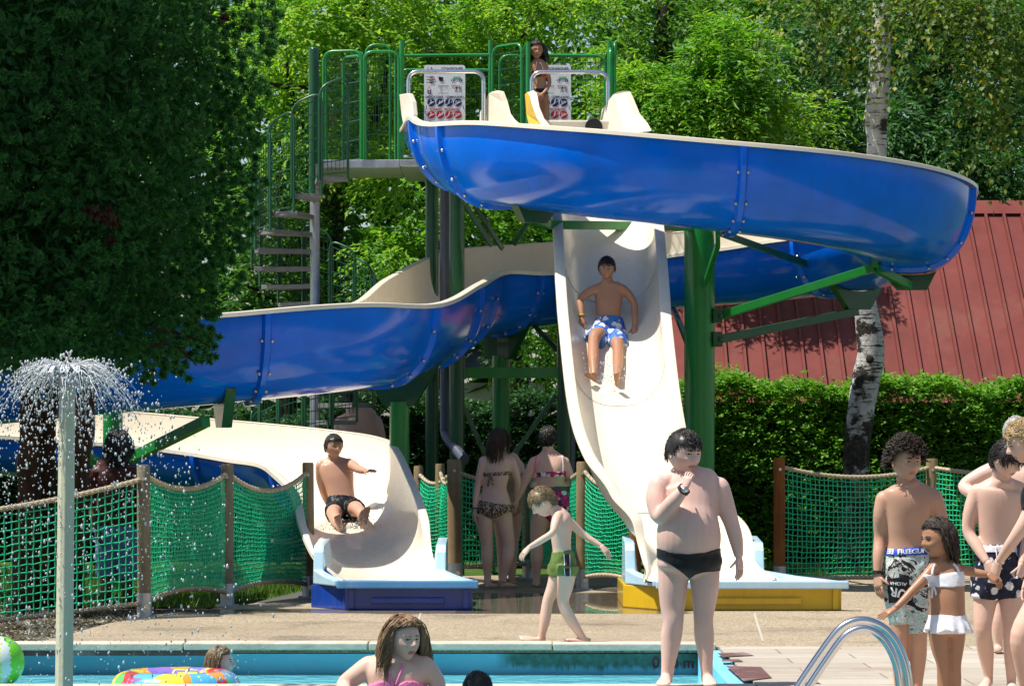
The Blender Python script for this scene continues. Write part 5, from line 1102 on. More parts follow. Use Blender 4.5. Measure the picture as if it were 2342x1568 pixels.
        for k in range(n):
            w_ = rg.choice(roots); p = Vector(w_[:3]) + Vector((rg.gauss(0, .02), rg.gauss(0, .02), rg.gauss(0, .02))) * H; nn = Vector((p.x / .49, p.y / .74, p.z)).normalized()
            flow = Vector((p.x * .8, fwd * H * (1 if p.y > 0 else -.8) + part * H, -.35 * H)); flow = (flow - nn * flow.dot(nn)).normalized() if flow.length > 1e-6 else Vector((1, 0, 0))
            ln = length * rg.uniform(.7, 1.25); pts = []
            if style in ('short', 'curly'):
                ph = rg.uniform(0, 6.28); ax2 = nn.cross(flow).normalized()
                for q in range(7):
                    t_ = q / 6; c_ = Vector((0, 0, 0))
                    if curl: c_ = (ax2 * math.cos(ph + t_ * 8) + nn * math.sin(ph + t_ * 8)) * curl * min(1, t_ * 2)
                    pts.append(p + nn * (H * thick * .8 + ln * lift * t_ * (1.2 - .7 * t_)) + flow * ln * t_ * (.9 if not curl else .35) + nn * (ln * .5 * t_ if curl else 0) + c_)
                if not curl:
                    for q_ in range(1, 7):
                        e = Vector((pts[q_].x / (.35 * H), pts[q_].y / (.45 * H), pts[q_].z / (.5 * H))); mx_ = 1.0 + 2.0 * thick * (.5 + .5 * rg.random()) + (.13 * rg.random() ** 2 + lift * .3) * q_ / 6
                        if e.length > mx_: pts[q_] = Vector((e.x * .35, e.y * .45, e.z * .5)) * H * (mx_ / e.length)
                mb.tube([hm @ q for q in pts], [r_, r_ * 1.15, r_ * 1.1, r_, r_ * .85, r_ * .6, r_ * .2], 4, True)
            else:                                   # long hair hanging down, kept outside the skull
                g = up; q = p + nn * H * thick; pts = [q.copy()]; v_ = (nn * .35 + (flow if p.y < .1 * H else Vector((math.copysign(.9, p.x + rg.gauss(0, .01)), -.45, -.1))) * .8).normalized(); m_ = 12; ph = rg.uniform(0, 6.28); amp = curl * rg.uniform(.5, 1.3)
                for i in range(m_):
                    v_ = (v_ + g * .42).normalized(); q = q + v_ * ln / m_
                    e = Vector((q.x / (.35 * H), q.y / (.43 * H), q.z / (.5 * H))); sz = 1.10 + 2 * thick
                    if q.y > .06 * H and q.z < .34 * H: q = Vector((math.copysign(max(abs(q.x), .375 * H), q.x if abs(q.x) > .02 * H else rg.uniform(-1, 1)), min(q.y, .16 * H), q.z)); e = Vector((q.x / (.35 * H), q.y / (.43 * H), q.z / (.5 * H)))
                    if e.length < sz and q.z > -.42 * H: q = Vector((e.x * .35, e.y * .43, e.z * .5)) * H * (sz / e.length)
                    if tail is not None: tt = Vector(tail); k_ = (i / m_) ** 2; q = q.lerp(Vector((tt.x + (q.x - tt.x) * .5, tt.y + (q.y - tt.y) * .45, q.z)), k_ * .35)
                    pts.append(q + Vector((math.sin(ph + i * .9), math.cos(ph + i * .8), 0)) * amp * i / m_)
                mb.tube([hm @ q for q in pts], [r_ * (1.0 if i < 9 else 1.0 - .27 * (i - 8)) for i in range(len(pts))], 4, True)
        return mb.build('hair', HAIR[col], s.root, smooth=True, fix=False)
    def wear(s, name, mat, polys, off=.005, noarms=True, pred=None):
        """garment cut from the body surface: faces inside the outline(s), lifted off the skin"""
        me = s.core; bm = bmesh.new(); bm.from_mesh(me); bm.normal_update(); polys = polys if isinstance(polys[0][0], (tuple, list)) else [polys]; kill = []
        for f in bm.faces:
            c = f.calc_center_median(); x, y = proj(c); ok = any(inside(p, x, y) for p in polys)
            if ok and noarms:
                for a in s.arms_:
                    if any(segdist(c, p0, p1) < max(r0, r1) * 1.12 for (p0, r0), (p1, r1) in list(zip(a[:-1], a[1:]))[1:]): ok = False; break
            if ok and pred and not pred(c, f.normal): ok = False
            if not ok: kill.append(f)
        bmesh.ops.delete(bm, geom=kill, context='FACES'); loose = [v for v in bm.verts if not v.link_faces]; bmesh.ops.delete(bm, geom=loose, context='VERTS')
        for _ in range(6):
            new = {}
            for v in bm.verts:
                be = [e for e in v.link_edges if e.is_boundary]
                if len(be) == 2: new[v] = v.co * .5 + (be[0].other_vert(v).co + be[1].other_vert(v).co) * .25
            for v, c in new.items(): v.co = c
        bm.normal_update(); nrm = {v: v.normal.copy() for v in bm.verts}
        for v in bm.verts: v.co += nrm[v] * off * (1 + .35 * mnoise.noise(v.co * 26))
        be = [e for e in bm.edges if e.is_boundary]; r_ = bmesh.ops.extrude_edge_only(bm, edges=be)
        ex = [g for g in r_['geom'] if isinstance(g, bmesh.types.BMVert)]; bm.normal_update()
        for v in ex:
            o_ = [e.other_vert(v) for e in v.link_edges]; o_ = [q for q in o_ if q in nrm]
            if o_: v.co -= nrm[o_[0]] * (off + .004)
        m2 = bpy.data.meshes.new(name); bmesh.ops.recalc_face_normals(bm, faces=bm.faces[:]); bm.to_mesh(m2); bm.free()
        m2.polygons.foreach_set('use_smooth', [True] * len(m2.polygons)); return link(name, m2, mat, s.root)
    def garment(s, name, mat, build, vox=.009, it=3, fold=.006, fs=22):
        mb = MB(); build(mb); me = remesh(mb.mesh(name), vox, it)
        nn = [v.normal.copy() for v in me.vertices]
        for v, n_ in zip(me.vertices, nn): v.co += n_ * fold * (mnoise.noise(v.co * fs) + .6 * mnoise.noise(Vector((v.co.x * fs * 2.2, v.co.y * fs * 2.2, v.co.z * fs * .7))))
        me.polygons.foreach_set('use_smooth', [True] * len(me.polygons)); o = link(name, me, mat, s.root); bm = bmesh.new(); bm.from_mesh(me); s.gbvh = BVHTree.FromBMesh(bm); bm.free(); return o
    def hit(s, x, y, bvh=None, off=.006, far=False):
        o_ = Vector((0, 0, EYE)); dr_ = P(x, y, s.d).normalized(); dr_ = (P(x, y, s.d) - o_).normalized(); h = (bvh or s.bvh).ray_cast(o_, dr_)
        return (h[0] + h[1] * off) if h[0] is not None else None
    def strap(s, name, mat, pts, r_=.006, bvh=None, off=.004, n=6):
        q = crom(pts, n); w_ = [s.hit(a[0], a[1], bvh, off) for a in q]; w_ = [a for a in w_ if a is not None]
        mb = MB(); mb.tube(w_, r_, 7); return mb.build(name, mat, s.root, smooth=True)
    def band(s, name, mat, a, b, t_, r_, w_=.012):
        """ring round a limb between joints a and b (px, py, dd), radius r_ px"""
        A, B = s.J(*a), s.J(*b); c = A.lerp(B, t_); dr_ = (B - A).normalized(); u = dr_.orthogonal().normalized(); v = dr_.cross(u); rad = r_ / s.s; mb = MB(); rs = []
        for k in range(21):
            a_ = 2 * PI * k / 20; o_ = u * math.cos(a_) + v * math.sin(a_); rs.append([c + o_ * rad + dr_ * w_ / 2, c + o_ * (rad + .004) + dr_ * w_ / 2, c + o_ * (rad + .004) - dr_ * w_ / 2, c + o_ * rad - dr_ * w_ / 2])
        mb.rings(rs, cap=False); return mb.build(name, mat, s.root, smooth=40)
    def print_text(s, st, px, py, size, mat, rot=0, bvh=None, mirror=False, name='print', sx=1.0, bold=0.0):
        cu = bpy.data.curves.new(name, 'FONT'); cu.body = st; cu.size = size; cu.align_x = 'CENTER'; cu.align_y = 'CENTER'; cu.offset = bold; cu.resolution_u = 3
        ob = bpy.data.objects.new('t', cu); C.objects.link(ob); bpy.context.view_layer.update(); me = bpy.data.meshes.new_from_object(ob.evaluated_get(bpy.context.evaluated_depsgraph_get())); bpy.data.objects.remove(ob); bpy.data.curves.remove(cu); me.materials.clear()
        ca, sa = math.cos(R(rot)), math.sin(R(rot))
        for v in me.vertices:
            x, y = v.co.x * (-1 if mirror else 1) * sx, v.co.y; p = s.hit(px + x * ca - y * sa, py - (x * sa + y * ca), bvh or s.gbvh, .0095); v.co = p if p is not None else s.J(px, py, 0)
        return link(name, me, mat, s.root)
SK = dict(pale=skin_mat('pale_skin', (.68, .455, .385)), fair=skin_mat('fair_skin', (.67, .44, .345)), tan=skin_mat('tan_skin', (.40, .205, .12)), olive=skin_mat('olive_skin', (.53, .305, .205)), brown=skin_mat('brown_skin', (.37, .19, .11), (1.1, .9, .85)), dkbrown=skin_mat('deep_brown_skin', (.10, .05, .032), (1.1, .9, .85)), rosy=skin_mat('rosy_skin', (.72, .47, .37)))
CL = dict(black=cloth_mat('black_swim_cloth', (.010, .011, .014), .45), leopard=cloth_mat('leopard_cloth', (0, 0, 0), .6, 'leopard'), pinkfl=cloth_mat('pink_flower_cloth', (0, 0, 0), .6, 'floral', sc=15, bg=[(.40, (.012, .012, .03)), (.52, (.65, .03, .22))], fg=(.8, .78, .78)),
  bluefl=cloth_mat('blue_flower_cloth', (0, 0, 0), .65, 'floral', sc=12, bg=[(.38, (.03, .06, .30)), (.52, (.06, .20, .55)), (.64, (.02, .16, .20))], fg=(.72, .72, .82), vein=(.10, .10, .32)),
  bwfl=cloth_mat('white_flower_cloth', (0, 0, 0), .65, 'floral', sc=17, bg=[(.4, (.008, .009, .02)), (.6, (.02, .022, .05))], fg=(.72, .72, .75)), mixed=cloth_mat('mixed_print_cloth', (0, 0, 0), .65, 'abstract', sc=9, bg=[(0, (.015, .014, .018)), (.46, (.62, .60, .56)), (.52, (.22, .48, .42)), (.56, (.66, .64, .62)), (.62, (.05, .05, .14)), (.68, (.5, .47, .43))]),
  olive=cloth_mat('olive_swim_cloth', (.13, .19, .045), .6), plum=cloth_mat('plum_stripe', (.045, .018, .035), .6), white=cloth_mat('white_swim_cloth', (.74, .73, .78), .7), pink=cloth_mat('pink_swim_cloth', (.85, .22, .45), .6), navy=cloth_mat('navy_cloth', (.02, .03, .08), .7), denim=cloth_mat('blue_shorts_cloth', (.13, .19, .34), .8), maroon=cloth_mat('dark_maroon_cloth', (.07, .02, .018), .85), royal=cloth_mat('royal_blue_band', (.03, .08, .42), .6), panel=cloth_mat('black_panel', (.012, .012, .014), .6), greyb=cloth_mat('grey_band', (.10, .10, .13), .6), red=cloth_mat('red_swim_cloth', (.55, .02, .03), .6), beige=cloth_mat('beige_swim_cloth', (.42, .34, .20), .7))
# ---- big boy with the watch
p = Person('boy in black swim trunks with a watch, hand at his mouth, on the pool edge', 18.8, 4, SK['pale'])
p.loft([(1577, 1320, 0, 26, 28), (1577, 1296, 0, 71, 58), (1575, 1262, 0, 71, 62), (1575, 1228, -.02, 74, 66), (1576, 1198, -.03, 70, 62), (1580, 1160, -.01, 60, 53), (1582, 1125, 0, 63, 46), (1579, 1102, 0, 64, 40), (1573, 1086, 0, 46, 32), (1568, 1072, 0, 26, 25)])
p.balls((1578, 1225, -.12, 52, 22, 34))
p.limb([(1541, 1290, 0, 36), (1539, 1340, 0, 34), (1538, 1388, 0, 28), (1540, 1419, -.01, 24), (1535, 1457, .01, 24.5), (1529, 1510, 0, 17), (1525, 1550, 0, 14), (1525, 1560, 0, 13)])
p.limb([(1611, 1290, 0, 36), (1612, 1340, 0, 33), (1610, 1388, 0, 26), (1609, 1419, -.01, 22.5), (1611, 1457, .01, 23), (1615, 1510, 0, 16), (1617, 1550, 0, 13.5), (1617, 1560, 0, 13)])
p.foot(p.gr(1527, .06), p.gr(1514, -.19), (1525, 1548, .02)); p.foot(p.gr(1617, .06), p.gr(1626, -.19), (1617, 1548, .02))
p.arm([(1508, 1108, 0, 25), (1503, 1142, -.03, 26), (1511, 1180, -.09, 20), (1537, 1150, -.19, 18.5), (1568, 1114, -.24, 11.5)], (1580, 1066, -.22), (-.45, -.85, -.1), .135, .85, -1)
p.arm([(1644, 1114, 0, 25), (1656, 1150, 0, 23.5), (1671, 1190, 0, 18.5), (1683, 1232, -.01, 16.5), (1690, 1273, -.03, 10.5)], (1694, 1332, -.06), (.7, -.7, 0), .155, .35, 1)
p.head(1563, 1035, -.02, 98, 34, 10, neck=(1568, 1088, .02), nr=25, cheek=.02, jaw=.27, wide=.73); p.finish(7); p.face('black')
p.hair('black', 'short', 520, .05, .05, line=.48, side=-.02, r_=.0032, fringe=.06, fwd=.35)
p.wear('swim_trunks', CL['black'], [(1490, 1250), (1540, 1263), (1577, 1267), (1612, 1263), (1662, 1249), (1662, 1303), (1610, 1306), (1590, 1311), (1577, 1322), (1562, 1308), (1535, 1290), (1492, 1268)], .006)
p.band('watch_strap', M['dark'], (1537, 1150, -.19), (1568, 1114, -.24), .86, 13.5, .024)
mb = MB(); c = p.J(1566, 1120, -.285); mb.ball(c, (.019, .009, .016), 12, 8); mb.build('watch_face', M['steel'], p.root, smooth=True)
# ---- walking boy
p = Person('blond boy in olive green trunks walking barefoot along the pool edge', 22.55, -90, SK['fair'])
p.loft([(1287, 1318, 0, 18, 18), (1288, 1300, 0, 29, 27), (1287, 1275, 0, 28, 25, -95), (1285, 1255, 0, 27, 21, -100), (1283, 1225, 0, 31, 22, -108), (1285, 1202, 0, 34, 22, -110), (1287, 1187, 0, 30, 19, -110), (1281, 1174, 0, 17, 15, -105), (1276, 1166, 0, 12, 12)])
p.limb([(1296, 1300, -.06, 24), (1293, 1340, -.07, 18.5), (1288, 1377, -.08, 13.5), (1304, 1413, -.07, 13.5), (1328, 1450, -.06, 9), (1338, 1466, -.06, 8)]); p.limb([(1282, 1300, .06, 24), (1268, 1340, .07, 18), (1253, 1374, .07, 13), (1247, 1412, .07, 13), (1240, 1448, .07, 8.8), (1240, 1462, .07, 8)])
p.foot(p.gr(1351, -.05, .06), p.gr(1290, -.09, .055), (1337, 1462, -.06)); p.foot(p.gr(1249, .07, .05), (1187, 1456, .03), (1240, 1460, .07))
p.arm([(1273, 1186, -.10, 11.5), (1269, 1202, -.14, 10.5), (1263, 1218, -.17, 8.2), (1236, 1236, -.16, 8), (1210, 1251, -.15, 5.8)], (1189, 1276, -.15), (-.5, -.6, .5), .125, .35, 1)
p.arm([(1303, 1194, .10, 11.5), (1320, 1209, .12, 9.8), (1336, 1223, .13, 8), (1356, 1236, .12, 7.6), (1376, 1248, .10, 5.6)], (1396, 1273, .08), (.4, -.75, .5), .125, .35, -1)
p.head(1243, 1147, 0, 66, -96, 40, neck=(1281, 1178, 0), nr=14, jaw=.3); p.finish(6); p.face('dkblond')
p.hair('dkblond', 'short', 420, .055, .05, line=.5, side=.0, back=-.5, r_=.0032, fwd=.4)
def g(mb): p.loft([(1287, 1321, 0, 24, 25), (1288, 1300, 0, 32, 31), (1287, 1275, 0, 30, 28, -95), (1285, 1258, 0, 28, 23, -98)], mb); p.limb([(1297, 1293, -.06, 28), (1296, 1317, -.065, 24.5)], mb); p.limb([(1279, 1293, .06, 27), (1274, 1317, .065, 24)], mb)
p.garment('swim_shorts', CL['olive'], g)
p.patch('side_stripe', CL['plum'], [(1291, 1267), (1301, 1267), (1303, 1315), (1293, 1316)]); p.patch('white_piping', CL['white'], [(1289, 1267), (1290.6, 1267), (1292.6, 1316), (1291, 1316)], 2, 8); p.patch('white_piping', CL['white'], [(1301.4, 1267), (1303, 1267), (1305, 1315), (1303.4, 1315)], 2, 8)
# ---- three women by the fence
def standing_back(label, d, cx, base, top_secs, **k): pass
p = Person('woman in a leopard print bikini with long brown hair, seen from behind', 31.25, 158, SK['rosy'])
p.loft([(1128, 1188, 0, 22, 16), (1130, 1172, 0, 37, 25), (1131, 1152, 0, 40, 26), (1131, 1135, 0, 35, 22), (1131, 1115, 0, 29, 18), (1133, 1090, 0, 32, 20), (1136, 1066, 0, 34, 20), (1137, 1051, 0, 33, 16), (1138, 1041, 0, 20, 13), (1139, 1032, 0, 11, 10)])
p.balls((1113, 1163, -.055, 19, 16, 17), (1148, 1163, -.055, 19, 16, 17))
p.limb([(1110, 1175, 0, 21.5), (1110, 1205, 0, 19), (1114, 1244, 0, 14), (1114, 1275, -.015, 14), (1115, 1310, 0, 9), (1115, 1334, 0, 8)]); p.limb([(1151, 1175, 0, 21.5), (1156, 1205, 0, 18.5), (1164, 1244, 0, 14), (1160, 1278, -.015, 14), (1153, 1310, 0, 9), (1150, 1330, 0, 8)])
p.foot(p.gr(1111, -.03), p.gr(1143, .08), (1115, 1332, 0)); p.foot(p.gr(1146, 0), p.gr(1186, .10), (1150, 1330, .02))
p.arm([(1106, 1053, 0, 11), (1098, 1085, 0, 9.5), (1092, 1113, 0, 7.8), (1088, 1142, -.02, 7.2), (1086, 1165, -.04, 5.4)], (1084, 1189, -.05), (-1, -.3, 0), .16, .4, -1); p.arm([(1169, 1053, 0, 11), (1178, 1078, 0, 9.8), (1184, 1100, .03, 7.8), (1182, 1120, .10, 7.2), (1180, 1138, .18, 5.4)], (1178, 1152, .24), (.7, -.4, .4), .16, .4, 1)
p.head(1141, 1009, 0, 54, 128, 14, neck=(1139, 1042, 0), nr=12); p.finish(6); p.face('brown')
p.hair('brown', 'long', 420, .19, .04, line=.5, side=-.3, back=-.75, curl=.008, r_=.0042, lift=.3)
p.wear('bikini_bottom', CL['leopard'], [(1086, 1141), (1110, 1146), (1140, 1152), (1180, 1153), (1180, 1163), (1156, 1172), (1137, 1183), (1122, 1186), (1105, 1177), (1086, 1161)]); p.wear('bikini_top', CL['leopard'], [(1094, 1082), (1166, 1077), (1166, 1085), (1094, 1090)], .006)
p.strap('knot', CL['leopard'], [(1121, 1087), (1119, 1098), (1117, 1112)], .010, off=.012); p.strap('knot', CL['leopard'], [(1123, 1087), (1127, 1097), (1128, 1108)], .010, off=.012); p.strap('side_tie', CL['leopard'], [(1172, 1156), (1176, 1164), (1175, 1172)], .012, off=.010)
p.band('bracelet', CL['greyb'], (1088, 1142, -.02), (1086, 1165, -.04), .88, 6.4, .012)
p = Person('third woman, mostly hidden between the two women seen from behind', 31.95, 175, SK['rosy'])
p.loft([(1160, 1190, 0, 22, 16), (1161, 1172, 0, 34, 24), (1161, 1150, 0, 35, 24), (1160, 1125, 0, 29, 19), (1161, 1090, 0, 32, 20), (1160, 1066, 0, 33, 18), (1158, 1054, 0, 30, 15), (1152, 1046, 0, 18, 12), (1149, 1038, 0, 11, 10)])
p.limb([(1146, 1178, 0, 20), (1147, 1210, 0, 17), (1148, 1246, 0, 13), (1148, 1300, 0, 10), (1148, 1328, 0, 7.5)]); p.limb([(1176, 1178, 0, 20), (1175, 1210, 0, 17), (1173, 1246, 0, 13), (1171, 1300, 0, 10), (1170, 1326, 0, 7.5)]); p.foot(p.gr(1148, -.03), p.gr(1146, .18), (1148, 1326, 0)); p.foot(p.gr(1170, -.03), p.gr(1176, .18), (1170, 1326, 0))
p.arm([(1188, 1062, 0, 10), (1194, 1088, 0, 9), (1197, 1112, .02, 7.5), (1190, 1130, .1, 7), (1184, 1142, .16, 5)], (1180, 1156, .2), (1, -.2, 0), .15, .5, 1); p.arm([(1130, 1062, 0, 10), (1128, 1090, .03, 9), (1128, 1114, .05, 7.5), (1130, 1140, .08, 7), (1132, 1160, .1, 5)], (1133, 1180, .1), (-1, -.2, 0), .15, .5, -1)
p.head(1147, 1014, .06, 50, 178, 20, neck=(1150, 1046, .02), nr=11); p.finish(6); p.hair('brown', 'short', 200, .06, .05, back=-.6); p.wear('swimsuit', CL['beige'], [(1120, 1080), (1196, 1080), (1196, 1165), (1175, 1180), (1160, 1192), (1146, 1180), (1120, 1165)])
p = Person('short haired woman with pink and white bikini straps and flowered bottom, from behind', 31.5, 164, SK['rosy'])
p.loft([(1261, 1192, 0, 24, 18), (1261, 1172, 0, 42, 28), (1260, 1150, 0, 44, 29), (1258, 1130, 0, 39, 26), (1257, 1110, 0, 36, 23), (1256, 1085, 0, 38, 24), (1256, 1066, 0, 40, 23), (1256, 1049, 0, 39, 18), (1255, 1037, 0, 24, 14), (1254, 1027, 0, 13, 12)])
p.balls((1240, 1160, -.06, 21, 16, 18), (1280, 1160, -.06, 21, 16, 18), (1222, 1112, 0, 10, 14, 12), (1293, 1112, 0, 10, 14, 12))
p.limb([(1238, 1180, 0, 23), (1232, 1210, 0, 19.5), (1228, 1240, 0, 15), (1228, 1274, -.015, 14.5), (1227, 1310, 0, 9.5), (1227, 1334, 0, 8)]); p.limb([(1281, 1180, 0, 23), (1284, 1212, 0, 19), (1284, 1245, 0, 15), (1282, 1280, -.015, 14), (1280, 1312, 0, 9.5), (1280, 1334, 0, 8)])
p.foot(p.gr(1227, -.04), p.gr(1224, .19), (1227, 1332, 0)); p.foot(p.gr(1280, -.04), p.gr(1286, .19), (1280, 1332, 0))
p.arm([(1222, 1056, 0, 13), (1210, 1083, 0, 11.5), (1199, 1106, 0, 9.2), (1190, 1125, -.02, 8.2), (1182, 1142, -.05, 6)], (1174, 1164, -.05), (-.5, -.8, .2), .165, .4, 1); p.arm([(1290, 1056, 0, 13), (1300, 1081, 0, 11.5), (1308, 1104, .03, 9.2), (1302, 1120, .14, 8), (1296, 1129, .24, 6)], (1290, 1132, .34), (.7, 0, .7), .165, .4, -1)
p.head(1253, 1003, .02, 54, 176, 10, neck=(1255, 1040, 0), nr=13); p.finish(6); p.hair('black', 'short', 420, .05, .06, line=.45, side=-.1, back=-.62, r_=.0035)
p.wear('bikini_bottom', CL['pinkfl'], [(1208, 1122), (1310, 1118), (1310, 1155), (1302, 1178), (1275, 1182), (1261, 1194), (1246, 1182), (1220, 1178), (1208, 1155)]); p.wear('waistband', CL['greyb'], [(1208, 1115), (1310, 1111), (1310, 1121), (1208, 1125)], .007); p.wear('bikini_top', CL['pinkfl'], [(1212, 1080), (1300, 1077), (1300, 1089), (1212, 1091)], .006)
p.strap('strap', CL['pink'], [(1222, 1084), (1223, 1066), (1226, 1050), (1229, 1043)], .008); p.strap('strap', CL['white'], [(1287, 1081), (1288, 1064), (1287, 1049), (1285, 1043)], .008)
# ---- man in the curved slide
p = Person('young man in black shorts sitting in the curved slide, feet first, one arm out', 30.75, 14, SK['olive'])
p.loft([(784, 1192, -.02, 26, 22), (784, 1168, .0, 37, 26), (783, 1142, .04, 30, 20), (778, 1115, .07, 32, 20), (773, 1090, .10, 37, 22), (768, 1069, .12, 39, 20), (766, 1057, .13, 33, 16), (764, 1047, .13, 16, 12)])
p.limb([(768, 1168, 0, 21), (765, 1170, -.2, 19), (763, 1175, -.38, 14.5), (768, 1188, -.5, 13.5), (776, 1202, -.64, 9)]); p.limb([(806, 1166, 0, 21), (812, 1163, -.2, 19), (817, 1164, -.38, 14.5), (826, 1173, -.52, 13.5), (832, 1188, -.64, 9)])
p.foot((779, 1217, -.66), (770, 1176, -.74), (776, 1206, -.60)); p.foot((835, 1200, -.66), (841, 1158, -.74), (832, 1190, -.60))
p.arm([(734, 1064, .12, 13), (733, 1090, .15, 11.5), (738, 1118, .18, 9.4), (744, 1137, .18, 8.2), (750, 1152, .18, 6)], (754, 1172, .14), (-.6, -.7, 0), .165, .3, -1); p.arm([(797, 1060, .12, 13), (808, 1065, .02, 12), (819, 1072, -.10, 9.5), (828, 1075, -.2, 8.5), (836, 1077, -.28, 6)], (851, 1075, -.36), (0, -.3, 1), .165, .3, 1, .35)
p.head(763, 1021, .09, 54, 26, 3, neck=(765, 1054, .13), nr=13, jaw=.34); p.finish(6); p.face('black'); p.hair('black', 'short', 380, .04, .045, line=.5, side=-.05, r_=.0035)
def g(mb): p.loft([(784, 1190, -.02, 36, 26), (784, 1166, 0, 42, 29), (783, 1150, .03, 38, 25), (783, 1138, .05, 34, 22)], mb); p.limb([(768, 1167, 0, 25), (765, 1170, -.23, 22.5)], mb); p.limb([(806, 1164, 0, 25), (813, 1163, -.23, 22.5)], mb)
p.garment('swim_shorts', CL['black'], g)
# ---- boy in the straight slide
p = Person('boy in blue flowered board shorts coming down the straight slide', 30.9, 0, SK['tan'])
p.loft([(1392, 790, -.10, 24, 22), (1392, 762, 0, 33, 24), (1392, 740, .03, 30, 20), (1392, 720, .05, 28, 17), (1392, 690, .08, 31, 18), (1393, 669, .1, 33, 18), (1392, 655, .1, 31, 15), (1390, 647, .1, 18, 12), (1389, 641, .1, 11, 10)])
p.limb([(1375, 765, -.05, 19), (1364, 768, -.25, 17.5), (1358, 780, -.35, 13), (1357, 815, -.55, 12.5), (1358, 845, -.72, 8.6), (1359, 858, -.78, 7.5)]); p.limb([(1408, 770, -.05, 19), (1412, 785, -.25, 17), (1413, 797, -.35, 13), (1413, 830, -.55, 12.3), (1411, 855, -.74, 8.4), (1411, 868, -.82, 7.5)])
p.foot((1364, 874, -.84), (1338, 852, -.92), (1359, 858, -.76)); p.foot((1411, 886, -.88), (1410, 852, -.97), (1411, 868, -.80))
p.arm([(1363, 661, .08, 11.5), (1345, 669, .08, 10.5), (1328, 685, .05, 8.6), (1329, 705, 0, 8), (1331, 726, -.05, 5.8)], (1333, 764, -.12), (0, -1, .2), .155, .3, -1); p.arm([(1421, 659, .08, 11.5), (1437, 673, .08, 10.5), (1450, 694, .05, 8.6), (1452, 720, 0, 8), (1451, 746, -.05, 5.8)], (1453, 785, -.15), (0, -1, .2), .155, .3, 1)
p.head(1388, 614, .07, 51, -3, 4, neck=(1389, 650, .1), nr=12); p.finish(6); p.face('black'); p.hair('black', 'short', 380, .045, .05, line=.48, side=-.05, r_=.0035, fringe=.06)
def g(mb): p.loft([(1392, 795, -.10, 32, 27), (1392, 766, 0, 41, 29), (1392, 742, .03, 36, 24), (1392, 726, .05, 31, 20)], mb); p.limb([(1372, 766, -.05, 26), (1357, 784, -.28, 24.5)], mb); p.limb([(1411, 770, -.05, 26), (1414, 790, -.25, 22)], mb)
p.garment('board_shorts', CL['bluefl'], g); p.band('wristband', cloth_mat('yellow_band', (.55, .36, .02)), (1329, 705, 0), (1331, 726, -.05), .8, 6.8, .014)
# ---- girl on the tower
p = Person('girl with dark hair waiting on the tower platform between the two boards', 34.4, 8, SK['brown'], 'lips_dark', .007)
p.loft([(1236, 222, 0, 11, 9), (1236, 211, 0, 16, 12), (1236, 198, 0, 14.5, 10.5), (1235, 184, 0, 13, 9.5), (1234, 168, 0, 15, 10), (1233, 156, 0, 17, 10), (1233, 147, 0, 16.5, 8), (1231, 140, 0, 9, 7), (1230, 135, 0, 6, 6)])
p.limb([(1229, 214, 0, 9.5), (1231, 245, 0, 8.5), (1233, 280, 0, 6.5), (1233, 320, -.01, 6), (1233, 351, 0, 4)]); p.limb([(1244, 214, 0, 9.5), (1248, 245, 0, 8.5), (1251, 280, 0, 6.5), (1251, 320, -.01, 6), (1250, 351, 0, 4)])
p.foot(p.gr(1233, .04, PF), p.gr(1231, -.15, PF), (1233, 350, 0)); p.foot(p.gr(1250, .04, PF), p.gr(1253, -.15, PF), (1250, 350, 0))
p.arm([(1248, 151, 0, 6), (1253, 170, 0, 5.4), (1257, 190, 0, 4.6), (1250, 205, -.06, 4.3), (1242, 214, -.09, 3.3)], (1234, 224, -.11), (.3, -.9, .3), .13, .4, 1); p.arm([(1218, 151, 0, 6), (1213, 170, 0, 5.4), (1211, 188, 0, 4.6), (1219, 204, -.06, 4.3), (1227, 213, -.09, 3.3)], (1236, 223, -.11), (-.3, -.9, .3), .13, .4, -1)
p.head(1227, 116, 0, 41, 8, 5, neck=(1230, 141, 0), nr=6.5); p.finish(5); p.face('black'); p.hair('black', 'long', 260, .22, .045, line=.6, side=.1, back=-.6, r_=.004)
p.wear('swim_top', CL['black'], [(1216, 163), (1252, 163), (1252, 174), (1216, 176)], .005); p.wear('swim_top_red', CL['red'], [(1238, 165), (1249, 165), (1249, 175), (1238, 175)], .008); p.wear('swim_bottom', CL['black'], [(1216, 203), (1256, 203), (1256, 212), (1244, 217), (1236, 226), (1228, 217), (1216, 212)], .005); p.strap('strap', CL['white'], [(1224, 164), (1226, 150), (1228, 142)], .005); p.strap('strap', CL['white'], [(1243, 164), (1239, 150), (1234, 142)], .005)
# ---- curly haired boy
p = Person('curly haired boy in printed board shorts standing beside the little girl', 17.35, 14, SK['olive'], vox=.007)
p.loft([(2076, 1335, 0, 30, 28), (2074, 1300, 0, 50, 38), (2074, 1270, 0, 47, 34), (2073, 1240, 0, 43, 30), (2074, 1205, 0, 48, 32), (2077, 1165, 0, 55, 36), (2079, 1137, 0, 60, 34), (2080, 1120, 0, 57, 27), (2080, 1108, 0, 34, 23), (2079, 1098, 0, 20, 20)])
for q in ([(2052, 1320, 0, 34), (2055, 1380, 0, 28), (2059, 1452, -.01, 20), (2058, 1500, .015, 19.5), (2057, 1560, .01, 13), (2057, 1604, 0, 11)], [(2097, 1320, 0, 34), (2100, 1380, 0, 28), (2101, 1455, -.01, 20), (2100, 1500, .015, 19.5), (2098, 1560, .01, 13), (2097, 1604, 0, 11)]): p.limb(q)
p.foot(p.gr(2057, .05), p.gr(2048, -.19), (2057, 1600, .01)); p.foot(p.gr(2097, .05), p.gr(2106, -.19), (2097, 1600, .01))
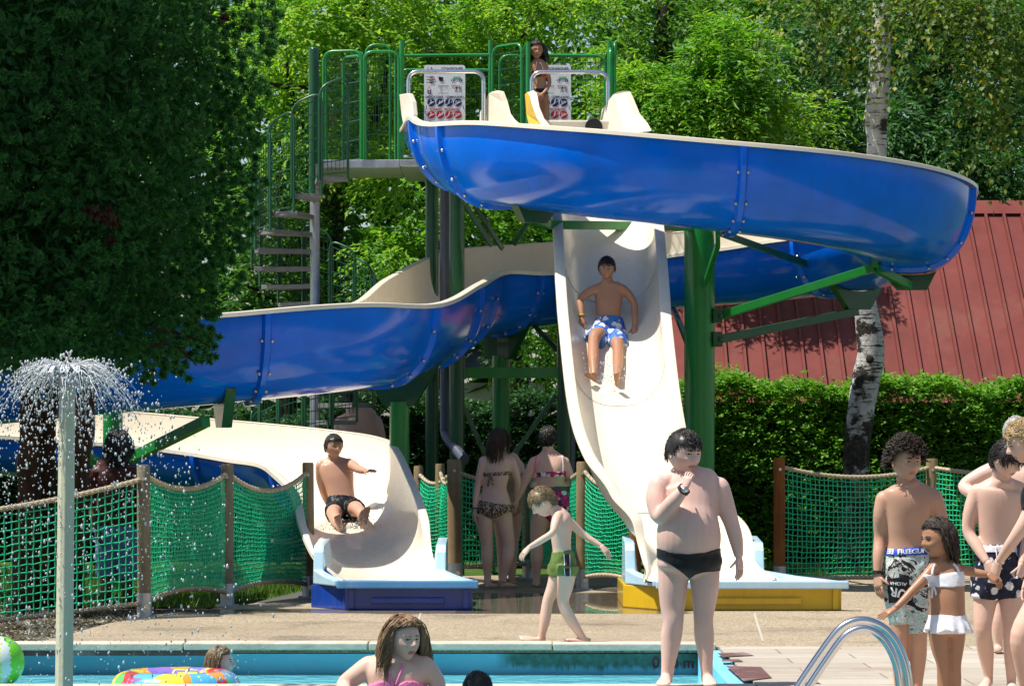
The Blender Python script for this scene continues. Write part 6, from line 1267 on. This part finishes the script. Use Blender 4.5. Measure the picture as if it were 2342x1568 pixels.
p.arm([(2022, 1141, 0, 20.5), (2015, 1180, 0, 18.5), (2013, 1228, .02, 15), (2009, 1272, -.02, 13.5), (2007, 1313, -.04, 9.2)], (2011, 1366, -.07), (-.8, -.6, 0), .155, .4, -1); p.arm([(2136, 1137, .02, 20.5), (2147, 1168, .04, 18.5), (2157, 1207, .05, 15), (2158, 1250, .02, 13), (2157, 1290, 0, 9.2)], (2157, 1340, -.02), (.8, -.6, 0), .155, .4, 1)
p.head(2071, 1056, -.02, 90, 22, 4, neck=(2080, 1112, .0), nr=21); p.finish(7); p.face('dkbrown'); p.hair('dkbrown', 'curly', 760, .05, .10, line=.52, side=.05, back=-.35, curl=.011, r_=.0042, fringe=.12)
def g(mb): p.loft([(2076, 1345, 0, 52, 42), (2075, 1300, 0, 56, 44), (2074, 1272, 0, 51, 38), (2073, 1252, 0, 45, 33)], mb); p.limb([(2054, 1320, 0, 40), (2060, 1380, 0, 36), (2067, 1424, 0, 33)], mb); p.limb([(2098, 1320, 0, 40), (2102, 1380, 0, 35), (2104, 1446, 0, 31)], mb)
p.garment('board_shorts', CL['mixed'], g, .008); p.patch('waistband', CL['royal'], [(2029, 1254), (2118, 1252), (2120, 1268), (2028, 1270)], 18, 4); p.patch('print_panel', CL['panel'], [(2030, 1322), (2080, 1318), (2078, 1376), (2034, 1378)], 12, 10)
wp = M['white']; p.print_text('FREEGUN', 2086, 1261, 13.5, wp, 3, bold=.3, sx=1.15); p.print_text('EE', 2039, 1262, 13.5, wp, -2, mirror=True, bold=.3); p.print_text('ALOHA', 2055, 1333, 11, wp, 176, bold=.2); p.print_text('UR', 2055, 1353, 27, wp, 172, bold=.8)
p.band('bracelet', CL['panel'], (2009, 1272, -.02), (2007, 1313, -.04), .9, 10.5, .016)
# ---- little girl
p = Person('little girl in a white frilled two piece swimsuit, one arm held out', 16.65, -30, SK['brown'], 'lips_dark', .0065)
p.loft([(2166, 1455, 0, 24, 22), (2166, 1425, 0, 43, 33), (2166, 1395, 0, 42, 33), (2166, 1365, 0, 41, 33), (2165, 1335, 0, 41, 29), (2162, 1313, 0, 41, 26), (2157, 1298, 0, 36, 21), (2151, 1286, 0, 20, 17), (2148, 1278, 0, 14, 14)])
for q in ([(2147, 1440, 0, 25), (2150, 1480, 0, 21), (2157, 1518, -.005, 15.5), (2158, 1560, .01, 15), (2157, 1605, 0, 10), (2157, 1626, 0, 9)], [(2185, 1440, .02, 25), (2184, 1480, .02, 21), (2183, 1520, .015, 15.5), (2184, 1560, .03, 15), (2184, 1605, .02, 10), (2184, 1626, .02, 9)]): p.limb(q)
p.foot(p.gr(2160, .04), p.gr(2138, -.11), (2157, 1624, .01)); p.foot(p.gr(2187, .06), p.gr(2168, -.09), (2184, 1622, .03))
p.arm([(2128, 1306, -.03, 13.5), (2108, 1329, -.06, 12.5), (2085, 1352, -.09, 10.5), (2066, 1373, -.11, 9.6), (2047, 1391, -.13, 7.4)], (2013, 1409, -.15), (-.3, -.5, .8), .115, .15, 1, .45); p.arm([(2187, 1300, .03, 13.5), (2207, 1303, .04, 12.5), (2226, 1308, .04, 10.5), (2245, 1311, .03, 9.6), (2261, 1313, .02, 7.4)], (2283, 1330, 0), (.2, -.6, .7), .115, .6, -1)
p.head(2147, 1231, 0, 87, -66, 8, neck=(2150, 1290, 0), nr=15, jaw=.22, cheek=.03, wide=.80); p.finish(6); p.face('black'); p.hair('dkbrown', 'long', 300, .16, .035, line=.62, side=.1, back=-.5, curl=.006, r_=.0055, tail=(0, -.09, 0))
p.wear('swim_top', CL['white'], [(2112, 1313), (2140, 1315), (2180, 1308), (2214, 1306), (2214, 1337), (2165, 1343), (2112, 1341)], .006, noarms=True); p.strap('strap', CL['white'], [(2131, 1314), (2133, 1302), (2138, 1291)], .007); p.strap('strap', CL['white'], [(2192, 1308), (2188, 1297), (2180, 1289)], .007); p.strap('bow', CL['white'], [(2136, 1341), (2135, 1354), (2134, 1366)], .007, off=.01); p.strap('bow', CL['white'], [(2138, 1341), (2142, 1352), (2143, 1360)], .006, off=.01)
def g(mb):
    rs = []
    for x, y, hw, hd, wv in ((2166, 1403, 43, 35, 0), (2167, 1414, 46, 38, 1.5), (2168, 1428, 51, 43, 3.5), (2169, 1443, 56, 48, 6)):
        L_, F_ = p.axes(); c_ = p.J(x, y, 0); r_ = []
        for k in range(72): a_ = 2 * PI * k / 72; f_ = 1 + wv * .013 * math.sin(a_ * 13 + .6); r_.append(c_ + L_ * math.cos(a_) * hw / p.s * f_ + F_ * math.sin(a_) * hd / p.s * f_ + Vector((0, 0, .004 * wv * .5 * math.sin(a_ * 6))))
        rs.append(r_)
    mb.rings(rs)
p.garment('frilled_skirt', CL['white'], g, .006, 1, .002)
# ---- boy with black and white flowered shorts
p = Person('boy in black and white flowered board shorts looking down, at the right', 18.1, 14, SK['fair'], vox=.007)
p.loft([(2282, 1338, 0, 30, 26), (2281, 1302, 0, 47, 34), (2279, 1265, 0, 43, 30), (2279, 1235, 0, 41, 28), (2281, 1195, 0, 47, 30), (2284, 1160, 0, 53, 32), (2286, 1131, 0, 57, 31), (2288, 1114, 0, 52, 26), (2292, 1102, -.02, 32, 22), (2296, 1092, -.04, 20, 19)])
for q in ([(2260, 1325, 0, 31), (2252, 1380, 0, 27), (2248, 1438, -.02, 20), (2254, 1485, .03, 19.5), (2260, 1535, .05, 12), (2261, 1556, .06, 10.5)], [(2310, 1325, 0, 31), (2313, 1385, 0, 27), (2313, 1440, 0, 20), (2314, 1490, .02, 19), (2313, 1545, .02, 12), (2313, 1572, .01, 10.5)]): p.limb(q)
p.foot((2264, 1566, .10), p.gr(2240, -.09, .02), (2260, 1556, .06)); p.foot(p.gr(2313, .05), p.gr(2320, -.19), (2313, 1570, .01))
p.arm([(2235, 1124, 0, 19.5), (2221, 1166, 0, 17.5), (2215, 1214, 0, 14.2), (2236, 1251, -.06, 12.8), (2258, 1286, -.12, 9)], (2277, 1330, -.15), (-.6, -.75, .2), .155, .4, -1); p.arm([(2338, 1120, .04, 19.5), (2352, 1162, .05, 17.5), (2356, 1210, .04, 14), (2346, 1250, 0, 12.8), (2336, 1290, -.05, 9)], (2330, 1336, -.07), (.7, -.7, 0), .155, .4, 1)
p.head(2302, 1049, -.08, 84, 44, 26, neck=(2292, 1106, 0), nr=20); p.finish(7); p.face('black'); p.hair('black', 'short', 520, .085, .05, line=.46, side=-.05, back=-.5, r_=.0034, fringe=.08, fwd=.4, lift=.1)
def g(mb): p.loft([(2282, 1342, 0, 48, 37), (2281, 1302, 0, 53, 40), (2279, 1268, 0, 49, 36), (2279, 1243, 0, 43, 31)], mb); p.limb([(2258, 1320, 0, 38), (2252, 1368, 0, 33)], mb); p.limb([(2307, 1320, 0, 38), (2313, 1366, 0, 33)], mb)
p.garment('board_shorts', CL['bwfl'], g, .008); p.patch('waistband', CL['white'], [(2237, 1244), (2322, 1244), (2325, 1262), (2234, 1262)], 16, 4); p.strap('drawstring', CL['white'], [(2277, 1250), (2279, 1275), (2277, 1296)], .004, bvh=p.gbvh, off=.008)
# ---- blonde woman at the edge
p = Person('blonde woman in a black swimsuit leaning in at the right edge', 17.0, -76, SK['fair'])
p.loft([(2424, 1430, 0, 36, 30), (2424, 1375, 0, 62, 56), (2418, 1310, 0, 54, 46), (2408, 1250, 0, 50, 40), (2394, 1190, 0, 55, 44), (2383, 1142, 0, 57, 43), (2378, 1110, 0, 52, 33), (2370, 1092, 0, 27, 23), (2366, 1080, 0, 20, 20)])
p.limb([(2412, 1350, -.1, 52), (2378, 1398, -.12, 43), (2338, 1452, -.14, 28), (2345, 1510, -.1, 27), (2352, 1580, -.05, 18), (2353, 1616, -.03, 14)]); p.limb([(2436, 1370, .1, 50), (2446, 1440, .1, 38), (2446, 1480, .1, 26), (2448, 1540, .12, 25), (2452, 1600, .12, 14)])
p.foot(p.gr(2362, -.03), p.gr(2290, -.05), (2353, 1612, -.03)); p.foot(p.gr(2460, .12), p.gr(2390, .1), (2452, 1604, .12))
p.arm([(2372, 1138, -.19, 22), (2352, 1182, -.2, 19), (2324, 1225, -.18, 15), (2303, 1256, -.13, 13), (2284, 1284, -.08, 9.2)], (2270, 1326, -.03), (-.6, -.6, .4), .17, .55, 1); p.arm([(2386, 1136, .19, 22), (2390, 1190, .2, 18), (2386, 1240, .2, 14), (2370, 1285, .16, 12), (2352, 1320, .12, 9)], (2340, 1362, .1), (-.5, .5, .5), .17, .4, -1)
p.head(2345, 1010, 0, 94, -84, 22, neck=(2372, 1090, 0), nr=21); p.finish(6); p.face('dkblond'); p.hair('blond', 'short', 520, .09, .06, line=.5, side=-.2, back=-.6, r_=.0036, fwd=-.6, lift=.1)
p.wear('swimsuit', CL['black'], [(2310, 1122), (2350, 1112), (2440, 1110), (2470, 1200), (2330, 1182)], .006); p.wear('swimsuit_bottom', CL['black'], [(2350, 1300), (2500, 1300), (2500, 1392), (2440, 1410), (2400, 1372), (2350, 1330)], .006)
# ---- grey haired man behind
p = Person('grey haired man with his elbow out, mostly hidden behind the boys', 21.6, 165, SK['rosy'])
p.loft([(2315, 1268, 0, 26, 24), (2315, 1236, 0, 50, 38), (2315, 1205, 0, 50, 38), (2316, 1165, 0, 48, 36), (2318, 1120, 0, 56, 38), (2320, 1087, 0, 61, 36), (2320, 1068, 0, 56, 27), (2320, 1053, 0, 30, 22), (2320, 1042, 0, 20, 18)])
for q in ([(2292, 1248, 0, 29), (2286, 1320, 0, 23), (2282, 1370, 0, 16.5), (2282, 1420, -.015, 16), (2283, 1470, 0, 10), (2283, 1484, 0, 9)], [(2340, 1248, 0, 29), (2344, 1320, 0, 23), (2345, 1370, 0, 16.5), (2345, 1420, -.015, 16), (2344, 1470, 0, 10), (2344, 1484, 0, 9)]): p.limb(q)
p.foot(p.gr(2283, -.05), p.gr(2278, .2), (2283, 1482, 0)); p.foot(p.gr(2344, -.05), p.gr(2350, .2), (2344, 1482, 0))
p.arm([(2270, 1075, 0, 20), (2237, 1090, 0, 18), (2205, 1112, 0, 15), (2228, 1128, -.08, 13), (2248, 1134, -.14, 9.5)], (2275, 1136, -.2), (0, -1, 0), .18, .5, 1); p.arm([(2370, 1080, 0, 20), (2384, 1130, 0, 17), (2390, 1180, 0, 14), (2390, 1230, 0, 12), (2388, 1262, 0, 9)], (2386, 1310, 0), (1, 0, 0), .18, .4, 1)
p.head(2324, 992, 0, 76, 150, 8, neck=(2320, 1054, 0), nr=19); p.finish(6); p.face('grey'); p.hair('grey', 'short', 300, .03, .03, line=.6, side=.0, r_=.003)
def g(mb): p.loft([(2315, 1272, 0, 46, 38), (2315, 1236, 0, 54, 42), (2315, 1205, 0, 53, 41)], mb); p.limb([(2292, 1250, 0, 34), (2287, 1310, 0, 30)], mb); p.limb([(2340, 1250, 0, 34), (2344, 1310, 0, 30)], mb)
p.garment('swim_shorts', CL['navy'], g)
# ---- girls in the water
p = Person('long haired girl in a pink bikini top in the near pool, looking to the right', 14.0, 8, SK['fair'], vox=.008)
p.loft([(912, 1745, 0, 60, 50), (912, 1660, 0, 72, 56), (910, 1605, 0, 64, 50), (908, 1565, 0, 67, 53), (907, 1532, 0, 72, 48), (907, 1512, 0, 62, 36), (909, 1498, 0, 36, 28), (911, 1487, 0, 24, 23)])
p.arm([(845, 1522, 0, 25), (815, 1543, 0, 23), (786, 1566, 0, 18.5), (800, 1592, -.1, 16), (830, 1602, -.15, 12)], (875, 1606, -.2), (0, -.5, .8), .16, .4, -1); p.arm([(970, 1522, 0, 25), (988, 1543, 0, 23), (1002, 1566, 0, 18.5), (990, 1594, -.1, 16), (965, 1602, -.15, 12)], (920, 1608, -.2), (0, -.5, .8), .16, .4, 1)
p.head(921, 1462, -.02, 100, 36, 2, neck=(911, 1506, .02), nr=24); p.finish(6); p.face('auburn'); p.hair('auburn', 'long', 620, .25, .06, line=.6, side=-.1, back=-.7, curl=.014, r_=.0034, lift=.3)
p.wear('bikini_top', CL['pink'], [(842, 1566), (868, 1557), (888, 1556), (905, 1568), (922, 1556), (946, 1556), (972, 1566), (972, 1612), (842, 1612)], .008); p.strap('halter_strap', CL['pink'], [(900, 1566), (894, 1550), (888, 1534), (884, 1520)], .006); p.strap('halter_strap', CL['pink'], [(904, 1566), (912, 1546), (918, 1530), (921, 1518)], .006)
p = Person('fair haired child with wet hair leaning on the swim ring', 20.35, 72, SK['fair'])
p.loft([(492, 1640, 0, 32, 26), (492, 1605, 0, 36, 29), (492, 1580, 0, 36, 26), (494, 1563, 0, 29, 19), (495, 1554, 0, 15, 13), (496, 1546, 0, 11, 11)])
p.arm([(480, 1568, -.09, 11), (468, 1580, -.15, 10), (470, 1592, -.22, 8.5), (490, 1590, -.27, 7.5), (508, 1588, -.3, 6)], (526, 1588, -.32), (0, -.3, 1), .12, .4, -1); p.arm([(508, 1566, .09, 11), (524, 1574, .12, 10), (536, 1582, .1, 8.5), (545, 1584, .06, 7), (552, 1586, .02, 5.6)], (566, 1588, 0), (0, -.3, 1), .12, .4, 1)
p.head(503, 1515, 0, 70, 80, -2, neck=(496, 1558, 0), nr=13, jaw=.28); p.finish(6); p.face('dkblond'); p.hair('dkblond', 'long', 320, .15, .03, line=.6, side=.0, back=-.6, r_=.0042, tail=(0, -.1, 0), curl=.004)
p = Person('dark haired head just above the lower edge, in the near pool', 16.6, 10, SK['olive'])
p.loft([(1092, 1720, 0, 40, 32), (1092, 1665, 0, 44, 32), (1092, 1640, 0, 40, 26), (1092, 1626, 0, 20, 17), (1092, 1616, 0, 15, 15)])
p.head(1092, 1578, 0, 82, 30, 20, neck=(1092, 1636, 0), nr=17); p.finish(5); p.face('black'); p.hair('black', 'short', 420, .09, .04, line=.5, side=-.1, back=-.6, r_=.0035, lift=.05, fwd=.3)
# ---- man behind the net, man in the shade
p = Person('long haired man in blue shorts standing behind the net in the shade', 28.0, 165, SK['dkbrown'], 'lips_dark')
p.loft([(263, 1222, 0, 24, 20), (262, 1195, 0, 40, 27), (262, 1165, 0, 40, 27), (263, 1120, 0, 44, 27), (265, 1086, 0, 49, 27), (266, 1067, 0, 47, 21), (268, 1053, 0, 24, 16), (269, 1043, 0, 15, 14)])
for q in ([(246, 1205, 0, 24), (244, 1265, 0, 19), (243, 1310, 0, 15), (243, 1345, -.015, 14), (242, 1380, 0, 9.5)], [(284, 1205, 0, 24), (288, 1265, 0, 19), (291, 1310, 0, 15), (292, 1345, -.015, 14), (294, 1380, 0, 9.5)]): p.limb(q)
p.foot(p.gr(242, -.05, -.03), p.gr(236, .2, -.03), (242, 1380, 0)); p.foot(p.gr(294, -.05, -.03), p.gr(304, .2, -.03), (294, 1380, 0))
p.arm([(222, 1078, 0, 14), (212, 1115, 0, 12), (208, 1150, .02, 10), (214, 1185, -.04, 8.5), (222, 1212, -.08, 6.5)], (228, 1240, -.1), (-1, -.3, 0), .18, .4, -1); p.arm([(310, 1078, 0, 14), (318, 1115, 0, 12), (318, 1150, .05, 10), (304, 1175, .15, 8.5), (290, 1190, .24, 6.5)], (280, 1198, .3), (1, 0, 0), .18, .4, 1)
p.head(271, 1018, 0, 56, 160, 5, neck=(269, 1054, 0), nr=14); p.finish(6); p.hair('black', 'long', 420, .17, .12, line=.5, side=-.2, back=-.7, curl=.02, r_=.006)
def g(mb): p.loft([(263, 1226, 0, 42, 30), (262, 1196, 0, 45, 31), (262, 1185, 0, 43, 30)], mb); p.limb([(246, 1208, 0, 29), (244, 1262, 0, 26), (243, 1318, 0, 25)], mb); p.limb([(284, 1208, 0, 29), (287, 1262, 0, 26), (291, 1322, 0, 25)], mb)
p.garment('shorts', CL['denim'], g)
def g(mb): p.loft([(262, 1200, 0, 46, 33), (262, 1165, 0, 45, 32), (263, 1120, 0, 48, 31), (265, 1086, 0, 52, 30), (266, 1066, 0, 50, 24), (268, 1056, 0, 28, 19)], mb); p.limb([(222, 1076, 0, 18), (213, 1112, 0, 16)], mb); p.limb([(310, 1076, 0, 18), (318, 1112, 0, 16)], mb)
p.garment('shirt', CL['maroon'], g)
p = Person('bare backed man in deep shade behind the curved slide', 35.0, 188, SK['rosy'])
p.loft([(822, 1080, 0, 24, 20), (822, 1055, 0, 37, 26), (822, 1030, 0, 38, 26), (822, 990, 0, 43, 26), (820, 967, 0, 47, 24), (817, 953, 0, 41, 19), (810, 945, 0, 20, 14), (804, 938, 0, 12, 11)])
for q in ([(806, 1068, 0, 21), (806, 1120, 0, 17), (806, 1165, 0, 12), (806, 1190, 0, 11), (806, 1225, 0, 7)], [(838, 1068, 0, 21), (838, 1120, 0, 17), (838, 1165, 0, 12), (838, 1190, 0, 11), (838, 1225, 0, 7)]): p.limb(q)
p.arm([(778, 962, 0, 12), (770, 990, 0, 11), (766, 1015, 0, 9), (768, 1040, -.05, 8), (772, 1060, -.08, 6)], (776, 1080, -.1), (-1, -.2, 0), .17, .4, -1); p.arm([(862, 962, 0, 12), (870, 990, 0, 11), (874, 1015, 0, 9), (874, 1040, -.05, 8), (872, 1060, -.08, 6)], (870, 1080, -.1), (1, -.2, 0), .17, .4, 1)
p.foot(p.gr(806, -.05, .40), p.gr(800, .18, .40), (806, 1226, 0)); p.foot(p.gr(838, -.05, .40), p.gr(845, .18, .40), (838, 1226, 0))
p.head(801, 919, .02, 47, 185, 12, neck=(806, 947, 0), nr=12); p.finish(6); p.hair('black', 'short', 260, .04, .05, back=-.6)
def g(mb): p.loft([(822, 1084, 0, 37, 28), (822, 1052, 0, 41, 29), (822, 1040, 0, 39, 28)], mb); p.limb([(806, 1070, 0, 25), (806, 1135, 0, 21)], mb); p.limb([(838, 1070, 0, 25), (838, 1135, 0, 21)], mb)
p.garment('shorts', CL['navy'], g)
mb = MB(); mb.box((X(822, 35), 35.02, .19), (.62, .5, .38)); o = mb.build('concrete_step', plain('step_concrete', (.25, .23, .2), .9)); tag(o, 'low concrete step behind the curved slide, under the man in the shade', 'step')
# ================================================================ water jet, splashes, ladder, floats
t = NT('spray_water'); t.set(color=(.93, .96, .98), rough=.06, trans=.45, ior=1.33, spec=.6); M['spray'] = t.m
jd = 15.0; jt = P(154, 862, jd)
jo_ = empty('water_jet_pole', (X(146, jd), jd, -.2), 'pale yellowish pole with an umbrella of water spraying from its top', 'fountain')
mb = MB(); a, b = P(145, 1700, jd), jt; rs = []
for k in range(9):
    c = a.lerp(b, k / 8); r_ = .044 - .006 * k / 8
    rs.append([c + Vector((math.cos(2 * PI * i / 48), math.sin(2 * PI * i / 48), 0)) * r_ * (1 + .025 * math.cos(2 * PI * i / 48 * 12)) for i in range(48)])
mb.rings(rs); mb.build('pole', plain('pale_fibreglass', (.62, .60, .43), .6, .08, 3, .15, 40, spec=.2, dirt=((.36, .36, .26), 6, .7)), jo_, smooth=30)
mb = MB(); mb.tube([jt - Vector((0, 0, .05)), jt + Vector((0, 0, .015))], .044, 24); mb.build('nozzle', M['galv'], jo_, smooth=40)
sp = MB(); rg = random.Random(5)
def jet(ang, v, up, t0, t1, r0, n=12, jit=.0):
    pts = []
    for i in range(n + 1):
        tt = t0 + (t1 - t0) * i / n; pts.append(jt + Vector((math.cos(ang) * v * tt, math.sin(ang) * v * tt, up * tt - 4.9 * tt * tt + .02)) * .84 + Vector((rg.gauss(0, jit), rg.gauss(0, jit), rg.gauss(0, jit))) * (tt * 3))
    return pts
for k in range(140):                                  # joined streams near the top, breaking up outwards
    a = rg.uniform(0, 2 * PI); v = rg.uniform(.85, 1.5); up = rg.uniform(.55, 1.25); te = rg.uniform(.16, .33)
    q = jet(a, v, up, 0.0, te, .01, 12, .006); sp.tube(q, [max(.0015, .0065 * (1 - i / 12.8) * rg.uniform(.6, 1.3)) for i in range(13)], 5)
for k in range(16):                                   # ragged sheet pieces between the streams
    a = rg.uniform(0, 2 * PI); rs = []
    for i in range(8):
        tt = .02 + i * .026; w_ = .07 * (1 - abs(i - 3.5) / 5) * rg.uniform(.7, 1.2); q = [jet(a + w_ * s_ / max(.06, tt), 1.0, 1.0, tt, tt, 0, 1)[0] for s_ in (-.5, -.17, .17, .5)]; rs.append(q)
    sp.rings(rs, cap=False, close=False)
def drop(c, r_): sp.ball(c, (r_, r_, r_ * rg.uniform(1, 2.4)), 6, 4)
for k in range(4200):
    a = rg.uniform(0, 2 * PI); v = rg.gauss(1.25, .38) if rg.random() < .75 else rg.uniform(.2, 1.9); up = rg.uniform(.5, 1.35); tt = rg.uniform(.14, .74) if rg.random() < .8 else rg.uniform(.12, .36)
    c = jet(a, v, up, tt, tt, 0, 1, .012)[0]
    if c.z > -.15: drop(c, rg.choice((.0018, .0022, .0028, .0036, .005)) * rg.uniform(.8, 1.3))
for k in range(12): c = jt + Vector((rg.gauss(0, .02), rg.gauss(0, .02), rg.uniform(.02, .14))); drop(c, rg.uniform(.003, .007))
o = sp.build('water_spray', M['spray'], None, smooth=True, fix=False); tag(o, 'umbrella of water and falling drops round the pale pole', 'water spray', kind='stuff')
def splash(c, n, rx, rz, label, up=.0):
    m_ = MB()
    for k in range(n):
        q = Vector(c) + Vector((rg.gauss(0, rx), rg.gauss(0, rx * .7), abs(rg.gauss(0, rz)) + up)); r_ = rg.choice((.002, .003, .004, .006)) * rg.uniform(.8, 1.3); m_.ball(q, (r_, r_, r_ * 1.4), 6, 4)
    o = m_.build('splash', M['spray'], None, smooth=True, fix=False); tag(o, label, 'splash', kind='stuff')
splash(P(1385, 872, 30.1), 170, .16, .14, 'drops of water thrown up round the feet of the boy on the straight slide'); splash(P(800, 1210, 30.05), 240, .14, .05, 'white water round the feet of the man in the curved slide')
# running water on the curved exit
# ---- ladder rails
lo = empty('pool_ladder', (X(1950, 15.6), 15.6, 0), 'polished steel pool ladder with two arched handrails in the right foreground', 'pool ladder')
for pts, d in (([(1770, 1655), (1826, 1568), (1882, 1486), (1918, 1440), (1950, 1421), (1985, 1419), (2022, 1436), (2050, 1468), (2070, 1515), (2079, 1568), (2083, 1650)], 15.4), ([(1792, 1655), (1846, 1575), (1895, 1502), (1928, 1458), (1956, 1440), (1984, 1437), (2014, 1454), (2036, 1484), (2052, 1526), (2058, 1574), (2061, 1650)], 15.95)):
    mb = MB(); q = crom([tuple(P(x, y, d)) for x, y in pts], 6); mb.tube([Vector(v) for v in q], .0215, 18); mb.build('handrail', M['steel'], lo, smooth=True)
for z in (-.05, -.28):
    mb = MB(); a, b = P(1790, 1655, 15.4), P(1808, 1655, 15.95); a.z = b.z = z; a.x -= .02; b.x -= .02; mb.bar(a, b, .07, .03); mb.build('step', M['steel'], lo, bevel=.006)
# ---- beach ball
bd_ = 21.1; bc = Vector((X(-3, bd_), bd_, Z(1512, bd_))); br_ = 59 * bd_ / K
bm_ = [plain('ball_green', (.16, .55, .02), .25, .03, spec=.5), plain('ball_silver', (.60, .64, .62), .25, .05, spec=.5), plain('ball_yellow', (.62, .60, .05), .25, .05, spec=.5), plain('ball_clear', (.45, .58, .35), .25, .05)]
mb = MB(); su, sv = 48, 24; rot = Euler((R(28), R(-30), R(15))).to_matrix(); mb.ball(bc, br_, su, sv, rot)
for i, f in enumerate(mb.f):
    c = Vector((0, 0, 0))
    for k in f: c += Vector(mb.v[k])
    lon = math.degrees(math.atan2(c.x - bc.x * len(f), -(c.y - bc.y * len(f)))); mb.m[i] = 0 if lon > 38 or lon < -70 else 1 if lon > 14 else 2 if lon > -28 else 1
o = mb.build('beach_ball', bm_, smooth=True); tag(o, 'green, yellow and silver beach ball floating at the left edge', 'beach ball')
# ---- swim ring
rd = 20.0; rc = Vector((X(402, rd), rd, -.105)); t = NT('swim_ring_print'); cc = t.voro(7.5, out='Color'); sp_ = t.sep(cc)
c = t.ramp(sp_[0], [(0, (.10, .42, .70)), (.2, (.75, .33, .02)), (.4, (.62, .05, .04)), (.6, (.25, .16, .55)), (.75, (.72, .60, .05)), (.9, (.12, .55, .08))], 'CONSTANT'); c = t.mix(t.ramp(t.voro(26), [(.22, 1.0), (.26, 0.0)]), c, t.ramp(sp_[1], [(0, (.75, .65, .05)), (.5, (.30, .18, .60)), (1, (.7, .2, .1))], 'CONSTANT'))
t.set(color=c, rough=.2, spec=.5, coat=.3)
rg_o = empty('swim_ring', rc, 'colourful printed swim ring with white handles, floating in the shallow pool', 'swim ring')
mb = MB(); rs = []
for i in range(61):
    a = 2 * PI * i / 60; ct = rc + Vector((math.cos(a) * .31, math.sin(a) * .31, 0)); rs.append([ct + Vector((math.cos(a) * math.cos(b_), math.sin(a) * math.cos(b_), math.sin(b_))) * (.112 * (1 + .012 * math.sin(a * 14))) for b_ in [2 * PI * k / 22 for k in range(22)]])
mb.rings(rs, cap=False); mb.build('tube', t.m, rg_o, smooth=True)
for px, w_ in ((412, 17), (441, 17)):
    a, b = P(px - w_, 1541, rd - .12), P(px + w_, 1545, rd - .05); mb = MB(); mb.tube([a] + rnd(a, P(px - w_ + 4, 1532, rd - .1), P(px + w_ - 6, 1533, rd - .06), .015, 4) + rnd(P(px - w_ + 4, 1532, rd - .1), P(px + w_ - 6, 1533, rd - .06), b, .015, 4) + [b], .008, 8); mb.tube([a, b], .008, 8); mb.build('handle', M['white'], rg_o, smooth=40)
